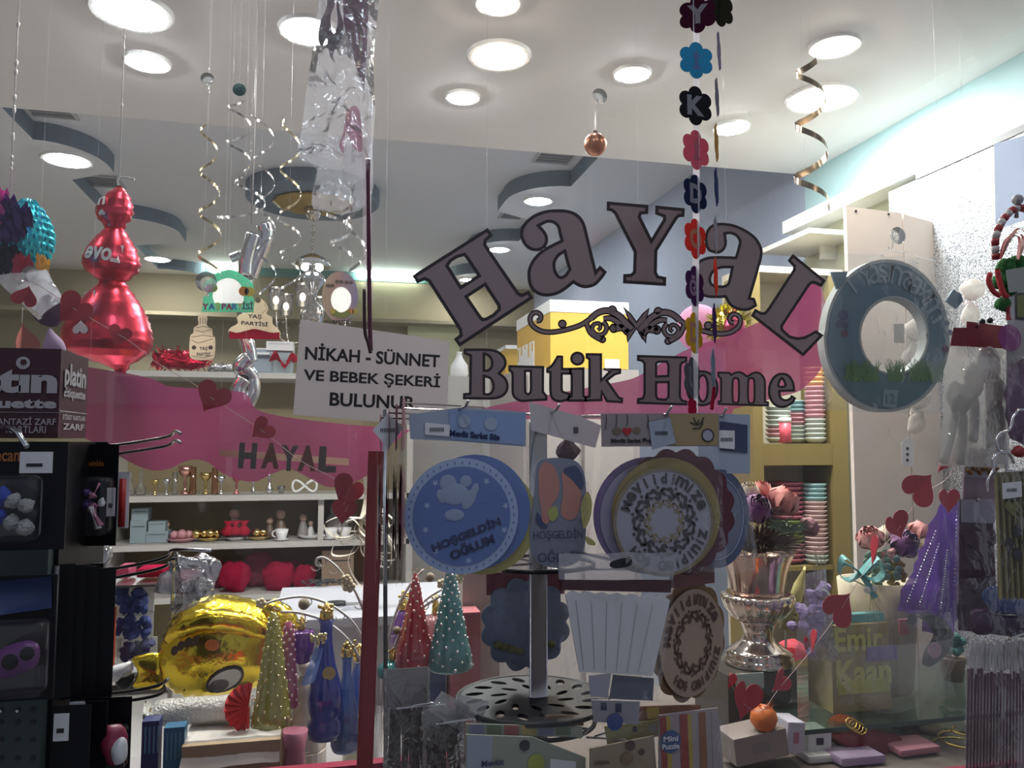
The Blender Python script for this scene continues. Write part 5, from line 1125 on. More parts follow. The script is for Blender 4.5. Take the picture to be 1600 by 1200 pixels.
# small figures on the ledge
c = LG(470, 1180); solo('glass_vase', jit(lathe([(r_ * 1.0, h_ / .13 * (P(470, 1140, 2.0).z - ZP)) for r_, h_ in ((.03, 0), (.035, .02), (.03, .06), (.022, .11), (.03, .13), (.028, .13))], Vector((c.x, 2.0, ZP)), 18), .003, 60, 2), mat('mauve_glass', (.40, .14, .20), .25), 'mauve glass vase on the ledge in front of the blue bottles', 'vase', None, True)
t = thing('angel_figurine', 'white angel figurine behind the blue glass bottles', 'figurine', LG(475, 1130)); zA_ = P(475, 1030, 2.3).z - .237; c = Vector((P(478, 1130, 2.3).x, 2.3, zA_)); m_an = mat('white_bisque', (.66, .58, .54), .5)
part('gown', lathe([(.05, 0), (.052, .01), (.04, .08), (.025, .16), (.02, .19), (.001, .2)], c, 20, lobes=7, depth=.06), m_an, t, True); part('head', ball(c + Vector((0, 0, .215)), .022, 14, 9), m_an, t, True)
part('plinth', lathe([(.055, ZP - zA_), (.055, 0), (.001, 0)], c, 20), m_an, t)
for s in (-1, 1): part('wing', ball(c + Vector((s * .035, .015, .15)), .03, 12, 8, (1, .2, 1.5)), m_an, t, True)
c = Vector((P(545, 1150, 2.35).x, 2.35, ZP)); solo('white_vase', lathe([(r_, h_ / .2 * (P(560, 1050, 2.35).z - ZP)) for r_, h_ in ((.03, 0), (.045, .02), (.05, .09), (.03, .16), (.014, .19), (.018, .2))], c + Vector((.03, 0, 0)), 22), mat('pale_green_glaze', (.55, .6, .45), .3), 'pale green white vase behind the right blue bottle', 'vase', None, True)
c = Vector((P(510, 1180, 2.05).x, 2.08, ZP)); solo('stone_bowl', lathe([(.03, 0), (.05, .02), (.055, .05), (.05, .05), (.03, .02), (.001, .015)], c + Vector((0, 0, .1)), 22), MATS['grey_glaze'], 'grey stone bowl under the hanging blue bottles', 'bowl', None, True)
c = Vector((P(452, 1160, 2.0).x, 2.03, ZP)); solo('wooden_box', join(box(c + Vector((-.02, .05, (P(450, 1120, 2.05).z - ZP) / 2)), (.035, .06, P(450, 1120, 2.05).z - ZP), .004)), MATS['tan_cardboard'], 'narrow tan box between the carton and the mauve vase', 'box')
# packs on a rack at the left, inside
RY = 2.5
t = thing('pack_rack', 'metal rack with clear packs of blue flowers behind the dark display stand', 'rack', Vector((P(210, 1000, RY).x, RY, ZP)))
for y in (905, 1042): part('shelf', span((P(60, y, RY).x, RY - .1, P(210, y, RY).z - .006), (P(262, y, RY).x, RY + .12, P(210, y, RY).z)), STEEL, t)
for x in (62, 261): part('upright', tube([Vector((P(x, 900, RY).x, RY + .1, ZP)), Vector((P(x, 900, RY).x, RY + .1, P(210, 880, RY).z))], .006, 8), STEEL, t)
m_bfl = mat('blue_fabric_flower', (.06, .10, .35), .7, var=.4, vscale=40); zz = P(210, 1042, RY).z + .001
def flowerbox(x0, x1, y0, y1, m, label, n=16, dy=0, seed=1):
    R = random.Random(seed); a, b = P(x0, y0, RY - .06 + dy), P(x1, y1, RY - .06 + dy)
    t = thing('flower_pack', label, 'flower pack', Vector(((a.x + b.x) / 2, RY - .04 + dy, b.z)), 'clear packs of small flowers')
    part('clear_box', span((a.x, RY - .07 + dy, b.z), (b.x, RY - .02 + dy, a.z)), CLEARSOFT, t)
    gs = []
    for i in range(n):
        c = Vector((R.uniform(a.x + .012, b.x - .012), RY - .055 + dy + .02 * R.random(), R.uniform(b.z + .012, a.z - .012)))
        gs.append(jit(ball(c, .013, 9, 6), .008, 70, i))
    part('flowers', join(*gs), m, t)
    part('card', span((a.x, RY - .02 + dy, b.z), (b.x, RY - .017 + dy, a.z)), MATS['sign_white'], t)
flowerbox(176, 236, 918, 960, m_bfl, 'clear pack of blue fabric flowers, upper one on the rack', 26, 0, 1); flowerbox(174, 234, 962, 1000, m_bfl, 'clear pack of blue fabric flowers, second down on the rack', 22, 0, 2)
flowerbox(184, 240, 1003, 1040, mat('navy_fabric_flower', (.03, .04, .16), .7, var=.4, vscale=40), 'clear pack of dark navy flowers, lowest on the rack', 18, 0, 3)
def packet(x0, y0, x1, y1, Y, m, label, nm='packet', cat='packet', g=None, d=.012, holder=None):
    b = bar(x0, y0, x1, y1, Y, Y + d); return solo(nm, jit(join(b), .001, 40, x0), m, label, cat, g)
t = thing('packet', 'orange red packet with white top standing left of the blue flower packs', 'packet', P(171, 1012, RY - .16)); part('pouch', bar(163, 950, 177, 1041, RY - .1, RY - .085), mat('orange_red_card', (.60, .09, .04), .5), t); part('header', bar(163, 943, 177, 951, RY - .102, RY - .084), WHITE, t)
# pink packs on the upper rack board
zz = P(210, 905, RY).z + .002
for k, (x0, x1, h, m, lb) in enumerate(((175, 205, 16, m_pinkc, 'pink wrapped packet on the left of the upper rack board'), (208, 258, 13, m_redc, 'dark red wrapped packet on the right of the upper rack board'))):
    a, b = P(x0, 900, RY - .05), P(x1, 900, RY - .05); solo('wrapped_packet', jit(box(((a.x + b.x) / 2, RY, zz + h * M(RY) / 2 + .006), (b.x - a.x - .012, .1, h * M(RY)), .01), .004, 30, k), m, lb, 'packet')
# more goods behind the spinner, on the ledge
for k, (px, ytop, w, Yk, mn, c_, lb) in enumerate(((752, 880, .06, 2.55, 'beige_column_card', (.36, .30, .26), 'tall beige carton standing behind the steel pole of the spinner'), (672, 1000, .05, 2.5, 'dusk_blue_card', (.05, .07, .16), 'dark blue carton behind the red beaded glass tree'), (728, 960, .045, 2.45, 'dull_rose_card', (.30, .10, .11), 'dull rose carton between the teal glass tree and the spinner'))):
    c = P(px, ytop, Yk); t = thing('tall_carton', lb, 'carton', Vector((c.x, Yk, ZP)), 'tall cartons behind the spinner')
    part('carton', span((c.x - w, Yk, ZP), (c.x + w, Yk + .09, c.z)), mat(mn, c_, .6), t); part('top_flap', span((c.x - w, Yk - .004, c.z), (c.x + w, Yk + .09, c.z + .006)), mat(mn + '_flap', tuple(x * 1.3 for x in c_), .6), t)
t = thing('fabric_bow', 'bright blue fabric bow on the carton behind the rose glass cup', 'bow', P(668, 975, 2.5)); c = P(672, 968, 2.5)
part('loops', join(*[jit(ball(c + Vector((s_ * .045, 0, .01 * s_)), .04, 14, 9, (1, .5, .7)), .012, 30, 4 + s_) for s_ in (-1, 1)]), mat('royal_blue_satin', (.03, .06, .34), .4), t, True); part('knot', ball(c + Vector((0, -.012, 0)), .018, 10, 7), MATS['royal_blue_satin'], t, True); part('tail', strip([c, c + Vector((.03, -.015, -.05)), c + Vector((.05, -.01, -.08))], .025), MATS['royal_blue_satin'], t)
ZP = ZPR + .002
# ------------------------------------------------------------------ right hand side of the ledge: trophy vase, flowers, glass shelf
GZ = P(1400, 1112, 2.08).z; gy0, gy1 = 2.0, 2.5
t = thing('glass_shelf', 'green edged glass shelf at the lower right carrying the flower pot and gift bags', 'glass shelf', P(1400, 1112, 2.2))
xg0, xg1 = P(1245, 1112, 2.0).x, 2.15
part('pane', span((xg0, gy0 + .004, GZ - .01), (xg1, gy1, GZ)), film('green_glass', (.80, .9, .84), .25, .12, (.3, .42, .36), bump=0, rough=.02), t); part('dark_edge', span((xg0, gy0, GZ - .011), (xg1, gy0 + .004, GZ + .001)), mat('glass_edge', (.03, .06, .045), .2), t)
for x in (xg0 + .03, xg1 - .03):
    for y in (gy0 + .05, gy1 - .05): part('post', tube([Vector((x, y, ZP)), Vector((x, y, GZ - .01))], .008, 10), STEEL, t)
GZ += .002
# dark pedestal block under the trophy
ped = P(1192, 1110, 2.22); zped = P(1190, 1048, 2.22).z
t = thing('pedestal', 'dark block pedestal with pale plate under the silver trophy vase', 'pedestal', Vector((ped.x, 2.3, ZP)))
part('block', span((P(1138, 1100, 2.2).x, 2.2, ZP), (P(1246, 1100, 2.2).x, 2.42, zped - .002)), mat('dark_stone', (.055, .045, .035), .4), t); part('plate', bar(1150, 1054, 1194, 1075, 2.195, 2.2), mat('mint_plate', (.35, .42, .38), .4), t)
m_urn = mat('champagne_silver', (.66, .58, .52), .1, 1); UY = 2.3; ku = M(UY, 1185); cu = Vector((P(1186, 1046, UY).x, UY, zped))
hu = lambda y: (P(1186, 1046, UY).z - P(1186, y, UY).z) * -1
t = thing('trophy_vase', 'tall champagne silver trophy vase with fluted bowl holding dried flowers', 'vase', cu)
part('foot', lathe([(46 * ku, 0), (47 * ku, hu(1043)), (46 * ku, hu(1035)), (43 * ku, hu(1033)), (45 * ku, hu(1029)), (36 * ku, hu(1022)), (24 * ku, hu(1012)), (19 * ku, hu(1003)), (21 * ku, hu(992)), (24 * ku, hu(983)), (30 * ku, hu(978))], cu, 40), m_urn, t, True)
part('bowl', lathe([(26 * ku, hu(979)), (36 * ku, hu(972)), (45 * ku, hu(958)), (49 * ku, hu(945)), (48 * ku, hu(938)), (44 * ku, hu(936)), (38 * ku, hu(938))], cu, 72, lobes=18, depth=.035), m_urn, t, True)
part('neck', lathe([(36 * ku, hu(940)), (36 * ku, hu(930)), (40 * ku, hu(905)), (46 * ku, hu(885)), (51 * ku, hu(874)), (52 * ku, hu(871)), (49 * ku, hu(871)), (38 * ku, hu(905)), (30 * ku, hu(930))], cu, 36), mat('copper_mirror', (.55, .40, .33), .12, 1), t, True)
# dried arrangement
fa = thing('flower_arrangement', 'dried grass arrangement with salmon, purple and cream peonies in the trophy vase', 'flower arrangement', cu + Vector((0, 0, hu(905))))
def peony(c, r, m, par, tilt=(0, -.4, 1), seed=0, name='flower'):
    R = random.Random(seed); gs = []; T = Vector(tilt).normalized(); a0, b0 = frame_of(T)
    for ring, n, op, sc_ in ((0, 5, .25, .8), (1, 6, .55, 1.0), (2, 7, .9, 1.08)):
        for i in range(n):
            w = 2 * pi * (i + .5 * ring) / n + R.uniform(-.15, .15); d = a0 * cos(w) + b0 * sin(w); q = T.cross(d)
            def f(u, v):
                s = (u - .5) * 2; ww = sin(pi * min(.80, .14 + .72 * v)) * .66 * sc_ * (1 - .5 * max(0, v - .85) / .15)
                ang = op * (1.25 - .95 * v) ; rad = sin(pi * .5 * min(1, v * 1.25)) * (.35 + .5 * op) * sc_ * (1 - .75 * max(0, v - .5))
                return c + (d * (rad - .12 * s * s) + q * s * ww + T * (v * 1.25 - .65 + .16 * (1 - s * s) * v)) * r
            gs.append(grid(f, 4, 6))
    return part(name, join(ball(c, r * .55, 12, 8), *gs), m, par, True)
m_sal, m_cre, m_prp, m_mau = mat('salmon_silk', (.58, .20, .17), .7, sheen=.4), mat('cream_silk', (.72, .62, .48), .7), mat('purple_silk', (.16, .04, .16), .6, sheen=.4), mat('mauve_silk', (.30, .14, .16), .7)
FY = 2.24; kf = M(FY, 1220)
peony(P(1222, 785, FY), 27 * kf, m_sal, fa, (.5, -.4, .8), 1); peony(P(1181, 796, FY), 25 * kf, m_prp, fa, (-.1, -.8, .6), 2); peony(P(1170, 770, FY + .05), 18 * kf, m_cre, fa, (-.2, -.5, .8), 3); peony(P(1190, 768, FY + .06), 18 * kf, m_sal, fa, (0, -.3, 1), 4); peony(P(1264, 824, FY + .02), 17 * kf, m_mau, fa, (.6, -.3, .6), 5)
def grasses(c, n, lmin, lmax, up, spread, w, seed, droop=.5, floor=None):
    R = random.Random(seed); gs = []
    for i in range(n):
        d = Vector((R.gauss(0, spread), R.gauss(0, spread) - .15, up + R.uniform(-.2, .4))).normalized(); L = R.uniform(lmin, lmax); b = c + Vector((R.uniform(-.02, .02), R.uniform(-.02, .02), 0))
        p = [b + d * L * u + Vector((d.x * .3, 0, -droop)) * L * u * u for u in (0, .25, .5, .75, 1)]
        gs.append(strip(p, [w, w, w * .9, w * .6, w * .2], lambda t: d.cross(Vector((.2, 1, .1)))))
    return join(*gs)
cf = cu + Vector((0, 0, hu(872)))
part('dried_grass', grasses(cf, 160, .06, .2, .8, .8, .0035, 3, .45), mat('dried_grass', (.33, .26, .15), .8, var=.3), fa); part('dark_foliage', grasses(cf, 420, .04, .15, .75, .8, .009, 4, .2), mat('dark_dried_leaf', (.10, .06, .045), .8, var=.5, vscale=30), fa)
part('green_leaves', grasses(P(1225, 830, FY), 50, .03, .08, .5, .7, .006, 5, .2), mat('sage_leaf', (.15, .22, .15), .7, var=.3), fa)
part('tendrils', join(*[tube(path3([cf + Vector((.05, -.03, .02)), P(1250 + 8 * i, 850 + 6 * i, FY), P(1285 - 4 * i, 860 + 10 * i, FY), P(1290 - 6 * i, 915 - 4 * i, FY)], 6), .0012, 5) for i in range(4)]), mat('pale_straw', (.5, .45, .33), .8), fa)
# rose tulle and yellow marker
t = thing('stick_pack', 'pale yellow striped cone shaped stick with black bands right of the trophy vase', 'stick', P(1240, 985, 2.35)); A_, B_ = P(1258, 885, 2.35), P(1228, 985, 2.35); B_.z = max(B_.z, ZP)
part('cone', tube([A_, A_.lerp(B_, .3), B_], [.004, .018, .024], 14), mat('pale_yellow_card', (.62, .57, .22), .5), t, True)
part('black_bands', join(*[tube([A_.lerp(B_, u), A_.lerp(B_, u + .03)], [.0245 * (.72 + .28 * u), .0245 * (.74 + .28 * u)], 14) for u in (.72, .8, .88, .95)]), INK, t); part('stick', tube([B_, Vector((B_.x - .01, B_.y, ZP))], .004, 8), m_wire, t)
solo('tulle_pouch', jit(ball(LG(1228, 1030) * 0 + Vector((P(1228, 1010, 2.42).x + .05, 2.47, ZP + .16)), .05, 16, 10, (1.3, .7, .7)), .012, 30, 8), cloth('coral_tulle', (.75, .14, .18), .5), 'coral tulle pouch behind the trophy vase foot', 'favour pouch')
# bouquet in pot with turquoise bow
PYb = 2.28; kp = M(PYb, 1380); cp = Vector((P(1375, 1050, PYb).x, PYb, GZ))
zpot = P(1375, 905, PYb).z
t = thing('flower_pot', 'beige pot with cords and turquoise bow holding pink and purple flowers', 'flower pot', cp)
part('pot', lathe([(36 * kp, 0), (40 * kp, .01), (46 * kp, (zpot - GZ) * .6), (50 * kp, zpot - GZ), (46 * kp, zpot - GZ), (38 * kp, (zpot - GZ) * .3)], cp, 30), mat('beige_sack', (.50, .44, .32), .8, var=.1), t, True)
m_tb = mat('turquoise_satin', (.16, .44, .44), .4)
bw = part('bow', join(*[strip(path3([P(1345, 895, PYb - .12), P(1345 + s * 26, 880 - d, PYb - .14), P(1345 + s * 34, 895, PYb - .12), P(1345 + s * 20, 906, PYb - .13), P(1345, 895, PYb - .12)], 6), .03, lambda u: Vector((.2, 1, .4))) for s in (-1, 1) for d in (0, 10)], strip([P(1346, 897, PYb - .125), P(1358, 915, PYb - .125), P(1368, 935, PYb - .12)], .02)), m_tb, t, True)
part('cord', join(tube(path3([P(1320, 902, PYb - .11), P(1345, 912, PYb - .12), P(1370, 928, PYb - .12)], 6), .0025, 6), *[tube([P(1360, 925, PYb - .12), P(1360 + 7 * i, 965, PYb - .12)], .0016, 5) for i in range(4)]), mat('gold_cord', (.62, .54, .32), .5), t)
part('pearl', join(ball(P(1355, 922, PYb - .125), .011, 12, 8), ball(P(1366, 920, PYb - .125), .009, 12, 8)), mat('pearl', (.75, .72, .68), .2), t, True)
fb = thing('flower_arrangement', 'bouquet of pink, cream and purple peonies with eucalyptus in the beige pot', 'flower arrangement', Vector((cp.x, cp.y, zpot)))
m_pnk = mat('blush_silk', (.66, .30, .28), .7)
peony(P(1360, 842, PYb - .05), 20 * kp, m_pnk, fb, (-.5, -.5, .7), 6); peony(P(1387, 836, PYb), 16 * kp, m_cre, fb, (0, -.4, 1), 7); peony(P(1411, 850, PYb - .06), 23 * kp, m_prp, fb, (.1, -.8, .5), 8); peony(P(1437, 832, PYb + .02), 19 * kp, m_pnk, fb, (.4, -.3, .9), 9); peony(P(1448, 850, PYb), 15 * kp, m_cre, fb, (.5, -.4, .6), 10)
part('eucalyptus', join(*[xf(ball(P(1378 + rnd.uniform(-24, 26), 884 + rnd.uniform(-22, 24), PYb - .07 + rnd.uniform(-.03, .03)), .014, 9, 5, (1, .25, .8)), Matrix()) for i in range(46)]), mat('eucalyptus', (.16, .28, .22), .7, var=.2), fb, True)
part('berries', join(*[ball(P(1400 + rnd.uniform(-12, 14), 895 + rnd.uniform(-16, 20), PYb - .08), .008, 8, 5) for i in range(26)]), mat('olive_berries', (.28, .20, .05), .5), fb, True)
part('pink_sprigs', join(*[ball(P(1390 + rnd.uniform(-10, 10), 868 + rnd.uniform(-8, 8), PYb - .075), .009, 8, 5) for i in range(16)]), mat('pink_sprig', (.6, .3, .3), .7), fb, True)
part('stems', tube([Vector((cp.x, cp.y, zpot + .09)), Vector((cp.x, cp.y, zpot - .05))], .02, 10), mat('stem_green', (.1, .18, .08), .7), fb)
# purple tulle bag
TY = 2.12; t = thing('tulle_bundle', 'tall bundle of violet tulle with sparkling seams hanging at the right', 'tulle bundle', P(1450, 960, TY))
m_vt = cloth('violet_tulle', (.14, .04, .38), .4, .82)
for k, q in enumerate(([(1470, 782), (1505, 782), (1504, 960), (1462, 975)], [(1466, 790), (1490, 790), (1480, 965), (1400, 955)], [(1476, 786), (1496, 786), (1492, 1000), (1440, 985)])): part('tulle_fold', sheet(q, TY - .02 + .02 * k, .025, .012, 22, 16, k), m_vt, t, True)
part('sparkle_seam', join(*[ball(P(x0 + (x1 - x0) * u, y0 + (y1 - y0) * u, TY - .045), .0022, 6, 4) for x0, y0, x1, y1 in ((1462, 830, 1418, 940), (1467, 850, 1437, 945), (1480, 860, 1470, 950), (1495, 800, 1490, 940)) for u in [i / 22 for i in range(23)]]), m_sbead, t, True)
part('clear_wrap', sheet([(1462, 772), (1512, 772), (1512, 985), (1392, 975)], TY - .055, .015, .01, 16, 18, 7), CLEAR, t, True)
part('hanger', tube([P(1488, 784, TY), Vector((P(1488, 784, TY).x, TY, ZN - .001))], .0006, 5), THREAD, t)
# gift box with yellow lettering in cellophane + dark round dish
BYY = 2.1; t = thing('gift_box', 'beige gift box with yellow raised name lettering wrapped in cellophane', 'gift box', Vector((P(1345, 1080, BYY).x, BYY + .06, GZ)))
a, b = P(1298, 978, BYY), P(1392, 1080, BYY)
part('box', span((a.x, BYY, GZ), (b.x, BYY + .12, a.z)), mat('beige_gift_card', (.40, .33, .15), .6), t); part('turquoise_top', bar(1303, 962, 1382, 978, BYY + .02, BYY + .05), m_tb, t)
m_yl = mat('yellow_letter', (.62, .60, .16), .45)
part('lettering', text_px('Emir', 1342, 998, BYY - .003, 74, 36, bold=.03, lift=.0), m_yl, t); part('lettering', text_px('Kaan', 1350, 1050, BYY - .003, 84, 40, bold=.04, lift=0), m_yl, t)
part('yellow_base', bar(1310, 1066, 1390, 1080, BYY - .004, BYY), mat('yellow_green_card', (.50, .52, .06), .5), t); part('violet_ribbon', bar(1355, 1012, 1402, 1030, BYY - .006, BYY - .001), mat('violet_ribbon', (.16, .09, .38), .5), t)
part('cellophane', join(sheet([(1282, 955), (1396, 948), (1398, 1096), (1292, 1096)], BYY - .03, .02, .012, 18, 20, 3)), CLEAR, t, True)
t = thing('gift_bag', 'clear domed pack with a black disc and pink oval beside the yellow lettered box', 'gift pack', Vector((P(1450, 1090, 2.06).x, 2.08, GZ)))
part('black_disc', pix([(1440, 965), (1465, 962), (1488, 985), (1487, 1010), (1472, 1030), (1450, 1042), (1452, 1020), (1466, 995), (1455, 975)], 2.06, .02, smooth=4), BLACK, t); part('pink_oval', disc(P(1461, 1016, 2.05), 13 * M(2.05), 20, 'Y', .004), mat('pink_oval', (.45, .2, .3), .5), t); part('round_tag', disc(P(1426, 968, 2.05), 9 * M(2.05), 20, 'Y', .004), mat('slate_disc', (.09, .1, .11), .3), t)
part('red_insert', bar(1405, 968, 1420, 992, 2.06, 2.065), mat('dusty_red', (.32, .09, .1), .6), t)
C = P(1395, 1000, 2.02); rr = 93 * M(2.02, 1395)
part('clear_dome', [([C + Vector((rr * s * cos(w), -.05 * sqrt(max(0, 1 - s * s)), rr * s * sin(w) * 1.0)) for s in (1, .9, .75, .55, .3, .02) for w in [pi + pi * j / 24 for j in range(25)]], [(r * 25 + j, r * 25 + j + 1, (r + 1) * 25 + j + 1, (r + 1) * 25 + j) for r in range(5) for j in range(24)])][0], film('dome_plastic', (.95, .97, .96), .22, .05, bump=.15, rough=.05), t, True)
part('rim', tube([C + Vector((rr * cos(w), 0, rr * sin(w))) for w in [pi + pi * j / 30 for j in range(31)]], .002, 6), CLEARSOFT, t, True)
part('cellophane', sheet([(1404, 950), (1492, 958), (1490, 1090), (1402, 1090)], 2.03, .015, .012, 18, 18, 9), CLEAR, t, True)
t = thing('gift_bag', 'lilac flower pouch in clear wrap left of the red heart and lettered box', 'gift bag', Vector((P(1268, 1085, 2.12).x, 2.14, GZ)))
m_lf = mat('lilac_silk', (.30, .22, .42), .7)
part('flowers', join(*[jit(ball(P(1272 + rnd.gauss(0, 14), 960 + rnd.gauss(0, 26), 2.13 + rnd.uniform(-.02, .02)), .014, 10, 6), .007, 60, i) for i in range(34)]), m_lf, t); part('wrap', join(sheet([(1262, 895), (1292, 890), (1310, 1030), (1240, 1030)], 2.09, .025, .012, 18, 16, 11)), film('lilac_film', (.92, .9, .97), .3, .18, (.6, .55, .75), .7), t, True)
part('gathered_base', sheet([(1245, 1030), (1305, 1030), (1340, 1098), (1232, 1098)], 2.09, .02, .014, 18, 14, 12), CLEAR, t, True); part('red_petal', ball(P(1260, 1005, 2.08), .02, 12, 8, (.4, .3, 1)), m_redt, t, True)
# right end: small teal plant pot
c = Vector((P(1490, 1080, 2.3).x, 2.3, GZ)); t = thing('small_pot', 'small clay coloured pot with teal flowers at the right end of the glass shelf', 'flower pot', c)
part('pot', lathe([(.03, 0), (.04, .07), (.043, .075), (.036, .075)], c, 18), mat('clay', (.30, .22, .15), .7), t, True); part('flowers', join(*[ball(c + Vector((rnd.uniform(-.035, .035), rnd.uniform(-.03, .03), .09 + rnd.uniform(0, .06))), .014, 8, 5) for i in range(16)]), mat('teal_silk', (.06, .2, .19), .7), t)
# under the glass shelf and before it
YB2 = 1.98
def boxy(px0, py0, px1, py1, Y, d, m, name, label, cat, roll=0, extra=None):
    a, b = P(px0, py0, Y), P(px1, py1, Y); c = Vector(((a.x + b.x) / 2, Y + d / 2, (a.z + b.z) / 2)); g = xf(box(c, (b.x - a.x, d, a.z - b.z), .003), about(c, 0, roll, 0))
    zmin = min(v.z for v in g[0]); t = thing(name, label, cat, Vector((c.x, c.y, zmin))); part('carton', g, m, t)
    part('label', xf(box(c - Vector((0, d / 2 + .001, 0)), ((b.x - a.x) * .3, .001, (a.z - b.z) * .35)), about(c, 0, roll, 0)), extra or INK, t); return t
m_pb = mat('pale_box', (.27, .23, .21), .6)
boxy(1148, 1150, 1232, 1186, 1.95, .1, m_pb, 'gift_box', 'pale tilted box below the orange ball at the lower right', 'gift box', -.12, mat('label_grey', (.22, .2, .19), .6))
boxy(1230, 1130, 1258, 1176, 1.97, .08, mat('lilac_white_card', (.48, .47, .54), .5), 'gift_box', 'small upright white and pink pouch box under the glass shelf left end', 'gift box', .1, mat('dusty_pink', (.4, .16, .2), .6))
boxy(1262, 1145, 1300, 1172, 2.0, .08, mat('silver_white_card', (.55, .56, .55), .4), 'gift_box', 'small whitish box under the glass shelf beside the red tulle', 'gift box', .05)
c = P(1193, 1122, 1.97); r = 18 * M(1.97, 1193)
t = thing('ornament_ball', 'orange tinsel ball hanging below the red hearts at the lower right', 'ornament', c - Vector((0, 0, r))); part('ball', jit(ball(c, r, 24, 14), .003, 90, 3), mat('orange_satin', (.62, .16, .03), .4), t, True)
part('fringe', join(*[([c + Vector((0, 0, r * .6)), c + Vector((.004, 0, r * .6)), c + Vector((rnd.uniform(-1, 1) * r, rnd.uniform(-1, 0) * r, r * rnd.uniform(.7, 1.5)))], [(0, 1, 2)]) for i in range(60)]), mat('orange_fringe', (.7, .25, .06), .5), t); part('loop', tube([c + Vector((0, 0, r)), P(1190, 1102, HY)], .0008, 5), THREAD, t); part('cap', cyl(c - Vector((0, 0, r * .98)), c - Vector((0, 0, r * 1.25)), r * .2, 10), STEEL, t)
zf = lambda px, Y: Vector((P(px, 1150, Y).x, Y, ZP))
t = thing('tulle_bundle', 'dusky red and orange tulle bundle with gold clasp under the glass shelf', 'tulle bundle', zf(1350, 2.02))
part('red_tulle', jit(puff([(1290, 1150), (1320, 1142), (1352, 1140), (1400, 1150), (1440, 1172), (1448, 1186), (1300, 1186), (1310, 1170)], (1365, 1172), 2.04, .05), .012, 22, 2), cloth('dusky_red_tulle', (.26, .06, .08), .4), t, True); part('orange_top', jit(puff([(1300, 1122), (1330, 1118), (1345, 1135), (1340, 1152), (1305, 1158), (1292, 1148)], (1320, 1138), 2.06, .03), .008, 30, 4), cloth('orange_tulle', (.50, .13, .04), .4), t, True)
part('gold_clasp', join(*[tube([P(1330 + 5 * i, 1130 + 3 * i, 2.0) + Vector((.016 * cos(a), .006 * sin(a), .012 * sin(a))) for a in [j * pi / 9 for j in range(19)]], .0028, 7) for i in range(4)]), mat('bright_gold', (.65, .45, .12), .2, 1), t, True)
t = thing('stick_bundle', 'bundle of dark brown incense sticks under the glass shelf', 'sticks', zf(1450, 2.12)); A_, B_ = P(1400, 1128, 2.12), P(1500, 1158, 2.12)
part('sticks', join(*[tube([A_ + Vector((rnd.uniform(-.01, .02), rnd.uniform(-.02, .02), rnd.uniform(-.025, .02))), B_ + Vector((rnd.uniform(-.02, .04), rnd.uniform(-.02, .02), rnd.uniform(-.03, .02)))], .003, 5) for i in range(30)]), mat('dark_sticks', (.085, .04, .035), .6), t); part('tie', tube([A_.lerp(B_, .5) + Vector((0, .03 * cos(a), .035 * sin(a))) for a in [j * pi / 8 for j in range(17)]], .003, 6), mat('beige_tie', (.4, .33, .25), .6), t); part('holder', lathe([(.04, 0), (.045, max(.02, A_.lerp(B_, .5).z - ZP - .02)), (.04, max(.02, A_.lerp(B_, .5).z - ZP - .02))], Vector((A_.lerp(B_, .5).x, 2.12, ZP)), 16), MATS['clay'], t, True)
c = P(1495, 1172, 1.99); r = 30 * M(1.99, 1495); pts = [c + Vector((r * sin(pi * u) * cos(10 * pi * u + 1), r * sin(pi * u) * sin(10 * pi * u + 1), r * (1 - 2 * u))) for u in [i / 90 for i in range(91)]]
t = thing('spiral_ornament', 'gold wire spiral ball ornament at the lower right', 'ornament', c - Vector((0, 0, r))); part('wire', tube(pts, .003, 7), MATS['bright_gold'], t, True); part('foot', tube([c - Vector((0, 0, r)), Vector((c.x, c.y, ZP))], .003, 6), MATS['bright_gold'], t)
# pale packs lying on the ledge at the lower right
for k, (x, Y, w, m, lb) in enumerate(((1275, 2.02, .11, 'silver_white_card', 'flat whitish packet lying at the lower right of the ledge, left one'), (1330, 1.98, .14, 'lilac_tulle', 'flat lilac packet lying at the lower right of the ledge, middle one'), (1420, 2.0, .13, 'dusty_pink', 'flat dusty pink packet lying at the lower right of the ledge, right one'))):
    c = zf(x, Y) + Vector((0, 0, .012 + .001 * k)); solo('flat_packet', jit(box(c, (w, .1, .02), .006), .006, 25, k), MATS[m], lb, 'packet')
# ------------------------------------------------------------------ outside, in front of the glass
struct('ceiling_canopy', span((XL, .1, 3.05), (XR, GY - .06, 3.15)), mat('canopy_board', (.4, .4, .41), .7))
m_lo = [mat('added_fill_cool', (1, 1, 1), .5, emit=70, ecol=(.72, .84, 1)), mat('added_fill_warm', (1, 1, 1), .5, emit=60, ecol=(1, .83, .66))]
for px, py, w, mm in ((484, 46, 'left', 0), (780, 85, 'middle', 0), (1304, 70, 'right', 1)):
    q = PZ(px, py, 3.05); downlight(0, 0, 3.05, 0, w + ' unseen added fill light under the canopy outside the shop window', at=Vector((q.x, 2 * GY - q.y, 3.05)), rad=.075, m=m_lo[mm])  # unseen lamps added to light the outside goods and give glints
ZC = 3.05
def hang(t, a, r=.0006, m=None, nm='string'): part(nm, tube([a, Vector((a.x, a.y, ZC - .0005))], r, 5), m or THREAD, t)
m_maroon = mat('header_maroon', (.055, .012, .022), .45); m_hw = mat('header_print', (.42, .40, .42), .5); m_blk = mat('black_card', (.008, .008, .010), .4, spec=.2); m_peg = mat('dark_green_pegboard', (.035, .055, .052), .6)
m_or2 = mat('orange_ink', (.35, .12, .02), .5)
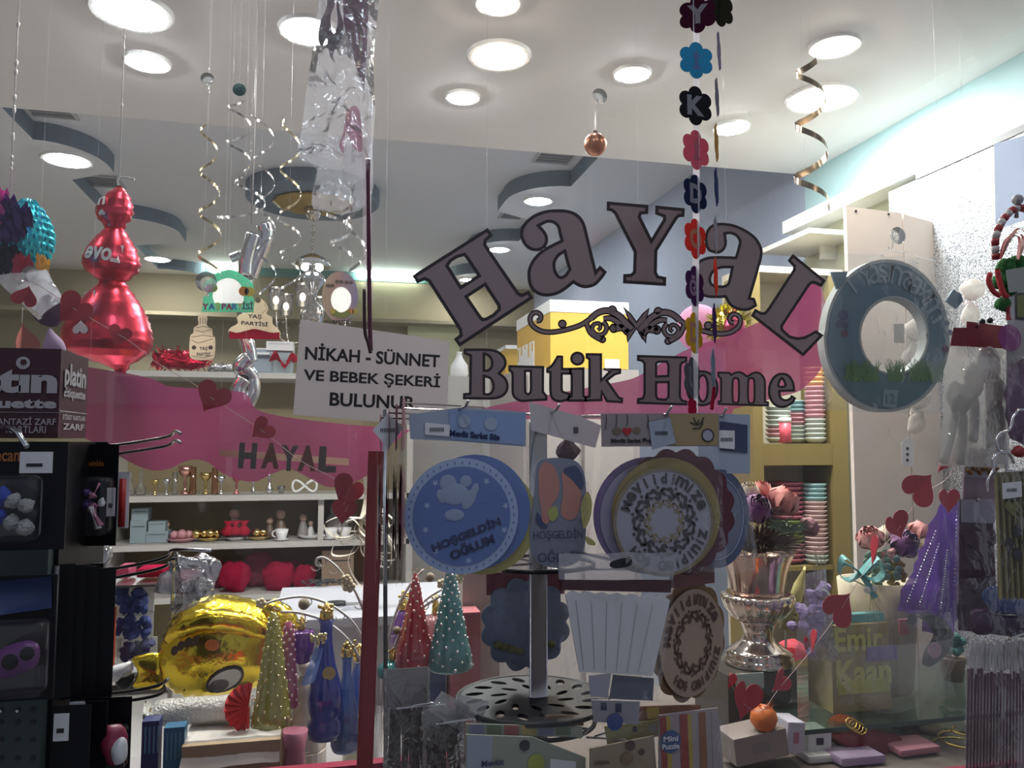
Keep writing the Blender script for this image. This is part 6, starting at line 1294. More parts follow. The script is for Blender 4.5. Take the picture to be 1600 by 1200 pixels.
# --- left display stand
SYf = 1.04
cx_ = P(98, 600, SYf).x; ct = P(70, 1000, SYf).x
ds = thing('display_stand', 'dark display stand with maroon header panel hung with black packs, far left', 'display stand', Vector((-.62, SYf + .1, 0)))
part('pegboard', span((-1.0, SYf, .06), (ct, SYf + .02, P(50, 690, SYf).z)), m_peg, ds)
part('body', span((-1.0, SYf + .02, .04), (ct + .005, SYf + .22, P(50, 690, SYf).z)), m_blk, ds); part('base', span((-1.05, SYf - .03, 0), (ct + .03, SYf + .25, .04)), m_blk, ds)
ztop_, zbot_ = P(60, 546, SYf).z, P(60, 684, SYf).z
hd = part('header', span((-1.0, SYf - .01, zbot_), (cx_, SYf + .10, ztop_)), m_maroon, ds)
part('hole_row', join(*[disc(P(x, y, SYf) - Vector((0, .001, 0)), .0028, 10, 'Y', .001) for x in (2, 28, 52) for y in (1108, 1128, 1155, 1184)]), INK, ds)
part('peg_pin', join(*[disc(P(x, 1110, SYf) - Vector((0, .003, 0)), .0016, 8, 'Y', .003) for x in (2, 28)]), STEEL, ds)
YH = SYf - .0115
def rtext(s, xr, y, hpx, wpx, m, nm='header_lettering', bold=.03): part(nm, text_on(s, P(xr - wpx / 2, y, YH), wpx * M(YH, 40), hpx * MV(YH, 40), 0, bold), m, hd)
rtext('platın', 90, 599, 52, 190, m_hw, bold=.05); rtext('Etiquette', 89, 632, 20, 160, m_hw, bold=.05); rtext('ETİ - FANTAZİ ZARF', 88, 657, 13, 132, m_hw, bold=.01); rtext('KARTLARI', 72, 671, 11, 62, m_hw, bold=.01)
part('header_globe', disc(P(36, 567, YH), 11 * M(YH, 40), 22, 'Y', .0006), m_hw, hd); part('globe_mark', disc(P(37, 566, YH) - Vector((0, .001, 0)), 5 * M(YH, 40), 12, 'Y', .0006), m_maroon, hd)
part('header_rule', span(P(-20, 643.5, YH), P(98, 645, YH) + Vector((0, .001, 0))), m_hw, hd)
R90, U90 = Vector((0, 1, 0)), Vector((0, 0, 1))
for s, y, h in (('platin', 588, 40), ('Etiquette', 614, 17), ('ETİKET KARTLARI', 650, 9), ('ZARF', 666, 9)):
    part('header_lettering', text_on(s, Vector((cx_ + .0008, SYf + .045, P(98, y, SYf).z)), .085 if len(s) < 12 else .09, h * MV(SYf), 0, .03, right=R90, up=U90), m_hw, hd)
part('header_rule', span((cx_, SYf - .008, P(98, 643, SYf).z), (cx_ + .0008, SYf + .1, P(98, 641.5, SYf).z)), m_hw, hd)
part('side_grid', join(*[span((ct + .005, SYf + .16, z_), (P(168, 700, SYf + .16).x, SYf + .168, z_ + .008)) for z_ in (P(60, 700, 1.25).z, P(60, 885, 1.25).z, P(60, 1085, 1.25).z)]), m_blk, ds)
def prong(pts, Y0, Y1, label=None):
    """double chrome wire display hook on the stand"""
    gs = []
    for d in (-.006, .006):
        n = len(pts); p = [P(x, y, Y0 + (Y1 - Y0) * i / (n - 1)) + Vector((0, 0, d)) for i, (x, y) in enumerate(pts)]; gs.append(tube(path3(p, 4), .0022, 7))
    return part('display_hook', join(*gs), mat('chrome_wire', (.6, .6, .62), .18, 1), ds, True)
prong([(138, 707), (205, 699), (262, 689), (273, 681), (282, 684)], 1.2, 1.12); prong([(165, 898), (230, 886), (262, 876), (272, 866), (330, 868)], 1.2, 1.1); prong([(155, 1092), (205, 1087), (245, 1079), (262, 1069)], 1.2, 1.1)
part('display_hook', tube(path3([P(-12, 670, 1.03), P(14, 669, .99), P(26, 674, .98), P(34, 686, .975), P(42, 698, .97)], 5), .003, 8), MATS['chrome_wire'], ds, True)
def blister(q, Y, label, contents=None, sticker=None, text=None, blis=None, name='blister_pack', g='black blister packs on the dark stand', yaw=0, m=None):
    """card with hang hole, a clear blister and what is in it; q = left, top, right, bottom in photo pixels"""
    x0, y0, x1, y1 = q; a, b = P(x0, y0, Y), P(x1, y1, Y); c = Vector(((a.x + b.x) / 2, Y, b.z)); MX = about(c, 0, 0, yaw)
    t = thing(name, label, 'blister pack', c, g)
    part('card', xf(span((a.x, Y, b.z), (b.x, Y + .0015, a.z)), MX), m or m_blk, t)
    if blis: u = P(blis[0], blis[1], Y - .001), P(blis[2], blis[3], Y - .001); part('blister', xf(box(((u[0].x + u[1].x) / 2, Y - .018, (u[0].z + u[1].z) / 2), (abs(u[1].x - u[0].x), .034, abs(u[0].z - u[1].z)), .008), MX), CLEARSOFT, t, True)
    if sticker: part('price_sticker', xf(join(span(P(sticker[0], sticker[1], Y) + Vector((0, -.0012, 0)), P(sticker[2], sticker[3], Y))), MX), CARD, t); s = sticker; part('barcode', xf(span(P(s[0] + (s[2] - s[0]) * .2, (s[1] * .45 + s[3] * .55), Y) + Vector((0, -.0018, 0)), P(s[2] - (s[2] - s[0]) * .3, s[1] * .3 + s[3] * .7, Y) - Vector((0, .0012, 0))), MX), INK, t)
    for s, px, py, w, h in (text or ()): part('printed_text', xf(text_px(s, px, py, Y, w, h), MX), m_or2, t)
    for nm, gg, mm in (contents or ()): part(nm, xf(gg, MX), mm, t, True)
    return t
PB = lambda x, y, r, Y, k=0: jit(ball(P(x, y, Y), r * M(Y, x), 14, 9), .003, 200, k)
YA = .99
blister((-60, 690, 100, 858), YA, 'black blister pack of white pompoms below the maroon header', [('white_pompoms', join(*[PB(x, y, 13, YA - .017, x) for x, y in ((20, 783), (41, 790), (18, 816), (40, 824))]), mat('pompom_white', (.5, .5, .5), .95, bump=1, bscale=300)), ('blue_pompoms', join(PB(2, 776, 16, YA - .017), PB(-2, 806, 15, YA - .017)), mat('pompom_blue', (.02, .05, .35), .9))], (32, 706, 82, 739), [('ecan', 12, 714, 38, 14)], (-50, 742, 68, 842))
blister((112, 694, 182, 852), 1.17, 'black blister pack with violet and pink contents hanging on the right side hook', [('pink_pieces', join(PB(148, 775, 6, 1.15), PB(152, 790, 5, 1.15), tube([P(146, 790, 1.15), P(160, 822, 1.15)], .006, 10), tube([P(160, 755, 1.15), P(150, 775, 1.15)], .002, 6)), mat('pink_toy', (.45, .18, .28), .4)), ('violet_pieces', join(PB(140, 790, 9, 1.155), PB(138, 770, 7, 1.155)), mat('violet_toy', (.08, .03, .16), .4)), ('white_pieces', join(tube([P(146, 792, 1.148), P(158, 826, 1.148)], .005, 10), PB(163, 785, 6, 1.15)), CARD)], (169, 762, 181, 806), [('twinkle', 148, 724, 30, 9)], (131, 744, 181, 833), yaw=-.15)
blister((183, 737, 200, 825), 1.19, 'slim white framed red pack beside the violet blister pack', [('red_stick', span(P(187, 748, 1.186), P(195, 823, 1.188)), mat('bright_red_wax', (.5, .03, .03), .4))], m=CARD, g=None)
m_nb = mat('navy_card', (.03, .05, .14), .4)
blister((-50, 902, 82, 1092), .98, 'black blister pack with purple mask and blue header at lower left', [('header', pix([(-50, 912), (80, 901), (81, 950), (-50, 968)], .978, .001), m_nb), ('mask', puff([(-6, 1022), (10, 1010), (30, 1003), (48, 1001), (60, 1008), (62, 1025), (56, 1042), (40, 1050), (20, 1058), (4, 1060), (-8, 1050)], (28, 1030), .965, .012), mat('purple_mask', (.13, .025, .16), .4)), ('eye_slot', join(disc(P(15, 1035, .952), .008, 14, 'Y', .002), disc(P(42, 1022, .952), .007, 14, 'Y', .002)), m_blk)], None, [('de', 38, 941, 16, 9)], (-40, 968, 78, 1078))
for k, (x0, x1) in enumerate(((84, 101), (101, 118), (118, 140), (141, 166))):
    blister((x0, 882 + 2 * k, x1 + 8, 1090 + k), 1.06 + .03 * k, ('leftmost', 'second from left', 'third from left', 'rightmost')[k] + ' of the plain black cards hanging edge to edge at left', [('edge_strip', span(P(x0, 884, 1.058 + .03 * k), P(x0 + 1.2, 1088, 1.06 + .03 * k)), mat('grey_edge', (.06, .06, .065), .4))], yaw=.25, g='plain black cards on the dark stand')
for k, (x0, y0, st) in enumerate(((80, 1104, (84, 1116, 107, 1157)), (106, 1098, (108, 1098, 131, 1152)), (134, 1092, (135, 1104, 160, 1146)))):
    blister((x0, y0, x0 + 68 - 10 * (k < 2), 1240), 1.05 + .04 * k, ('left', 'middle', 'right')[k] + ' black blister pack of the bottom hook with white price sticker', [('red_toy', jit(puff([(162, 1140), (176, 1130), (198, 1135), (204, 1160), (196, 1190), (170, 1192), (160, 1168)], (182, 1162), 1.1, .014), .003, 60, 3), mat('dusky_red_toy', (.28, .03, .07), .4)), ('white_toy', puff([(180, 1165), (195, 1150), (204, 1158), (203, 1185), (186, 1192)], (193, 1172), 1.092, .012), CARD)] if k == 2 else None, st, None, (162, 1128, 204, 1196) if k == 2 else None, yaw=-.1)
# clear bag gathered on the middle hook
t = thing('plastic_bag', 'crumpled clear plastic bag gathered on the middle chrome hook above the golden balloon', 'bag', P(305, 950, 1.12))
m_mk = film('milky_bag', (.9, .91, .92), .3, .32, (.75, .76, .8), .9)
part('gathered_film', jit(puff([(268, 876), (290, 868), (318, 864), (338, 880), (342, 905), (330, 925), (300, 925), (278, 905)], (306, 893), 1.11, .022), .012, 40, 3), m_mk, t, True); part('skirt', join(sheet([(285, 905), (328, 910), (300, 952), (262, 955)], 1.11, .02, .015, 30, 14, 4), sheet([(295, 900), (335, 905), (330, 935), (280, 945)], 1.115, .02, .012, 30, 12, 5)), m_mk, t, True); part('twist', tube([P(272, 880, 1.11), P(262, 900, 1.11), P(258, 925, 1.11)], [.006, .01, .014], 10), m_mk, t, True)
# white wrapped packs behind the stand
t = thing('wrapped_packet', 'white film wrapped packet peeping out below the violet blister pack', 'packet', P(150, 910, 1.3)); part('film', sheet([(115, 850), (180, 845), (172, 900), (120, 905)], 1.3, .02, .012, 30, 14, 6), m_mk, t, True); part('white_card', pix([(152, 850), (170, 846), (168, 885), (150, 888)], 1.31, .002), CARD, t)
# --- clear bag hanging at the top
BY_ = 1.52
t = thing('hanging_bag', 'long clear bag with a purple pronged cutout hanging at the top left of centre', 'bag', P(530, 333, BY_))
edge = [(494, -40), (498, 0), (492, 45), (486, 95), (478, 150), (471, 200), (464, 238), (480, 252), (496, 262), (489, 295), (487, 318), (492, 328), (520, 331), (548, 332), (572, 318), (584, 290), (582, 240), (586, 180), (584, 100), (588, 40), (593, 0), (596, -40)]
def film_outline(pts, Y, bulge, wr, seed):
    """clear bag cut to an outline, creased"""
    L = [Vector(p) for p in smooth_path(pts, 2, True)]; y0, y1 = min(p.y for p in L), max(p.y for p in L); n, mcol = 60, 22; V, F = [], []; k = len(L)
    for j in range(n + 1):
        y = y0 + (y1 - y0) * (j + .01) / (n + .02); xs = sorted(L[i].x + (L[(i + 1) % k].x - L[i].x) * (y - L[i].y) / (L[(i + 1) % k].y - L[i].y) for i in range(k) if (L[i].y - y) * (L[(i + 1) % k].y - y) < 0)
        a, b = (xs[0], xs[-1]) if xs else (550, 551)
        for i in range(mcol + 1):
            u = i / mcol; p = P(a + (b - a) * u, y, Y); w = noise.noise(p * 16 + Vector((seed, 0, 0))) + .8 * abs(noise.noise(Vector((p.x * 45, seed, p.z * 12)))); V.append(p + Vector((0, -bulge * 4 * u * (1 - u) + wr * w, 0)))
    F = [(j * (mcol + 1) + i, j * (mcol + 1) + i + 1, (j + 1) * (mcol + 1) + i + 1, (j + 1) * (mcol + 1) + i) for j in range(n) for i in range(mcol)]
    return V, F
m_bagf = film('glossy_bag_film', (.97, .97, .98), .34, .2, (.95, .95, .97), .7, 16, .2)
part('front_film', film_outline(edge, BY_ - .02, .014, .022, 1), m_bagf, t, True); part('back_film', film_outline(edge, BY_ + .022, -.012, .018, 4), m_bagf, t, True)
m_pl_ = cloth('plum_card', (.11, .02, .055), .35)
part('cutout', pix([(534, -30, 1), (530, 10), (537, 38), (533, 60), (524, 75), (520, 88), (524, 98, 1), (516, 88), (512, 74), (500, 80, 1), (510, 70), (511, 58), (503, 72), (497, 60), (500, 35), (510, 12), (512, -30, 1), (520, -30, 1), (523, 5), (517, 22), (517, 40), (522, 52), (528, 35), (526, 12), (526, -30, 1)], BY_, .002, smooth=3), m_pl_, t)
part('cutout', pix([(534, -30), (574, -30), (576, 20), (573, 80), (569, 142), (558, 108), (545, 65), (537, 35)], BY_ + .004, .002), cloth('plum_card_light', (.22, .05, .12), .45), t)
part('lower_cutout', pix([(541, 172, 1), (556, 165), (563, 180), (566, 235), (552, 230), (541, 205), (537, 240, 1), (530, 228), (537, 205)], BY_ + .006, .002, smooth=3), cloth('pink_card_pale', (.55, .25, .35), .5, .7), t)
hang(t, P(545, -20, BY_))
t = thing('plastic_stick', 'dark plum stick with pale sleeve hanging from the bag down over the paper notice', 'stick', P(578, 552, BY_))
part('stick', tube(path3([P(575, 250, BY_ - .025), P(576, 350, BY_ - .02), P(577, 450, BY_), P(579, 548, BY_ - .01)], 6), .0042, 10), mat('plum_plastic', (.10, .02, .045), .35), t, True); part('second_stick', tube(path3([P(569, 452, BY_ - .02), P(570, 515, BY_ - .02), P(575, 535, BY_ - .02), P(579, 552, BY_ - .02)], 5), .0032, 9), mat('black_plum', (.035, .008, .016), .35), t, True)
part('sleeve', strip([P(572, 230, BY_ + .004), P(574, 400, BY_ + .004), P(577, 470, BY_ + .004)], .016, lambda u: Vector((1, 0, 0))), film('pale_sleeve', (.9, .85, .88), .25, .3, (.75, .65, .7), .3), t); hang(t, P(575, 240, BY_ - .02))
# --- flower letter banners
FBY = 1.46
def flower_shape(r, sx=1.0, n=6): return [Vector((r * (.78 + .25 * abs(cos(n / 2 * a)) ** .8) * cos(a + pi / 2) * sx, r * (.78 + .25 * abs(cos(n / 2 * a)) ** .8) * sin(a + pi / 2))) for a in [i * pi / 36 for i in range(72)]]
banner = thing('letter_banner', 'flower letter banner facing the street, strung on a white ribbon', 'letter banner', P(1085, 635, FBY), 'flower letter banners')
cols_f = [('Y', 1090, 22, 32, 1, (.055, .012, .025), (.30, .27, .29)), ('İ', 1088, 94, 31, .92, (.04, .26, .45), (.13, .20, .40)), ('K', 1087, 165, 33, .85, (.022, .022, .026), (.27, .27, .30)), ('İ', 1088, 234, 33, .68, (.62, .12, .17), (.42, .16, .20)), ('D', 1087, 303, 32, .62, (.02, .03, .07), (.27, .28, .33)), ('O', 1087, 373, 33, .55, (.68, .05, .04), (.50, .24, .15)), ('Ğ', 1086, 447, 33, .47, (.075, .025, .10), (.36, .24, .36)), ('U', 1085, 520, 33, .44, (.60, .36, .03), (.48, .26, .18)), ('N', 1082, 590, 33, .40, (.11, .11, .13), (.19, .21, .24))]
for i, (chx, x, y, r, sx, c_, l_) in enumerate(cols_f):
    k = M(FBY, x); c = P(x, y, FBY); yaw = math.acos(sx) - .44
    MX = Matrix.Translation(c) @ Matrix.Rotation(yaw, 4, 'Z')
    g = flat(flower_shape(r * MV(FBY)), (), .0015, at=lambda p: Vector((p.x, 0, p.y)))
    f = part('flower', xf(g, MX), cloth('felt_%d' % i, c_, .25), banner)
    lt = 'U' if i == 8 else ('D' if i == 7 else chx)
    part('letter', xf(text_on(lt, Vector((0, 0, 0)), None, r * 1.05 * MV(FBY), 0, .05), MX), cloth('felt_letter_%d' % i, l_, .3), f)
part('red_tail', flat(flower_shape(14 * k, .5), (), .0015, at=lambda p: P(1082, 636, FBY) + Vector((p.x, 0, p.y))), cloth('felt_red_tail', (.4, .02, .05), .3), banner)
part('ribbon', strip([P(1088, -60, FBY + .003), P(1088, 300, FBY + .003), P(1085, 645, FBY + .003)], 12 * M(FBY), lambda u: Vector((1, 0, 0))), cloth('white_ribbon', (.62, .6, .64), .4), banner); hang(banner, P(1088, -50, FBY))
banner2 = thing('letter_banner', 'second flower banner twisted edge on just right of the first', 'letter banner', P(1120, 635, FBY + .03), 'flower letter banners')
for i, (x, y, c_) in enumerate(((1126, 12, (.03, .03, .02)), (1124, 80, (.26, .24, .36)), (1121, 152, (.25, .24, .3)), (1120, 223, (.5, .33, .12)), (1120, 292, (.05, .07, .17)), (1119, 367, (.33, .32, .36)), (1119, 433, (.66, .07, .04)), (1117, 505, (.09, .04, .15)), (1115, 575, (.26, .33, .42)))):
    MX = Matrix.Translation(P(x, y, FBY + .03)) @ Matrix.Rotation(radians(57 if i else 20), 4, 'Z'); part('flower', xf(flat(flower_shape(33 * MV(FBY)), (), .0015, at=lambda p: Vector((p.x, 0, p.y))), MX), cloth('felt_b%d' % i, c_, .3), banner2)
part('ribbon', strip([P(1126, -60, FBY + .03), P(1119, 300, FBY + .028), P(1116, 645, FBY + .03)], 10 * M(FBY), lambda u: Vector((.5, 1, 0))), MATS['white_ribbon'], banner2); part('red_tail', tube([P(1116, 605, FBY + .03), P(1112, 640, FBY + .03)], .004, 8), MATS['felt_red_tail'], banner2); hang(banner2, P(1126, -50, FBY + .03))
# --- red post and thin rod
RPY = 1.6
t = thing('post', 'dark red metal post rising in front of the white counter', 'post', Vector((P(568, 1210, RPY).x, RPY, 0)))
A_, B_ = P(588, 705, RPY), P(570, 1196, RPY); d = (B_ - A_) / (A_.z - B_.z); B0 = A_ + d * A_.z; B0.z = 0
part('shaft', tube([A_, B0], 11.5 * M(RPY), 18), mat('oxblood_paint', (.13, .008, .014), .5, var=.3, vscale=9, spec=.25), t, True); part('foot', lathe([(.022, 0), (.022, .008), (.016, .012)], (B0.x, B0.y, 0), 20), BLACK, t)
t = thing('rod', 'thin grey steel rod just right of the red post', 'rod', Vector((P(603, 1200, RPY).x, RPY, 0)))
A_, B_ = P(601, 640, RPY), P(603, 1200, RPY); part('shaft', tube([A_, B_, Vector((B_.x, RPY, 0))], .0042, 10), mat('grey_steel', (.25, .25, .26), .3, .8), t, True); part('foot', lathe([(.012, 0), (.012, .006), (.006, .01)], (B_.x, RPY, 0), 16), BLACK, t)
# --- spinner stand in the centre
PY_ = 1.42; pc = P(841, 900, PY_); zd = P(820, 1090, PY_).z
sp = thing('spinner_stand', 'black spinner stand with steel pole and pierced round plate in the centre', 'spinner stand', Vector((pc.x, PY_, 0)))
part('pole', tube([Vector((pc.x, PY_, .02)), Vector((pc.x, PY_, P(840, 660, PY_).z))], 14 * M(PY_), 24), mat('dull_steel', (.26, .25, .26), .3, .9), sp, True); part('foot', lathe([(.17, 0), (.17, .015), (.03, .03)], (pc.x, PY_, 0), 36), BLACK, sp)
rD = 112 * M(PY_); cD = Vector((pc.x - .012, PY_, zd))
outer = [Vector((rD * cos(a), rD * sin(a))) for a in [i * pi / 36 for i in range(72)]]; holes = []
for rr_, n, w_, h_ in ((.78, 16, .13, .26), (.45, 10, .1, .24)):
    for i in range(n):
        a = 2 * pi * i / n + (.2 if n == 10 else 0); C = Vector((cos(a), sin(a))) * rD * rr_; u = Vector((cos(a + .5), sin(a + .5))); v = Vector((-u.y, u.x)); holes.append([C + u * rD * h_ / 2 * cos(q) + v * rD * w_ / 2 * sin(q) for q in [j * pi / 6 for j in range(12)]])
part('round_plate', flat(outer, holes, .006, at=lambda p: cD + Vector((p.x, p.y, 0)), nrm=Vector((0, 0, -1))), BLACK, sp); part('plate_rim', tube([cD + Vector((rD * cos(a), rD * sin(a), -.003)) for a in [i * pi / 30 for i in range(61)]], .005, 8), BLACK, sp, True)
for z_, R_s in ((P(840, 880, PY_).z, .1), (P(840, 1125, PY_).z, .1)): part('hook_ring', tube([Vector((pc.x + R_s * cos(a), PY_ + R_s * sin(a), z_)) for a in [i * pi / 24 for i in range(49)]], .004, 8), BLACK, sp, True)
for z_, R_s, n in ((P(840, 880, PY_).z, .1, 4), (P(840, 1125, PY_).z, .1, 6)): part('spoke', join(*[tube([Vector((pc.x, PY_, z_)), Vector((pc.x + R_s * cos(a), PY_ + R_s * sin(a), z_))], .003, 6) for a in [i * 2 * pi / n + .3 for i in range(n)]]), BLACK, sp)
def arm(x, y, Y, z0=None):     # chrome hook from the pole out to a header card
    c = P(x, y, Y); part('display_hook', tube(path3([Vector((pc.x, PY_, c.z - .004)), (c + Vector((pc.x, PY_, c.z))) / 2, c + Vector((0, .004, 0)), c + Vector((.002, -.02, .004)), c + Vector((.006, -.028, .014))], 4), .0024, 7), MATS['chrome_wire'], sp, True)
SBG = 'clear hanging packs on the spinner stand'
def barcode(c0, w, h, Y): return join(*[span((c0.x - w / 2 + w * i / 9, Y, c0.z - h / 2), (c0.x - w / 2 + w * (i + .5) / 9, Y + .0004, c0.z + h / 2)) for i in range(9)])
def stickr(t, q, Y, col=None):
    pts = [(p[0], p[1]) for p in q]; part('price_sticker', pix(pts, Y, .0006), col or CARD, t); cx2 = sum(p[0] for p in pts) / 4; cy2 = sum(p[1] for p in pts) / 4; part('barcode', barcode(P(cx2, cy2, Y - .0006), 22 * M(Y), 6 * MV(Y), Y - .0008), INK, t)
m_hb = mat('header_blue', (.24, .34, .55), .45); m_hb2 = mat('header_steel_blue', (.34, .40, .50), .45)
m_d1 = mat('disc_blue', (.10, .18, .44), .5); m_d2 = mat('disc_pale_blue', (.36, .46, .68), .5); m_nav = mat('navy_ink', (.012, .02, .09), .5)
# blue round plaque pack
Y1 = 1.30
t = thing('party_plaque_pack', 'blue round welcome plaque in a clear bag with blue header, left of the spinner', 'plaque pack', P(735, 895, Y1), SBG)
part('header', pix([(639, 648), (722, 636), (822, 644), (822, 698), (720, 690), (641, 686)], Y1 - .004, .001), m_hb2, t, label='blue header card'); part('header_picture', pix([(700, 640), (820, 646), (818, 695), (705, 686)], Y1 - .0052, .0006), m_hb, t)
for x, y in ((725, 658), (767, 662)): part('header_print', disc(P(x, y, Y1 - .0065), 10 * M(Y1), 16, 'Y', .0004), mat('print_pale', (.35, .42, .55), .5), t)
part('printed_text', text_px('Mevlit Sarkıt Süs', 742, 680, Y1 - .006, 78, 10, radians(-5), bold=.05), m_nav, t)
stickr(t, [(664, 660), (703, 664), (702, 682), (664, 679)], Y1 - .0065)
C1 = P(722, 806, Y1); k1 = M(Y1, 722)
for nm, r, m, dy in (('disc', 88, m_d2, 0), ('disc_centre', 75, m_d1, -.0012)): part(nm, disc(C1 + Vector((0, dy, 0)), r * k1, 48, 'Y', .003 if r == 88 else .0012), m, t)
part('stitching', join(*[span(C1 + Vector((81 * k1 * cos(a) - .001, -.0006, 81 * k1 * sin(a) - .002)), C1 + Vector((81 * k1 * cos(a) + .001, 0, 81 * k1 * sin(a) + .002))) for a in [i * pi / 22 for i in range(44)]]), m_d1, t)
part('printed_star', join(*[flat([Vector(((6 if i % 2 else 2.6) * k1 * sin(i * pi / 5), (6 if i % 2 else 2.6) * k1 * cos(i * pi / 5))) for i in range(10)], (), 0, at=lambda p: P(x, y, Y1 - .0016) + Vector((p.x, 0, p.y))) for x, y in ((680, 755), (760, 752), (790, 790), (665, 828), (680, 862), (732, 876), (788, 828), (667, 790))]), m_d2, t)
part('printed_baby', join(*[xf(ball((0, 0, 0), r * k1, 16, 8, (sx, .06, sz)), Matrix.Translation(P(x, y, Y1 - .0016)) @ Matrix.Rotation(ro, 4, 'Y')) for x, y, r, sx, sz, ro in ((710, 772, 22, 1, .75, 0), (700, 755, 13, 1, 1, 0), (733, 780, 13, .7, 1.3, .5), (710, 805, 15, 1, .6, 0), (742, 765, 8, .7, 1.3, .3), (728, 752, 9, 1, 1, 0), (690, 775, 9, .8, 1.2, -.4))]), mat('print_soft_blue', (.30, .37, .52), .5), t)
for s, x, y, w, ro in (('HOŞGELDİN', 729, 835, 112, .36), ('OĞLUM', 737, 853, 72, .36)): part('printed_text', text_px(s, x, y, Y1 - .002, w, 19 if s[0] == 'H' else 19, ro, bold=.05), m_nav, t)
part('second_disc', disc(P(742, 800, Y1 + .006), 88 * k1, 40, 'Y', .003), m_d1, t); part('yellow_disc', disc(P(758, 812, Y1 + .012), 84 * k1, 40, 'Y', .002), mat('dull_yellow', (.42, .38, .12), .5), t)
bag(t, [(645, 690), (828, 695), (835, 892), (634, 893)], Y1 + .003, .03, None, .007, 21); arm(722, 640, Y1)
# packs seen edge on
for k, x in enumerate((594, 607, 619, 630)):
    Yk = 1.36 - .015 * k; nm = ('first', 'second', 'third', 'fourth')[k]
    t = thing('party_plaque_pack', nm + ' of four clear packs seen edge on from the left, left of the blue plaque', 'plaque pack', P(x, 905, Yk), 'packs seen edge on beside the red post')
    MX = about(P(x, 780, Yk), 0, 0, radians(87 - 1.5 * k))
    part('header', xf(pix([(x - 60, 650 - 8 * k), (x + 60, 645 - 8 * k), (x + 60, 700), (x - 60, 705)], Yk, .001), MX), mat('rose_header', (.25, .10, .13), .5), t)
    part('plaque', xf(disc(P(x, 800, Yk), 70 * M(Yk), 30, 'Y', .004), MX), (mat('cream_plaque', (.46, .38, .36), .5), mat('oxblood_plaque', (.16, .03, .05), .5))[k % 2], t)
    part('plastic_bag', xf(join(sheet([(x - 85, 700), (x + 85, 700), (x + 90, 905), (x - 90, 905)], Yk - .003, .001, .001, 20, 14, 30 + k), sheet([(x - 85, 700), (x + 85, 700), (x + 90, 905), (x - 90, 905)], Yk + .0055, -.001, .001, 20, 14, 40 + k)), MX), CLEAR, t, True)
    c = P(x, 655 - 8 * k, Yk); part('hanging_loop', tube([c + Vector((0, 0, -.01)), Vector((c.x, c.y, c.z + .002)), Vector((pc.x - .1, PY_, c.z))], .0016, 6), MATS['chrome_wire'], t)
    if k == 0: stickr(t, [(582, 672), (606, 647), (630, 668), (607, 702)], 1.29)
# oval pink feet plaque
Y2 = 1.31
t = thing('party_plaque_pack', 'oval welcome plaque with pink baby feet in a clear bag, right of the blue disc', 'plaque pack', P(872, 890, Y2), SBG)
ov = [(836, 760), (840, 722), (858, 716), (880, 716), (902, 722), (914, 745), (916, 800), (914, 850), (905, 876), (880, 886), (850, 884), (832, 866), (828, 830), (832, 795)]
part('plaque', pix(ov, Y2, .003, smooth=4), mat('grey_blue_plaque', (.20, .22, .29), .5), t); m_ft = mat('feet_pink', (.50, .22, .18), .5)
part('printed_feet', join(pix([(842, 735), (852, 722), (866, 730), (874, 752), (872, 775), (862, 790), (858, 815), (848, 820), (846, 800), (842, 770)], Y2 - .001, .0008, smooth=4), pix([(878, 740), (890, 730), (905, 745), (908, 780), (900, 808), (886, 812), (876, 800), (880, 770)], Y2 - .001, .0008, smooth=4)), m_ft, t); part('printed_shadow', join(pix([(880, 735), (900, 728), (912, 750), (908, 765), (895, 750)], Y2 - .0018, .0005, smooth=3), pix([(840, 800), (848, 815), (856, 822), (848, 826), (838, 815)], Y2 - .0018, .0005, smooth=3)), m_nb, t)
part('printed_leaf', pix([(856, 800), (868, 790), (872, 805), (862, 815)], Y2 - .0018, .0005, smooth=3), MATS['print_olive'], t)
for s, y, w in (('HOŞGELDİN', 835, 76), ('OĞLUM', 868, 62)): part('printed_text', text_px(s, 872, y, Y2 - .002, w, 19, 0, bold=.0), m_nav, t)
part('header', pix([(827, 628), (905, 650), (940, 665), (930, 700), (830, 672)], Y2 - .01, .001), mat('header_grey_pink', (.55, .49, .50), .5), t); part('plum_flower', jit(ball(P(888, 705, Y2 + .02), .022, 14, 9, (1, .6, .8)), .008, 60, 2), mat('plum_felt', (.06, .02, .035), .7), t)
part('barcode', barcode(P(900, 672, Y2 - .0115), 8 * M(Y2), 10 * MV(Y2), Y2 - .0118), INK, t); bag(t, [(834, 680), (930, 690), (920, 892), (822, 890)], Y2, .03, None, .007, 23); arm(862, 645, Y2 - .01)
# round Mevlidimize plaque
Y3 = 1.27; k3 = M(Y3, 1038)
t = thing('party_plaque_pack', 'white round Mevlidimize plaque in a clear bag with tan header, right of centre', 'plaque pack', P(1038, 893, Y3), SBG)
C3 = P(1038, 815, Y3); m_wp = mat('plaque_white', (.36, .35, .41), .5); m_gd = mat('plaque_gold', (.30, .22, .07), .45); m_gi = mat('grey_ink', (.055, .05, .055), .5)
part('disc', disc(C3, 77 * k3, 56, 'Y', .003), m_wp, t); part('gold_line', join(*[tube([C3 + Vector((r * k3 * cos(a), -.0008, r * k3 * sin(a))) for a in [i * pi / 40 for i in range(81)]], .0009, 5) for r in (74, 77)]), m_gd, t)
part('arc_text', arc_text('Mevlidimize', C3 - Vector((0, .001, 0)), 62 * k3, radians(158), radians(22), 15 * k3, .03), m_gi, t); part('arc_text', arc_text('Hoş Geldiniz', C3 - Vector((0, .001, 0)), 62 * k3, radians(222), radians(342), 14 * k3, .03, True), m_gi, t)
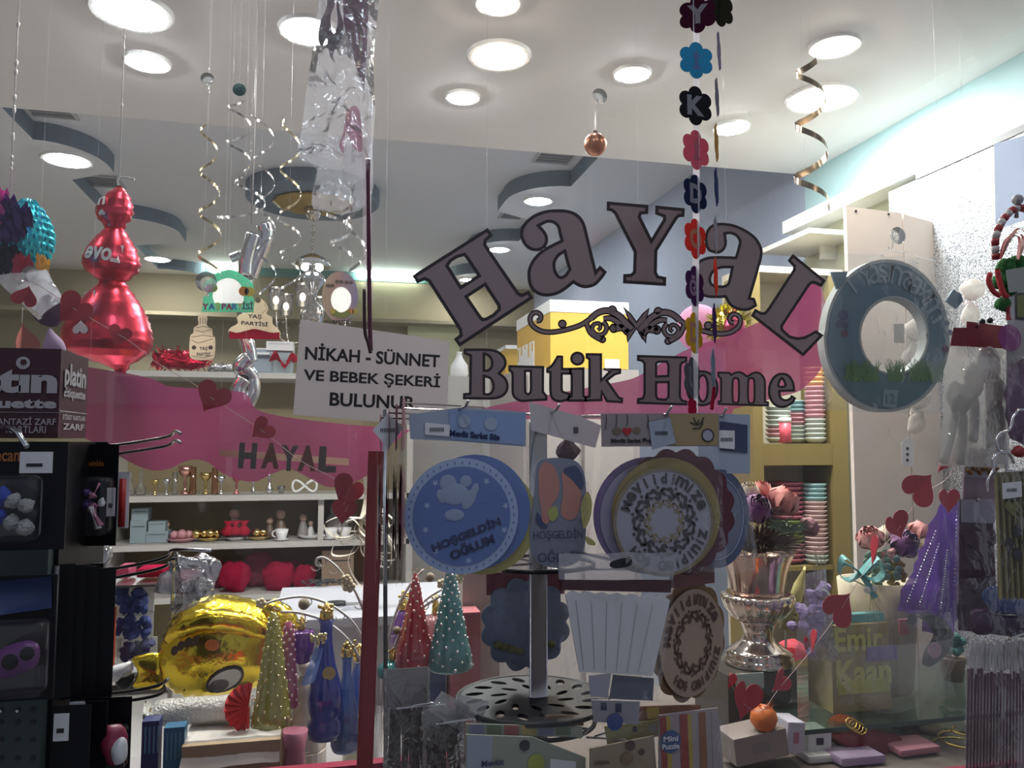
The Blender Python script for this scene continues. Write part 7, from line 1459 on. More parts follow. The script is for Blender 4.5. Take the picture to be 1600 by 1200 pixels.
def calli(c, r, n, w, m, par, Y, MX=Matrix()):
    gs = []
    for i in range(n):
        a = 2 * pi * i / n; u = Vector((cos(a), 0, sin(a))); v = Vector((-sin(a), 0, cos(a)))
        for S in ([(.0, -.36), (.10, -.12), (-.06, .05), (.12, .22), (.02, .34)], [(-.14, -.2), (.02, -.06), (.15, -.16)], [(-.12, .22), (-.2, .08), (-.08, -.02)], [(.16, .02), (.2, .1)]):
            p = path3([c + u * (r * (1 + x)) + v * (r * y * 1.1) for x, y in S], 4); n_ = len(p); gs.append(strip(p, [w * (.4 + 1.2 * sin(pi * (j + .5) / n_)) for j in range(n_)]))
    part('calligraphy_ring', xf(join(*gs), MX), m, par)
calli(C3 - Vector((0, .0012, 0)), 42 * k3, 11, 3.2 * k3, m_gi, t, Y3); calli(C3 - Vector((0, .0011, 0)), 27 * k3, 11, 1.3 * k3, m_gd, t, Y3)
def scallop(c, r, n, amp, Y, thick=.003): L = [Vector(((r + amp * abs(sin(n * a / 2))) * cos(a), (r + amp * abs(sin(n * a / 2))) * sin(a))) for a in [i * pi / 60 for i in range(120)]]; return flat(L, (), thick, at=lambda p: c + Vector((p.x, 0, p.y)))
part('gold_backing', disc(P(1042, 806, Y3 + .005), 84 * k3, 48, 'Y', .003), m_gd, t); part('maroon_backing', scallop(P(1058, 800, Y3 + .011), 86 * k3, 16, 7 * k3, Y3), mat('maroon_felt', (.10, .025, .04), .6), t); part('lavender_backing', disc(P(1014, 805, Y3 + .017), 84 * k3, 48, 'Y', .003), mat('lavender_plaque', (.17, .12, .26), .5), t); part('pale_ring', disc(P(1020, 808, Y3 + .014), 80 * k3, 48, 'Y', .002), mat('pale_lavender', (.30, .27, .38), .5), t)
part('yellow_crescent', join(pix([(908, 790), (918, 768), (925, 785), (922, 810), (912, 826)], Y3 + .02, .001, smooth=4), pix([(915, 838), (928, 845), (930, 852), (918, 850)], Y3 + .02, .001, smooth=4)), mat('pale_yellow_felt', (.48, .42, .16), .6), t)
part('header', pix([(939, 646), (1124, 646), (1124, 697), (940, 698)], Y3 - .006, .001), mat('header_taupe', (.30, .26, .26), .5), t); part('header_tan', pix([(1045, 647), (1122, 647), (1122, 696), (1048, 696)], Y3 - .0072, .0006), mat('header_sand', (.33, .25, .13), .5), t)
for x, y0 in ((947, 665), (963, 662), (980, 660), (1012, 663)): part('printed_cord', tube([P(x, 648, Y3 - .0075), P(x + 1, 656, Y3 - .0075), P(x - 1, y0 + 6, Y3 - .0075)], .0006, 5), INK, t)
part('printed_ornament', join(*[xf(ball((0, 0, 0), r * k3, 14, 8, (1, .08, .8)), Matrix.Translation(P(x, y, Y3 - .0075))) for x, y, r in ((964, 673, 7), (995, 672, 6))]), mat('print_taupe', (.18, .13, .09), .5), t); part('printed_heart', heart(P(980, 675, Y3 - .0082), 14 * k3, 0, 0, 0), mat('print_red', (.42, .02, .03), .5), t)
part('printed_text', text_px('Mevlit Sarkıt Üst', 986, 688, Y3 - .0075, 62, 8, 0, bold=.06), INK, t); part('printed_badge', tube([P(1106, 680, Y3 - .0085) + Vector((9 * k3 * cos(a), 0, 9 * k3 * sin(a))) for a in [i * pi / 12 for i in range(25)]], .001, 5), INK, t); part('badge_centre', disc(P(1106, 680, Y3 - .0082), 8.5 * k3, 18, 'Y', .0004), m_wp, t)
part('printed_calligraphy', join(*[strip(path3([P(x, y, Y3 - .0083) for x, y in S], 5), 1.8 * k3) for S in ([(1078, 660), (1090, 664), (1098, 658), (1094, 668), (1082, 670)], [(1084, 652), (1088, 662), (1092, 656)], [(1100, 652), (1096, 660)])]), INK, t)
stickr(t, [(1014, 660), (1047, 652), (1056, 692), (1019, 703)], Y3 - .0095, mat('sticker_blue_white', (.33, .38, .46), .5)); bag(t, [(938, 697), (1124, 697), (1135, 893), (930, 893)], Y3 + .006, .036, None, .008, 25, 22); arm(1034, 648, Y3 - .004)
# right blue pack
Y4 = 1.34
t = thing('party_plaque_pack', 'dark blue round plaque pack half hidden behind the Mevlidimize disc at its right', 'plaque pack', P(1145, 893, Y4), SBG)
MX = about(P(1125, 810, Y4), 0, 0, .45)
part('disc', xf(disc(P(1125, 810, Y4), 78 * M(Y4), 44, 'Y', .003), MX), mat('slate_blue_plaque', (.055, .085, .18), .5), t); part('disc_centre', xf(disc(P(1122, 810, Y4 - .001), 62 * M(Y4), 44, 'Y', .001), MX), mat('dull_blue_plaque', (.15, .18, .27), .5), t); part('ring_line', xf(tube([P(1122, 810, Y4 - .0015) + Vector((64 * M(Y4) * cos(a), 0, 64 * M(Y4) * sin(a))) for a in [i * pi / 30 for i in range(61)]], .001, 5), MX), m_d2, t)
part('header', pix([(1090, 645), (1172, 648), (1172, 740), (1092, 740)], Y4 + .01, .001), mat('header_pale_blue', (.36, .42, .52), .5), t); part('header_picture', pix([(1124, 658), (1168, 664), (1168, 708), (1126, 704)], Y4 + .008, .0006), mat('navy_picture', (.05, .06, .13), .5), t); stickr(t, [(1124, 672), (1148, 673), (1148, 702), (1124, 700)], Y4 + .006); bag(t, [(1095, 735), (1172, 735), (1182, 893), (1090, 893)], Y4 + .004, .03, None, .008, 27); arm(1120, 650, Y4 + .01)
# white scalloped box pack
Y5 = 1.18
t = thing('treat_box_pack', 'clear pack of white scalloped popcorn boxes hanging low in the centre', 'treat box pack', P(965, 1098, Y5), SBG)
sc_ = [(884, 930)] + [(884 + 163 * i / 14 + 0, 926 + 9 * i / 14 - (4 if i % 2 else 0)) for i in range(1, 14)] + [(1047, 938), (1020, 1056), (906, 1050)]
m_wb = cloth('white_box_card', (.85, .85, .86), .3)
for k in range(3): part('treat_box', pix(sc_, Y5 + .006 * k, .004), m_wb, t)
part('box_lines', join(*[tube([P(900 + 24 * i, 938 + i, Y5 - .001), P(912 + 17 * i, 1046 + i, Y5 - .001)], .0005, 4) for i in range(6)]), mat('box_crease', (.4, .4, .43), .6), t)
part('header_film', sheet([(872, 866), (1058, 862), (1052, 906), (873, 905)], Y5 - .006, .004, .004, 20, 14, 51), film('milky_header', (.9, .9, .93), .25, .42, (.62, .64, .72), .4), t, True); part('dark_band', pix([(873, 906), (1050, 906), (1048, 926), (876, 922)], Y5 + .02, .001), cloth('maroon_band', (.10, .035, .045), .3), t)
part('slot', pix([(955, 878), (975, 872), (987, 874), (985, 884), (966, 888), (954, 886)], Y5 - .012, .001, smooth=3), INK, t); part('lower_card', pix([(920, 1056), (955, 1052), (950, 1090), (922, 1088)], Y5 - .002, .001), m_wp, t); part('clear_fold', pix([(958, 1054), (1022, 1060), (1020, 1095), (952, 1092)], Y5 + .004, .001), mat('grey_fold', (.11, .12, .16), .4), t); bag(t, [(876, 905), (1055, 905), (1030, 1098), (900, 1098)], Y5 + .006, .034, None, .006, 28); arm(970, 878, Y5 - .004)
# tan Mevlidimize oval
Y6 = 1.32; C6 = P(1083, 1004, Y6); k6 = M(Y6)
t = thing('party_plaque_pack', 'tan Mevlidimize plaque turned sideways below the white one', 'plaque pack', P(1083, 1095, Y6), SBG); MX = about(C6, 0, 0, radians(28)); m_tp = mat('tan_plaque', (.38, .28, .21), .5); m_bi = mat('brown_ink', (.10, .045, .035), .5)
part('disc', xf(disc(C6, 82 * k6, 48, 'Y', .003), MX), m_tp, t); part('arc_text', xf(arc_text('Mevlidimize', C6 - Vector((0, .001, 0)), 66 * k6, radians(170), radians(30), 17 * k6, .03), MX), m_bi, t); part('arc_text', xf(arc_text('Hoş Geldiniz', C6 - Vector((0, .001, 0)), 66 * k6, radians(230), radians(340), 15 * k6, .03, True), MX), m_bi, t)
calli(C6 - Vector((0, .0012, 0)), 42 * k6, 11, 3.2 * k6, m_bi, t, Y6, MX)
part('scalloped_backing', xf(scallop(C6 + Vector((.0, .006, .004)), 88 * k6, 12, 7 * k6, Y6), MX), mat('brown_felt', (.22, .13, .06), .6), t); part('header', xf(pix([(1030, 880), (1136, 880), (1136, 915), (1030, 915)], Y6, .001), MX), mat('rosewood_header', (.16, .06, .06), .5), t); arm(1083, 892, Y6)
# blue bag behind the pole
Y7 = 1.5
t = thing('party_plaque_pack', 'dusty blue cloud plaque pack hanging behind the steel pole', 'plaque pack', P(820, 1078, Y7), SBG); C7 = P(822, 975, Y7)
part('plaque', scallop(C7, 62 * M(Y7), 12, 8 * M(Y7), Y7), mat('dusty_blue_plaque', (.14, .18, .27), .6, var=.25, vscale=60), t); part('sprig', join(*[ball(P(x, y, Y7 - .004), .009, 9, 6, (1, .4, .8)) for x, y in ((778, 1008), (790, 1012), (800, 1015), (812, 1018), (850, 1008), (862, 1006))]), mat('sprig_olive', (.16, .15, .05), .6), t, True)
part('header', pix([(760, 895), (882, 892), (882, 928), (760, 930)], Y7 + .004, .001), mat('dark_rose_header', (.15, .05, .07), .5), t); part('printed_text', text_px('KUTLAMA', 860, 1030, Y7 - .004, 40, 10), m_nav, t) if False else None
bag(t, [(762, 925), (884, 925), (892, 1078), (770, 1078)], Y7, .03, None, .008, 29); arm(835, 905, Y7 + .004)
# lower left grey bags with brown brushes
m_br = mat('brown_bristle', (.075, .045, .035), .8, var=.4, vscale=120)
for k, (x0, x1, yt, Yq, lb) in enumerate(((604, 668, 1046, 1.42, 'smoky bag of brown bristle brushes right of the steel rod'), (664, 722, 1110, 1.36, 'second bag of brown bristles right of the smoky bag'))):
    t = thing('brush_pack', lb, 'brush pack', P((x0 + x1) / 2, 1235, Yq), 'bristle packs'); R = random.Random(k)
    part('bristles', join(*[strip([P(x0 + 6 + (x1 - x0 - 12) * i / 40 + R.uniform(-2, 2), (1108 if k == 0 else 1135) + R.uniform(-4, 6), Yq + R.uniform(-.008, .008)), P(x0 + 6 + (x1 - x0 - 12) * i / 40 + R.uniform(-5, 5), 1190 + R.uniform(-12, 25), Yq + R.uniform(-.008, .008))], .004) for i in range(41)]), m_br, t)
    part('card', pix([(x0, yt), (x1, yt - 4), (x1, yt + 60), (x0, yt + 60)], Yq + .012, .001), mat('grey_film_card', (.27, .27, .28), .4), t); bag(t, [(x0 - 4, yt), (x1 + 4, yt - 4), (x1 + 6, 1235), (x0 - 6, 1235)], Yq, .03, film('smoky_film', (.86, .85, .86), .25, .16, (.5, .5, .52), .7), .006, 70 + k)
    part('hanging_wire', tube(path3([P(x0 + 18, yt + 62 - 40 * k, Yq - .02), P(x1 + 20, yt + 54 - 40 * k, Yq - .03), Vector((pc.x - .14, PY_ - .02, P(840, 1125, PY_).z))], 4), .002, 6), MATS['chrome_wire'], t)
t = thing('label_tag', 'translucent tag corners sticking out left of the pierced round plate', 'tag', P(725, 1140, 1.34)); part('tag', pix([(690, 1080), (735, 1105), (722, 1145), (668, 1110)], 1.34, .001), film('frosted_tag', (.85, .85, .87), .25, .3, (.6, .6, .63), .2), t); part('second_tag', pix([(715, 1085), (764, 1096), (750, 1130), (712, 1118)], 1.345, .001), MATS['frosted_tag'], t); part('hanging_wire', tube([P(715, 1100, 1.343), cD + Vector((-rD, 0, 0))], .002, 6), MATS['chrome_wire'], t); part('chrome_pin', tube([P(620, 1107, 1.34), P(697, 1101, 1.335)], .002, 6), MATS['chrome_wire'], t)
# lower row of card packs
def cardpack(q, Y, m, label, deco=(), hookx=None, yb=1260, name='card_pack'):
    xs = [p[0] for p in q]; ys = [p[1] for p in q]; t = thing(name, label, 'card pack', P(sum(xs) / len(xs), max(ys), Y), 'printed card packs at the foot of the spinner')
    part('card', pix(q, Y, .004), m, t)
    for d in deco:
        kind = d[0]
        if kind == 'q': part(d[3], pix(d[1], Y - .001 - .0006 * (d[4] if len(d) > 4 else 0), .0008), d[2], t)
        elif kind == 'd': part(d[5], xf(disc(P(d[1], d[2], Y - .002), d[3] * M(Y), 20, 'Y', .0006), Matrix()), d[4], t)
        elif kind == 't': part('printed_text', text_px(d[1], d[2], d[3], Y - .0025, d[4], d[5], d[6] if len(d) > 6 else 0, bold=.03), d[7] if len(d) > 7 else m_nav, t)
    x0, x1, y0, y1 = min(xs), max(xs), min(ys), max(ys); part('plastic_bag', sheet([(x0 - 5, y0 - 12), (x1 + 5, y0 - 12), (x1 + 5, y1), (x0 - 5, y1)], Y - .012, .006, .006, 18, 12, int(x0)), CLEAR, t, True)
    c = P((x0 + x1) / 2, y0 + 6, Y + .003); part('hanging_wire', tube([c, Vector((pc.x + (c.x - pc.x) * .6, PY_ - .1, P(840, 1125, PY_).z))], .002, 6), MATS['chrome_wire'], t); return t
m_pg = mat('pale_green_card', (.30, .33, .26), .5); m_tc = mat('tan_card', (.36, .28, .18), .5); m_st = [mat('stripe_%d' % i, c, .5) for i, c in enumerate(((.30, .05, .04), (.45, .32, .07), (.10, .16, .08), (.18, .20, .33), (.36, .30, .30), (.28, .12, .06)))]
cardpack([(728, 1148), (832, 1152), (915, 1184), (915, 1260), (728, 1260)], 1.26, m_pg, 'pale green card pack with a yellow pear picture at bottom left of the row', [('d', 838, 1192, 13, mat('pear_green', (.36, .40, .07), .5), 'printed_pear'), ('d', 820, 1165, 8, INK, 'printed_dot'), ('q', [(730, 1150), (770, 1150), (765, 1260), (728, 1260)], mat('pale_blue_print', (.33, .38, .44), .5), 'printed_panel'), ('t', 'Mevlüt', 770, 1192, 34, 9), ('q', [(860, 1186), (900, 1190), (900, 1260), (858, 1260)], CARD, 'white_label')])
cardpack([(728, 1131), (910, 1136), (910, 1152), (728, 1148)], 1.29, m_pg, 'long narrow pack top with coloured stripes above the pear card', [('q', [(734 + 27 * i, 1133), (757 + 27 * i, 1133.5), (757 + 27 * i, 1149), (734 + 27 * i, 1148.5)], m_st[(3, 2, 0, 1, 3, 2)[i]], 'printed_stripe') for i in range(6)])
cardpack([(852, 1118), (912, 1118), (912, 1134), (852, 1134)], 1.31, mat('brown_orange_card', (.20, .08, .03), .5), 'small orange brown card top right of the pole above the stripes', [('t', '·  ·', 880, 1126, 30, 4)])
cardpack([(922, 1170), (1022, 1150), (1030, 1260), (922, 1260)], 1.24, m_tc, 'tan card pack with small brown printed pictures in the middle of the row', [('d', 985, 1165, 8, m_bi, 'printed_acorn'), ('d', 980, 1186, 10, mat('tan_print', (.26, .17, .09), .5), 'printed_ring'), ('d', 1003, 1175, 5, m_bi, 'printed_dot'), ('t', 'NİŞAN', 940, 1192, 22, 8, 0, m_bi)])
cardpack([(945, 1135), (1030, 1125), (1032, 1150), (950, 1165)], 1.265, mat('olive_card', (.30, .29, .10), .5), 'olive yellow card strip above the tan pack', [('d', 992, 1140, 4, m_nav, 'printed_dot'), ('d', 1020, 1138, 7, mat('grey_print', (.3, .3, .3), .5), 'printed_ring')])
cardpack([(925, 1094), (1000, 1096), (998, 1132), (928, 1128)], 1.225, m_wp, 'whitish pack with small navy squares under the popcorn boxes', [('q', [(939, 1098), (948, 1098), (948, 1110), (939, 1110)], m_nav, 'printed_square'), ('q', [(962, 1099), (971, 1099), (971, 1113), (962, 1113)], m_nav, 'printed_square'), ('d', 961, 1128, 13, mat('blue_print', (.06, .10, .30), .5), 'printed_disc')])
cardpack([(1030, 1118), (1122, 1106), (1136, 1260), (1030, 1260)], 1.23, m_st[4], 'red and yellow striped card pack with a blue oval at the right of the row', [('q', [(x, 1120 - .1 * (x - 1030)), (x + w, 1120 - .1 * (x + w - 1030)), (x + w + 6, 1260), (x + 4, 1260)], m_st[c], 'printed_stripe') for x, w, c in ((1031, 9, 0), (1041, 6, 1), (1062, 12, 0), (1074, 6, 1), (1092, 10, 5), (1112, 7, 4))] + [('d', 1048, 1159, 17, mat('oval_blue', (.05, .10, .24), .5), 'printed_oval'), ('t', 'Mini', 1048, 1154, 22, 8, 0, CARD), ('t', 'Puzzle', 1048, 1166, 26, 8, 0, CARD)])
cardpack([(995, 1104), (1095, 1102), (1095, 1122), (998, 1130)], 1.275, mat('rust_foil_card', (.28, .09, .03), .3, .3), 'rust red shiny strip above the striped pack', [('q', [(1010, 1106), (1030, 1105), (1030, 1122), (1012, 1124)], m_st[1], 'printed_stripe')])
# --- right hand rack
RX = P(1730, 700, 1.36).x
rk = thing('wire_rack', 'wire display rack at the right edge with chrome hooks for hanging packs', 'wire rack', Vector((RX, 1.4, 0)))
part('post', tube([Vector((RX, 1.4, .01)), Vector((RX, 1.4, P(1600, 300, 1.36).z))], .012, 12), MATS['dull_steel'], rk, True); part('foot', lathe([(.15, 0), (.15, .012), (.02, .02)], (RX, 1.4, 0), 30), BLACK, rk)
def rail(px, py, Y, nm='hook_arm'):
    c = P(px, py, Y); part(nm, tube(path3([Vector((RX, 1.4, c.z)), c + Vector((.05, .03, 0)), c + Vector((0, .004, 0)), c + Vector((-.012, -.012, .006))], 4), .0022, 7), MATS['chrome_wire'], rk, True)
part('hanger_hook', tube(path3([P(1592, 640, 1.2), P(1583, 652, 1.2), P(1578, 670, 1.2), P(1562, 678, 1.2), P(1557, 692, 1.2), P(1562, 705, 1.2), P(1572, 708, 1.2)], 5), .0025, 7), MATS['chrome_wire'], rk, True); part('hanger_hook', tube(path3([P(1584, 724, 1.2), P(1578, 710, 1.2), P(1565, 705, 1.2), P(1553, 716, 1.2), P(1552, 735, 1.2), P(1544, 752, 1.2), P(1545, 770, 1.2)], 5), .003, 7), MATS['chrome_wire'], rk, True); part('hanger_rail', tube([P(1592, 640, 1.2), Vector((RX, 1.4, P(1592, 630, 1.2).z))], .0025, 7), MATS['chrome_wire'], rk); part('hanger_rail', tube([P(1572, 708, 1.2), P(1572, 735, 1.2), Vector((RX, 1.4, P(1592, 760, 1.2).z))], .0025, 7), MATS['chrome_wire'], rk)
RG = 'hanging packs on the right rack'
YR = 1.34
t = thing('cutlery_pack', 'milky bag of grey spoon shaped pieces with a dark red header at right', 'pack', P(1525, 736, YR), RG)
part('header', pix([(1490, 512), (1510, 512), (1511, 502), (1573, 510), (1575, 545), (1485, 540)], YR - .004, .001), mat('dark_red_glitter', (.16, .012, .022), .5, var=.3, vscale=80), t, label='dark red header card')
m_sp = mat('grey_plastic_spoon', (.30, .29, .28), .4)
def spoon(x, y0, y1, xb, r): return join(tube(path3([P(x, y0, YR), P((x + xb) / 2 + 2, (y0 + y1) / 2, YR + .005), P(xb, y1, YR)], 5), 7.5 * M(YR), 10), ball(P(x, y0 - r, YR), r * M(YR), 14, 9, (.8, .3, 1.2)))
for k, (x, y0, y1, xb, r) in enumerate(((1492, 640, 722, 1474, 22), (1504, 645, 725, 1500, 22), (1522, 620, 690, 1520, 26), (1545, 600, 700, 1548, 30), (1560, 630, 725, 1565, 20))): part('spoon', spoon(x, y0, y1, xb, r), m_sp, t, True)
bag(t, [(1484, 540), (1576, 545), (1578, 730), (1466, 728)], YR, .05, film('milky_pack_film', (.88, .88, .87), .14, .42, (.62, .60, .57), .5), .006, 81); rail(1530, 512, YR - .004); part('black_clip', join(ball(P(1535, 503, YR), .006, 10, 6), ball(P(1547, 501, YR), .006, 10, 6)), BLACK, t)
YR2 = 1.22
t = thing('candy_ornament', 'red striped candy cane ornament with green pompoms at the right edge', 'ornament', P(1585, 495, YR2), None)
m_cr1, m_cw = mat('candy_red', (.32, .03, .035), .5), mat('candy_white', (.55, .5, .48), .5)
cane = path3([P(1556, 405, YR2), P(1556, 370, YR2), P(1570, 340, YR2), P(1590, 325, YR2), P(1612, 330, YR2)], 10); n = len(cane) - 1
for nm, mm, off in (('red_stripe', m_cr1, 0), ('white_stripe', m_cw, 1)): part(nm, join(*[tube(cane[i:i + 4], .007, 12) for i in range(3 * off, n - 2, 6)]), mm, t, True)
part('striped_ribbon', join(*[strip(path3([P(1562, 405, YR2 - .01), P(1572 + 8 * i, 375 - 8 * i, YR2 - .02), P(1592 + 6 * i, 370, YR2 - .01), P(1590, 405, YR2 - .01)], 6), .012, lambda u: Vector((.3, .8, .4))) for i in range(3)]), m_cr1, t)
m_gp2 = mat('green_chenille', (.04, .20, .055), .95, bump=1, bscale=250)
for x, y, r in ((1572, 418, 16), (1590, 412, 16), (1562, 440, 14), (1575, 450, 15), (1567, 475, 13)): part('pompom', jit(ball(P(x, y, YR2 + .008), r * M(YR2), 16, 10), .004, 200, x), m_gp2, t, True)
for pts in ([(1547, 427), (1545, 440), (1552, 455), (1562, 462)], [(1558, 420), (1562, 440), (1568, 458), (1574, 464)]): part('red_loop', tube(path3([P(x, y, YR2 - .012) for x, y in pts], 5), .0048, 10), mat('red_chenille', (.42, .04, .045), .9), t, True)
part('knob', join(ball(P(1590, 312, YR2), .010, 14, 9), tube([P(1590, 312, YR2), P(1588, 340, YR2)], .004, 8)), mat('grey_knob', (.35, .34, .36), .5), t, True); part('paper_tag', pix([(1572, 422), (1606, 416), (1606, 454), (1577, 457)], YR2 - .018, .001), mat('grey_green_tag', (.30, .33, .30), .6), t); part('stem', tube([P(1574, 478, YR2), P(1576, 500, YR2)], .005, 8), m_cr1, t); rail(1590, 318, YR2)
t = thing('strip_pack', 'narrow white pack with green square and magenta disc at the right edge', 'pack', P(1592, 640, 1.3), RG); part('card', pix([(1575, 455), (1640, 455), (1640, 640), (1573, 640)], 1.3, .002), mat('grey_white_card', (.40, .38, .40), .5), t); part('green_square', pix([(1589, 462), (1606, 460), (1606, 497), (1590, 495)], 1.298, .001), mat('moss_green', (.13, .16, .03), .5), t); part('black_frame', pix([(1586, 458), (1610, 456), (1610, 501), (1587, 499)], 1.299, .0008), INK, t); part('magenta_disc', xf(disc(P(1578, 528, 1.297), 24 * M(1.3), 26, 'Y', .001), Matrix()), mat('magenta_print', (.28, .05, .22), .5), t); part('plastic_bag', sheet([(1572, 452), (1640, 452), (1640, 645), (1571, 645)], 1.285, .008, .008, 20, 12, 90), CLEAR, t, True); rail(1590, 458, 1.3)
t = thing('lace_bag', 'purple lace pouch in wrinkled film at the right edge beside the spoon bag', 'pack', P(1590, 700, 1.28), RG); part('pouch', jit(puff([(1578, 580), (1600, 560), (1640, 570), (1640, 690), (1590, 692), (1574, 650)], (1606, 630), 1.28, .018), .006, 40, 2), mat('plum_lace', (.13, .07, .13), .7, var=.5, vscale=70), t, True); part('film', sheet([(1568, 560), (1640, 555), (1640, 700), (1570, 700)], 1.262, .01, .012, 22, 14, 92), CLEAR, t, True); part('red_rosette', jit(ball(P(1592, 706, 1.25), .012, 12, 8), .004, 90, 1), m_cr1, t, True); rail(1600, 565, 1.28)
t = thing('paper_bag', 'pastel dotted treat bag with striped top hanging under the spoon bag', 'treat bag', P(1530, 790, 1.4), RG); part('bag_front', pix([(1508, 700), (1560, 702), (1556, 792), (1505, 788)], 1.4, .004), mat('lilac_paper', (.30, .23, .28), .6), t); part('dot_band', pix([(1508, 702), (1560, 704), (1558, 748), (1507, 745)], 1.398, .001), mat('pale_dot_paper', (.36, .35, .37), .6, var=.5, vscale=90), t); part('stripe', join(*[span(P(1513 + 6 * i, 701, 1.397), P(1515 + 6 * i, 714, 1.398)) for i in range(8)]), m_maroon, t); part('bead_row', join(*[ball(P(1512 + 5 * i, 735 + 4 * sin(i * 2), 1.396), .005, 8, 5) for i in range(10)]), mat('mixed_beads', (.28, .15, .06), .5, var=.8, vscale=60), t, True); rail(1535, 704, 1.4)
t = thing('mask_pack', 'dark plum patterned pack in clear film right of the violet tulle', 'pack', P(1530, 990, 1.38), RG); part('card', pix([(1500, 780), (1556, 782), (1552, 820), (1560, 990), (1498, 985)], 1.38, .002), mat('dark_plum_card', (.06, .025, .05), .6, var=.5, vscale=30), t); part('white_top', pix([(1502, 780), (1556, 782), (1554, 818), (1502, 816)], 1.378, .001), mat('lavender_grey_card', (.30, .28, .36), .5), t); part('plum_mask', pix([(1500, 828), (1520, 830), (1552, 825), (1556, 850), (1545, 848), (1530, 862), (1514, 850), (1502, 855)], 1.376, .001, smooth=3), MATS['plum_felt'], t); part('barcode', barcode(P(1490 + 12, 955, 1.374), .02, .03, 1.374), INK, t); bag(t, [(1496, 780), (1566, 780), (1570, 995), (1490, 990)], 1.38, .02, None, .007, 95); rail(1530, 784, 1.38)
t = thing('peg_pack', 'olive wooden stick pack with dark diamond tiles and white price sticker at right edge', 'pack', P(1600, 938, 1.18), RG)
part('slats', join(*[span(P(1558 + 9 * i - 2, 745, 1.18), P(1558 + 9 * i + 6, 936, 1.184)) for i in range(9)]), mat('olive_wood', (.22, .19, .08), .6, var=.25, vscale=25), t); part('card', pix([(1556, 738), (1640, 735), (1640, 936), (1560, 934)], 1.186, .001), mat('deep_olive', (.12, .10, .03), .6), t); stickr(t, [(1566, 755), (1596, 752), (1597, 776), (1567, 780)], 1.178)
part('diamond_tile', join(*[flat([Vector((0, s)), Vector((s, 0)), Vector((0, -s)), Vector((-s, 0))], (), .001, at=lambda p: P(x, y, 1.177) + Vector((p.x, 0, p.y))) for x, y, s in ((1590, 830, .012), (1578, 850, .012), (1590, 866, .012), (1606, 848, .012))]), INK, t); part('olive_heart', heart(P(1582, 795, 1.177), 30 * M(1.18), 0, 0, 0), mat('heart_olive', (.14, .14, .03), .5), t); part('film', sheet([(1554, 738), (1640, 735), (1640, 940), (1556, 940)], 1.168, .006, .006, 20, 12, 97), CLEAR, t, True); rail(1600, 740, 1.18)
t = thing('ribbon_pack', 'blue and plum film pack below the olive stick pack', 'pack', P(1575, 1000, 1.3), RG); part('blue_fold', jit(puff([(1536, 925), (1560, 915), (1640, 930), (1640, 968), (1580, 962), (1545, 950)], (1590, 942), 1.3, .012), .005, 40, 5), mat('glossy_blue_film', (.03, .06, .20), .2), t, True); part('plum_fold', jit(puff([(1520, 950), (1560, 958), (1640, 970), (1640, 995), (1560, 992), (1520, 985)], (1580, 975), 1.305, .012), .005, 40, 6), mat('dark_purple_film', (.05, .015, .06), .3), t, True); part('film', sheet([(1500, 905), (1640, 905), (1640, 998), (1500, 992)], 1.285, .006, .008, 24, 14, 98), CLEAR, t, True); part('hang_tab', pix([(1560, 895), (1640, 900), (1640, 925), (1560, 918)], 1.31, .001), MATS['dark_purple_film'], t); rail(1575, 905, 1.31)
t = thing('bristle_pack', 'tall pack of white tipped mauve sticks at the lower right corner', 'pack', P(1560, 1260, 1.24), RG); R = random.Random(4)
part('mauve_sticks', join(*[tube([P(1514 + 5 * i, 1048 + R.uniform(-6, 6), 1.24 + R.uniform(-.008, .008)), P(1510 + 5.2 * i, 1262, 1.24 + R.uniform(-.008, .008))], 2.6 * M(1.24), 6) for i in range(24)]), mat('mauve_stick', (.13, .06, .09), .7, var=.3, vscale=90), t); part('white_tips', join(*[tube([P(1520 + 4.7 * i, 1002 + R.uniform(-4, 4), 1.24 + R.uniform(-.006, .006)), P(1515 + 5 * i, 1052 + R.uniform(-8, 8), 1.24)], 2.9 * M(1.24), 6) for i in range(24)]), mat('white_tip', (.46, .44, .43), .7), t)
bag(t, [(1512, 995), (1640, 1000), (1640, 1262), (1502, 1262)], 1.24, .034, None, .006, 99); rail(1580, 1000, 1.225)
# --- blue ring in its bag, hung from the suction cup
YQ = 1.88; kq = M(YQ, 1385)
t = thing('foam_ring', 'large blue foam birthday ring with pale lettering in a clear bag at right', 'foam ring', P(1385, 645, YQ))
m_fr = mat('ring_blue', (.08, .17, .24), .6); m_fr2 = mat('ring_teal', (.05, .15, .18), .6); CQ = P(1384, 525, YQ)
Lo = [Vector((1386 + 97 * cos(a) * (1.02 if sin(a) > 0 else 1.0), 525 + (119 if sin(a) > 0 else 120) * sin(a))) for a in [i * pi / 36 for i in range(72)]]; Li = [Vector((1396 + 51 * cos(a), 525 + 58 * sin(a))) for a in [i * pi / 30 for i in range(60)]]
part('ring', flat(Lo, [Li], .03, at=lambda p: P(p.x, p.y, YQ)), mat('ring_side', (.42, .45, .44), .6), t); part('ring_face', flat(inset(Lo, 5), [inset(Li, -4)], .0015, at=lambda p: P(p.x, p.y, YQ - .0018)), m_fr, t)
part('sea_base', flat([Vector((1310, 588))] + [Vector((1386 + 91 * cos(a), 525 + 112 * sin(a))) for a in [radians(150 - 4 * i) for i in range(31)]] + [Vector((1462, 588)), Vector((1430, 582)), Vector((1396, 590)), Vector((1360, 582))], (), .0012, at=lambda p: P(p.x, p.y, YQ - .0034)), m_fr2, t)
part('inner_band', tube([P(1396 + 53 * cos(a), 525 + 60 * sin(a), YQ - .002) for a in [i * pi / 30 for i in range(61)]], .004, 8), MATS['ring_side'], t, True)
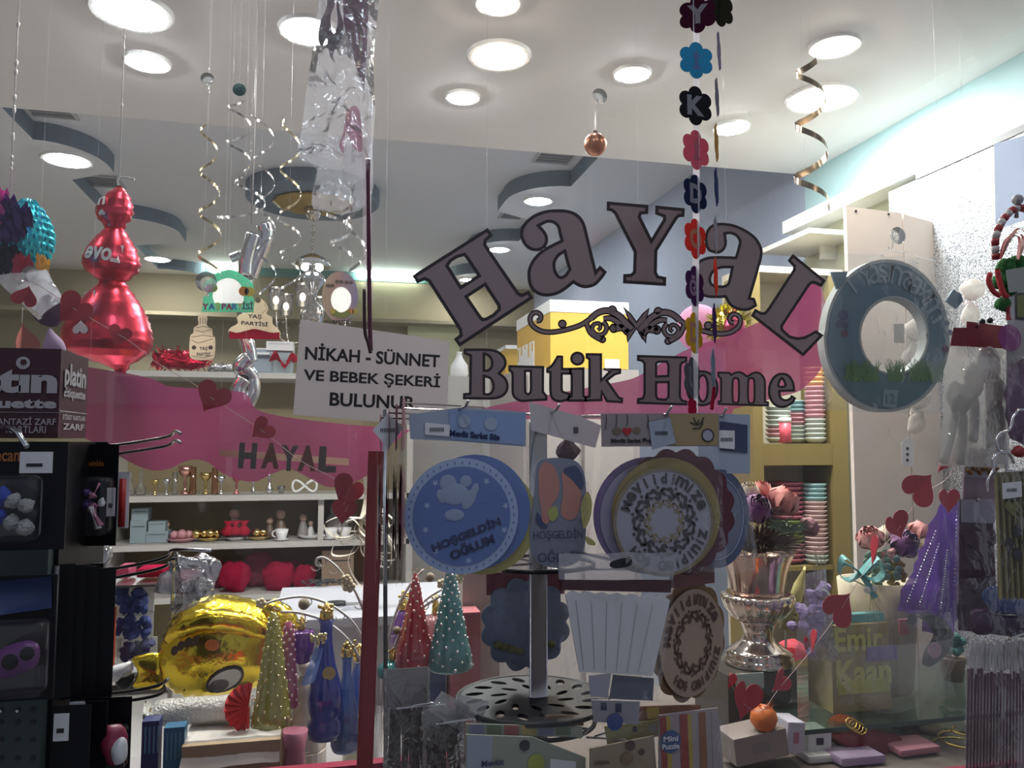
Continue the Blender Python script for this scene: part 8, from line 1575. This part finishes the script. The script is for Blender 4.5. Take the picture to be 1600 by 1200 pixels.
R = random.Random(3); part('grass_tufts', join(*[strip([P(x + R.uniform(-12, 12), 590 + R.uniform(-4, 8), YQ - .005), P(x + R.uniform(-17, 17), 566 + R.uniform(-6, 10), YQ - .012)], [.004, .0008]) for x in (1330, 1345, 1362, 1398, 1402, 1432, 1440, 1460) for i in range(34)]), mat('grass_green', (.07, .22, .03), .7), t)
m_rl = mat('ring_letter', (.28, .36, .42), .5); right = Vector((1, 0, 0))
part('arc_text', arc_text('1 Yaşımdayım', P(1386, 525, YQ - .004), 86 * kq, radians(128), radians(28), 26 * kq, .0), m_rl, t)
part('balloon_print', join(*[disc(P(x, y, YQ - .005), r * kq, 16, 'Y', .001) for x, y, r in ((1318, 492, 7), (1312, 506, 5), (1322, 508, 4), (1485, 520, 4), (1480, 505, 4))]), m_nb, t); part('plum_print', join(*[disc(P(x, y, YQ - .005), r * kq, 16, 'Y', .001) for x, y, r in ((1320, 521, 5), (1478, 545, 5))]), mat('plum_print', (.12, .02, .07), .5), t)
part('corner_tab', join(pix([(1299, 425), (1325, 424), (1318, 445), (1308, 452)], YQ - .004, .006), pix([(1490, 452), (1502, 460), (1505, 470), (1495, 482), (1478, 470)], YQ - .004, .006)), m_fr, t); part('age_label', pix([(1381, 608), (1404, 610), (1400, 638), (1379, 635)], YQ - .005, .001), mat('ring_label', (.22, .32, .36), .5), t); part('label_text', text_px('12', 1391, 623, YQ - .0055, 14, 16), m_fr2, t)
part('plastic_bag', join(sheet([(1281, 394), (1352, 375), (1500, 410), (1502, 650)][0:0] or [(1281, 394), (1500, 405), (1495, 648), (1285, 640)], YQ - .022, .012, .009, 12, 22, 101), sheet([(1281, 394), (1500, 405), (1495, 648), (1285, 640)], YQ + .05, -.01, .007, 12, 18, 102)), film('ring_bag_film', (.96, .97, .97), .12, .04, (.8, .82, .82), .25, 18, .08), t, True)
part('cord', join(*[tube(path3([hr, (hr + P(x, y, YQ - .01)) / 2, P(x, y, YQ - .01)], 4), .0016, 6) for x, y in ((1352, 410), (1462, 408))]), THREAD, t, True)
# white bow favours on the beige panel
for k, (x, y, s, lb) in enumerate(((1425, 532, 1, 'white tulle favour with grey price tag seen through the blue ring'), (1516, 470, .9, 'white and pink ribbon favour right of the blue ring'), (1432, 640, .9, 'clear wrapped favour below the blue ring at the panel seam'), (1418, 700, .7, 'white hanging card favour with dark print at the panel seam'))):
    Yk = 2.6 if k != 1 else 2.3; c = P(x, y, Yk); t = thing('ribbon_favour', lb, 'favour', P(x, y + 30, Yk), 'white favours hung at the right')
    if k != 3:
        part('tulle', join(jit(puff([(x - 14, y - 22), (x + 4, y - 34), (x + 22, y - 26), (x + 18, y - 6), (x + 2, y), (x - 8, y - 6)], (x + 5, y - 18), Yk, .02), .008, 40, k), jit(puff([(x + 2, y), (x + 14, y + 20), (x + 6, y + 36), (x - 14, y + 34), (x - 10, y + 12)], (x, y + 20), Yk, .015), .006, 40, k + 5)), cloth('white_tulle', (.78, .75, .72), .5, .85), t, True)
        part('ribbon', loops(c, 26 * M(Yk) * s, 0, '', 6, .006, 11 + k), mat('pink_white_ribbon', (.66, .42, .44), .5) if k == 1 else m_wr, t)
    if k in (0, 3):
        X0, Y0_ = (1405, 520) if k == 0 else (1418, 705)
        part('tag', pix([(X0 - 8, Y0_ - 14), (X0 + 8, Y0_ - 14), (X0 + 8, Y0_ + 16), (X0 - 8, Y0_ + 16)] if k == 0 else [(1409, 692), (1419, 683), (1428, 692), (1428, 731), (1409, 727)], Yk - .01, .001), CARD if k else mat('grey_tag', (.32, .30, .28), .6), t)
        if k == 3: part('printed_mark', join(*[disc(P(1418, 701 + 9 * i, Yk - .0115), .006, 10, 'Y', .0005) for i in range(3)]), INK, t)
    part('string', tube([c, Vector((c.x, PYY - .001 if k != 1 else Yk, c.z + (.05 if k != 1 else 0))), Vector((c.x, PYY - .001 if k != 1 else Yk, c.z + .08 if k != 1 else ZN - .001))], .0008, 5), THREAD, t)
# sheet of white paper on the silver panel
a = P(1562, 240, 1.95); solo('paper_sheet', pix([(1553, 225), (1640, 200), (1640, 330), (1556, 360)], 1.93, .001), cloth('bluish_paper', (.75, .8, .9), .5), 'bluish white printed sheet at the upper right edge before the silver panel', 'paper')
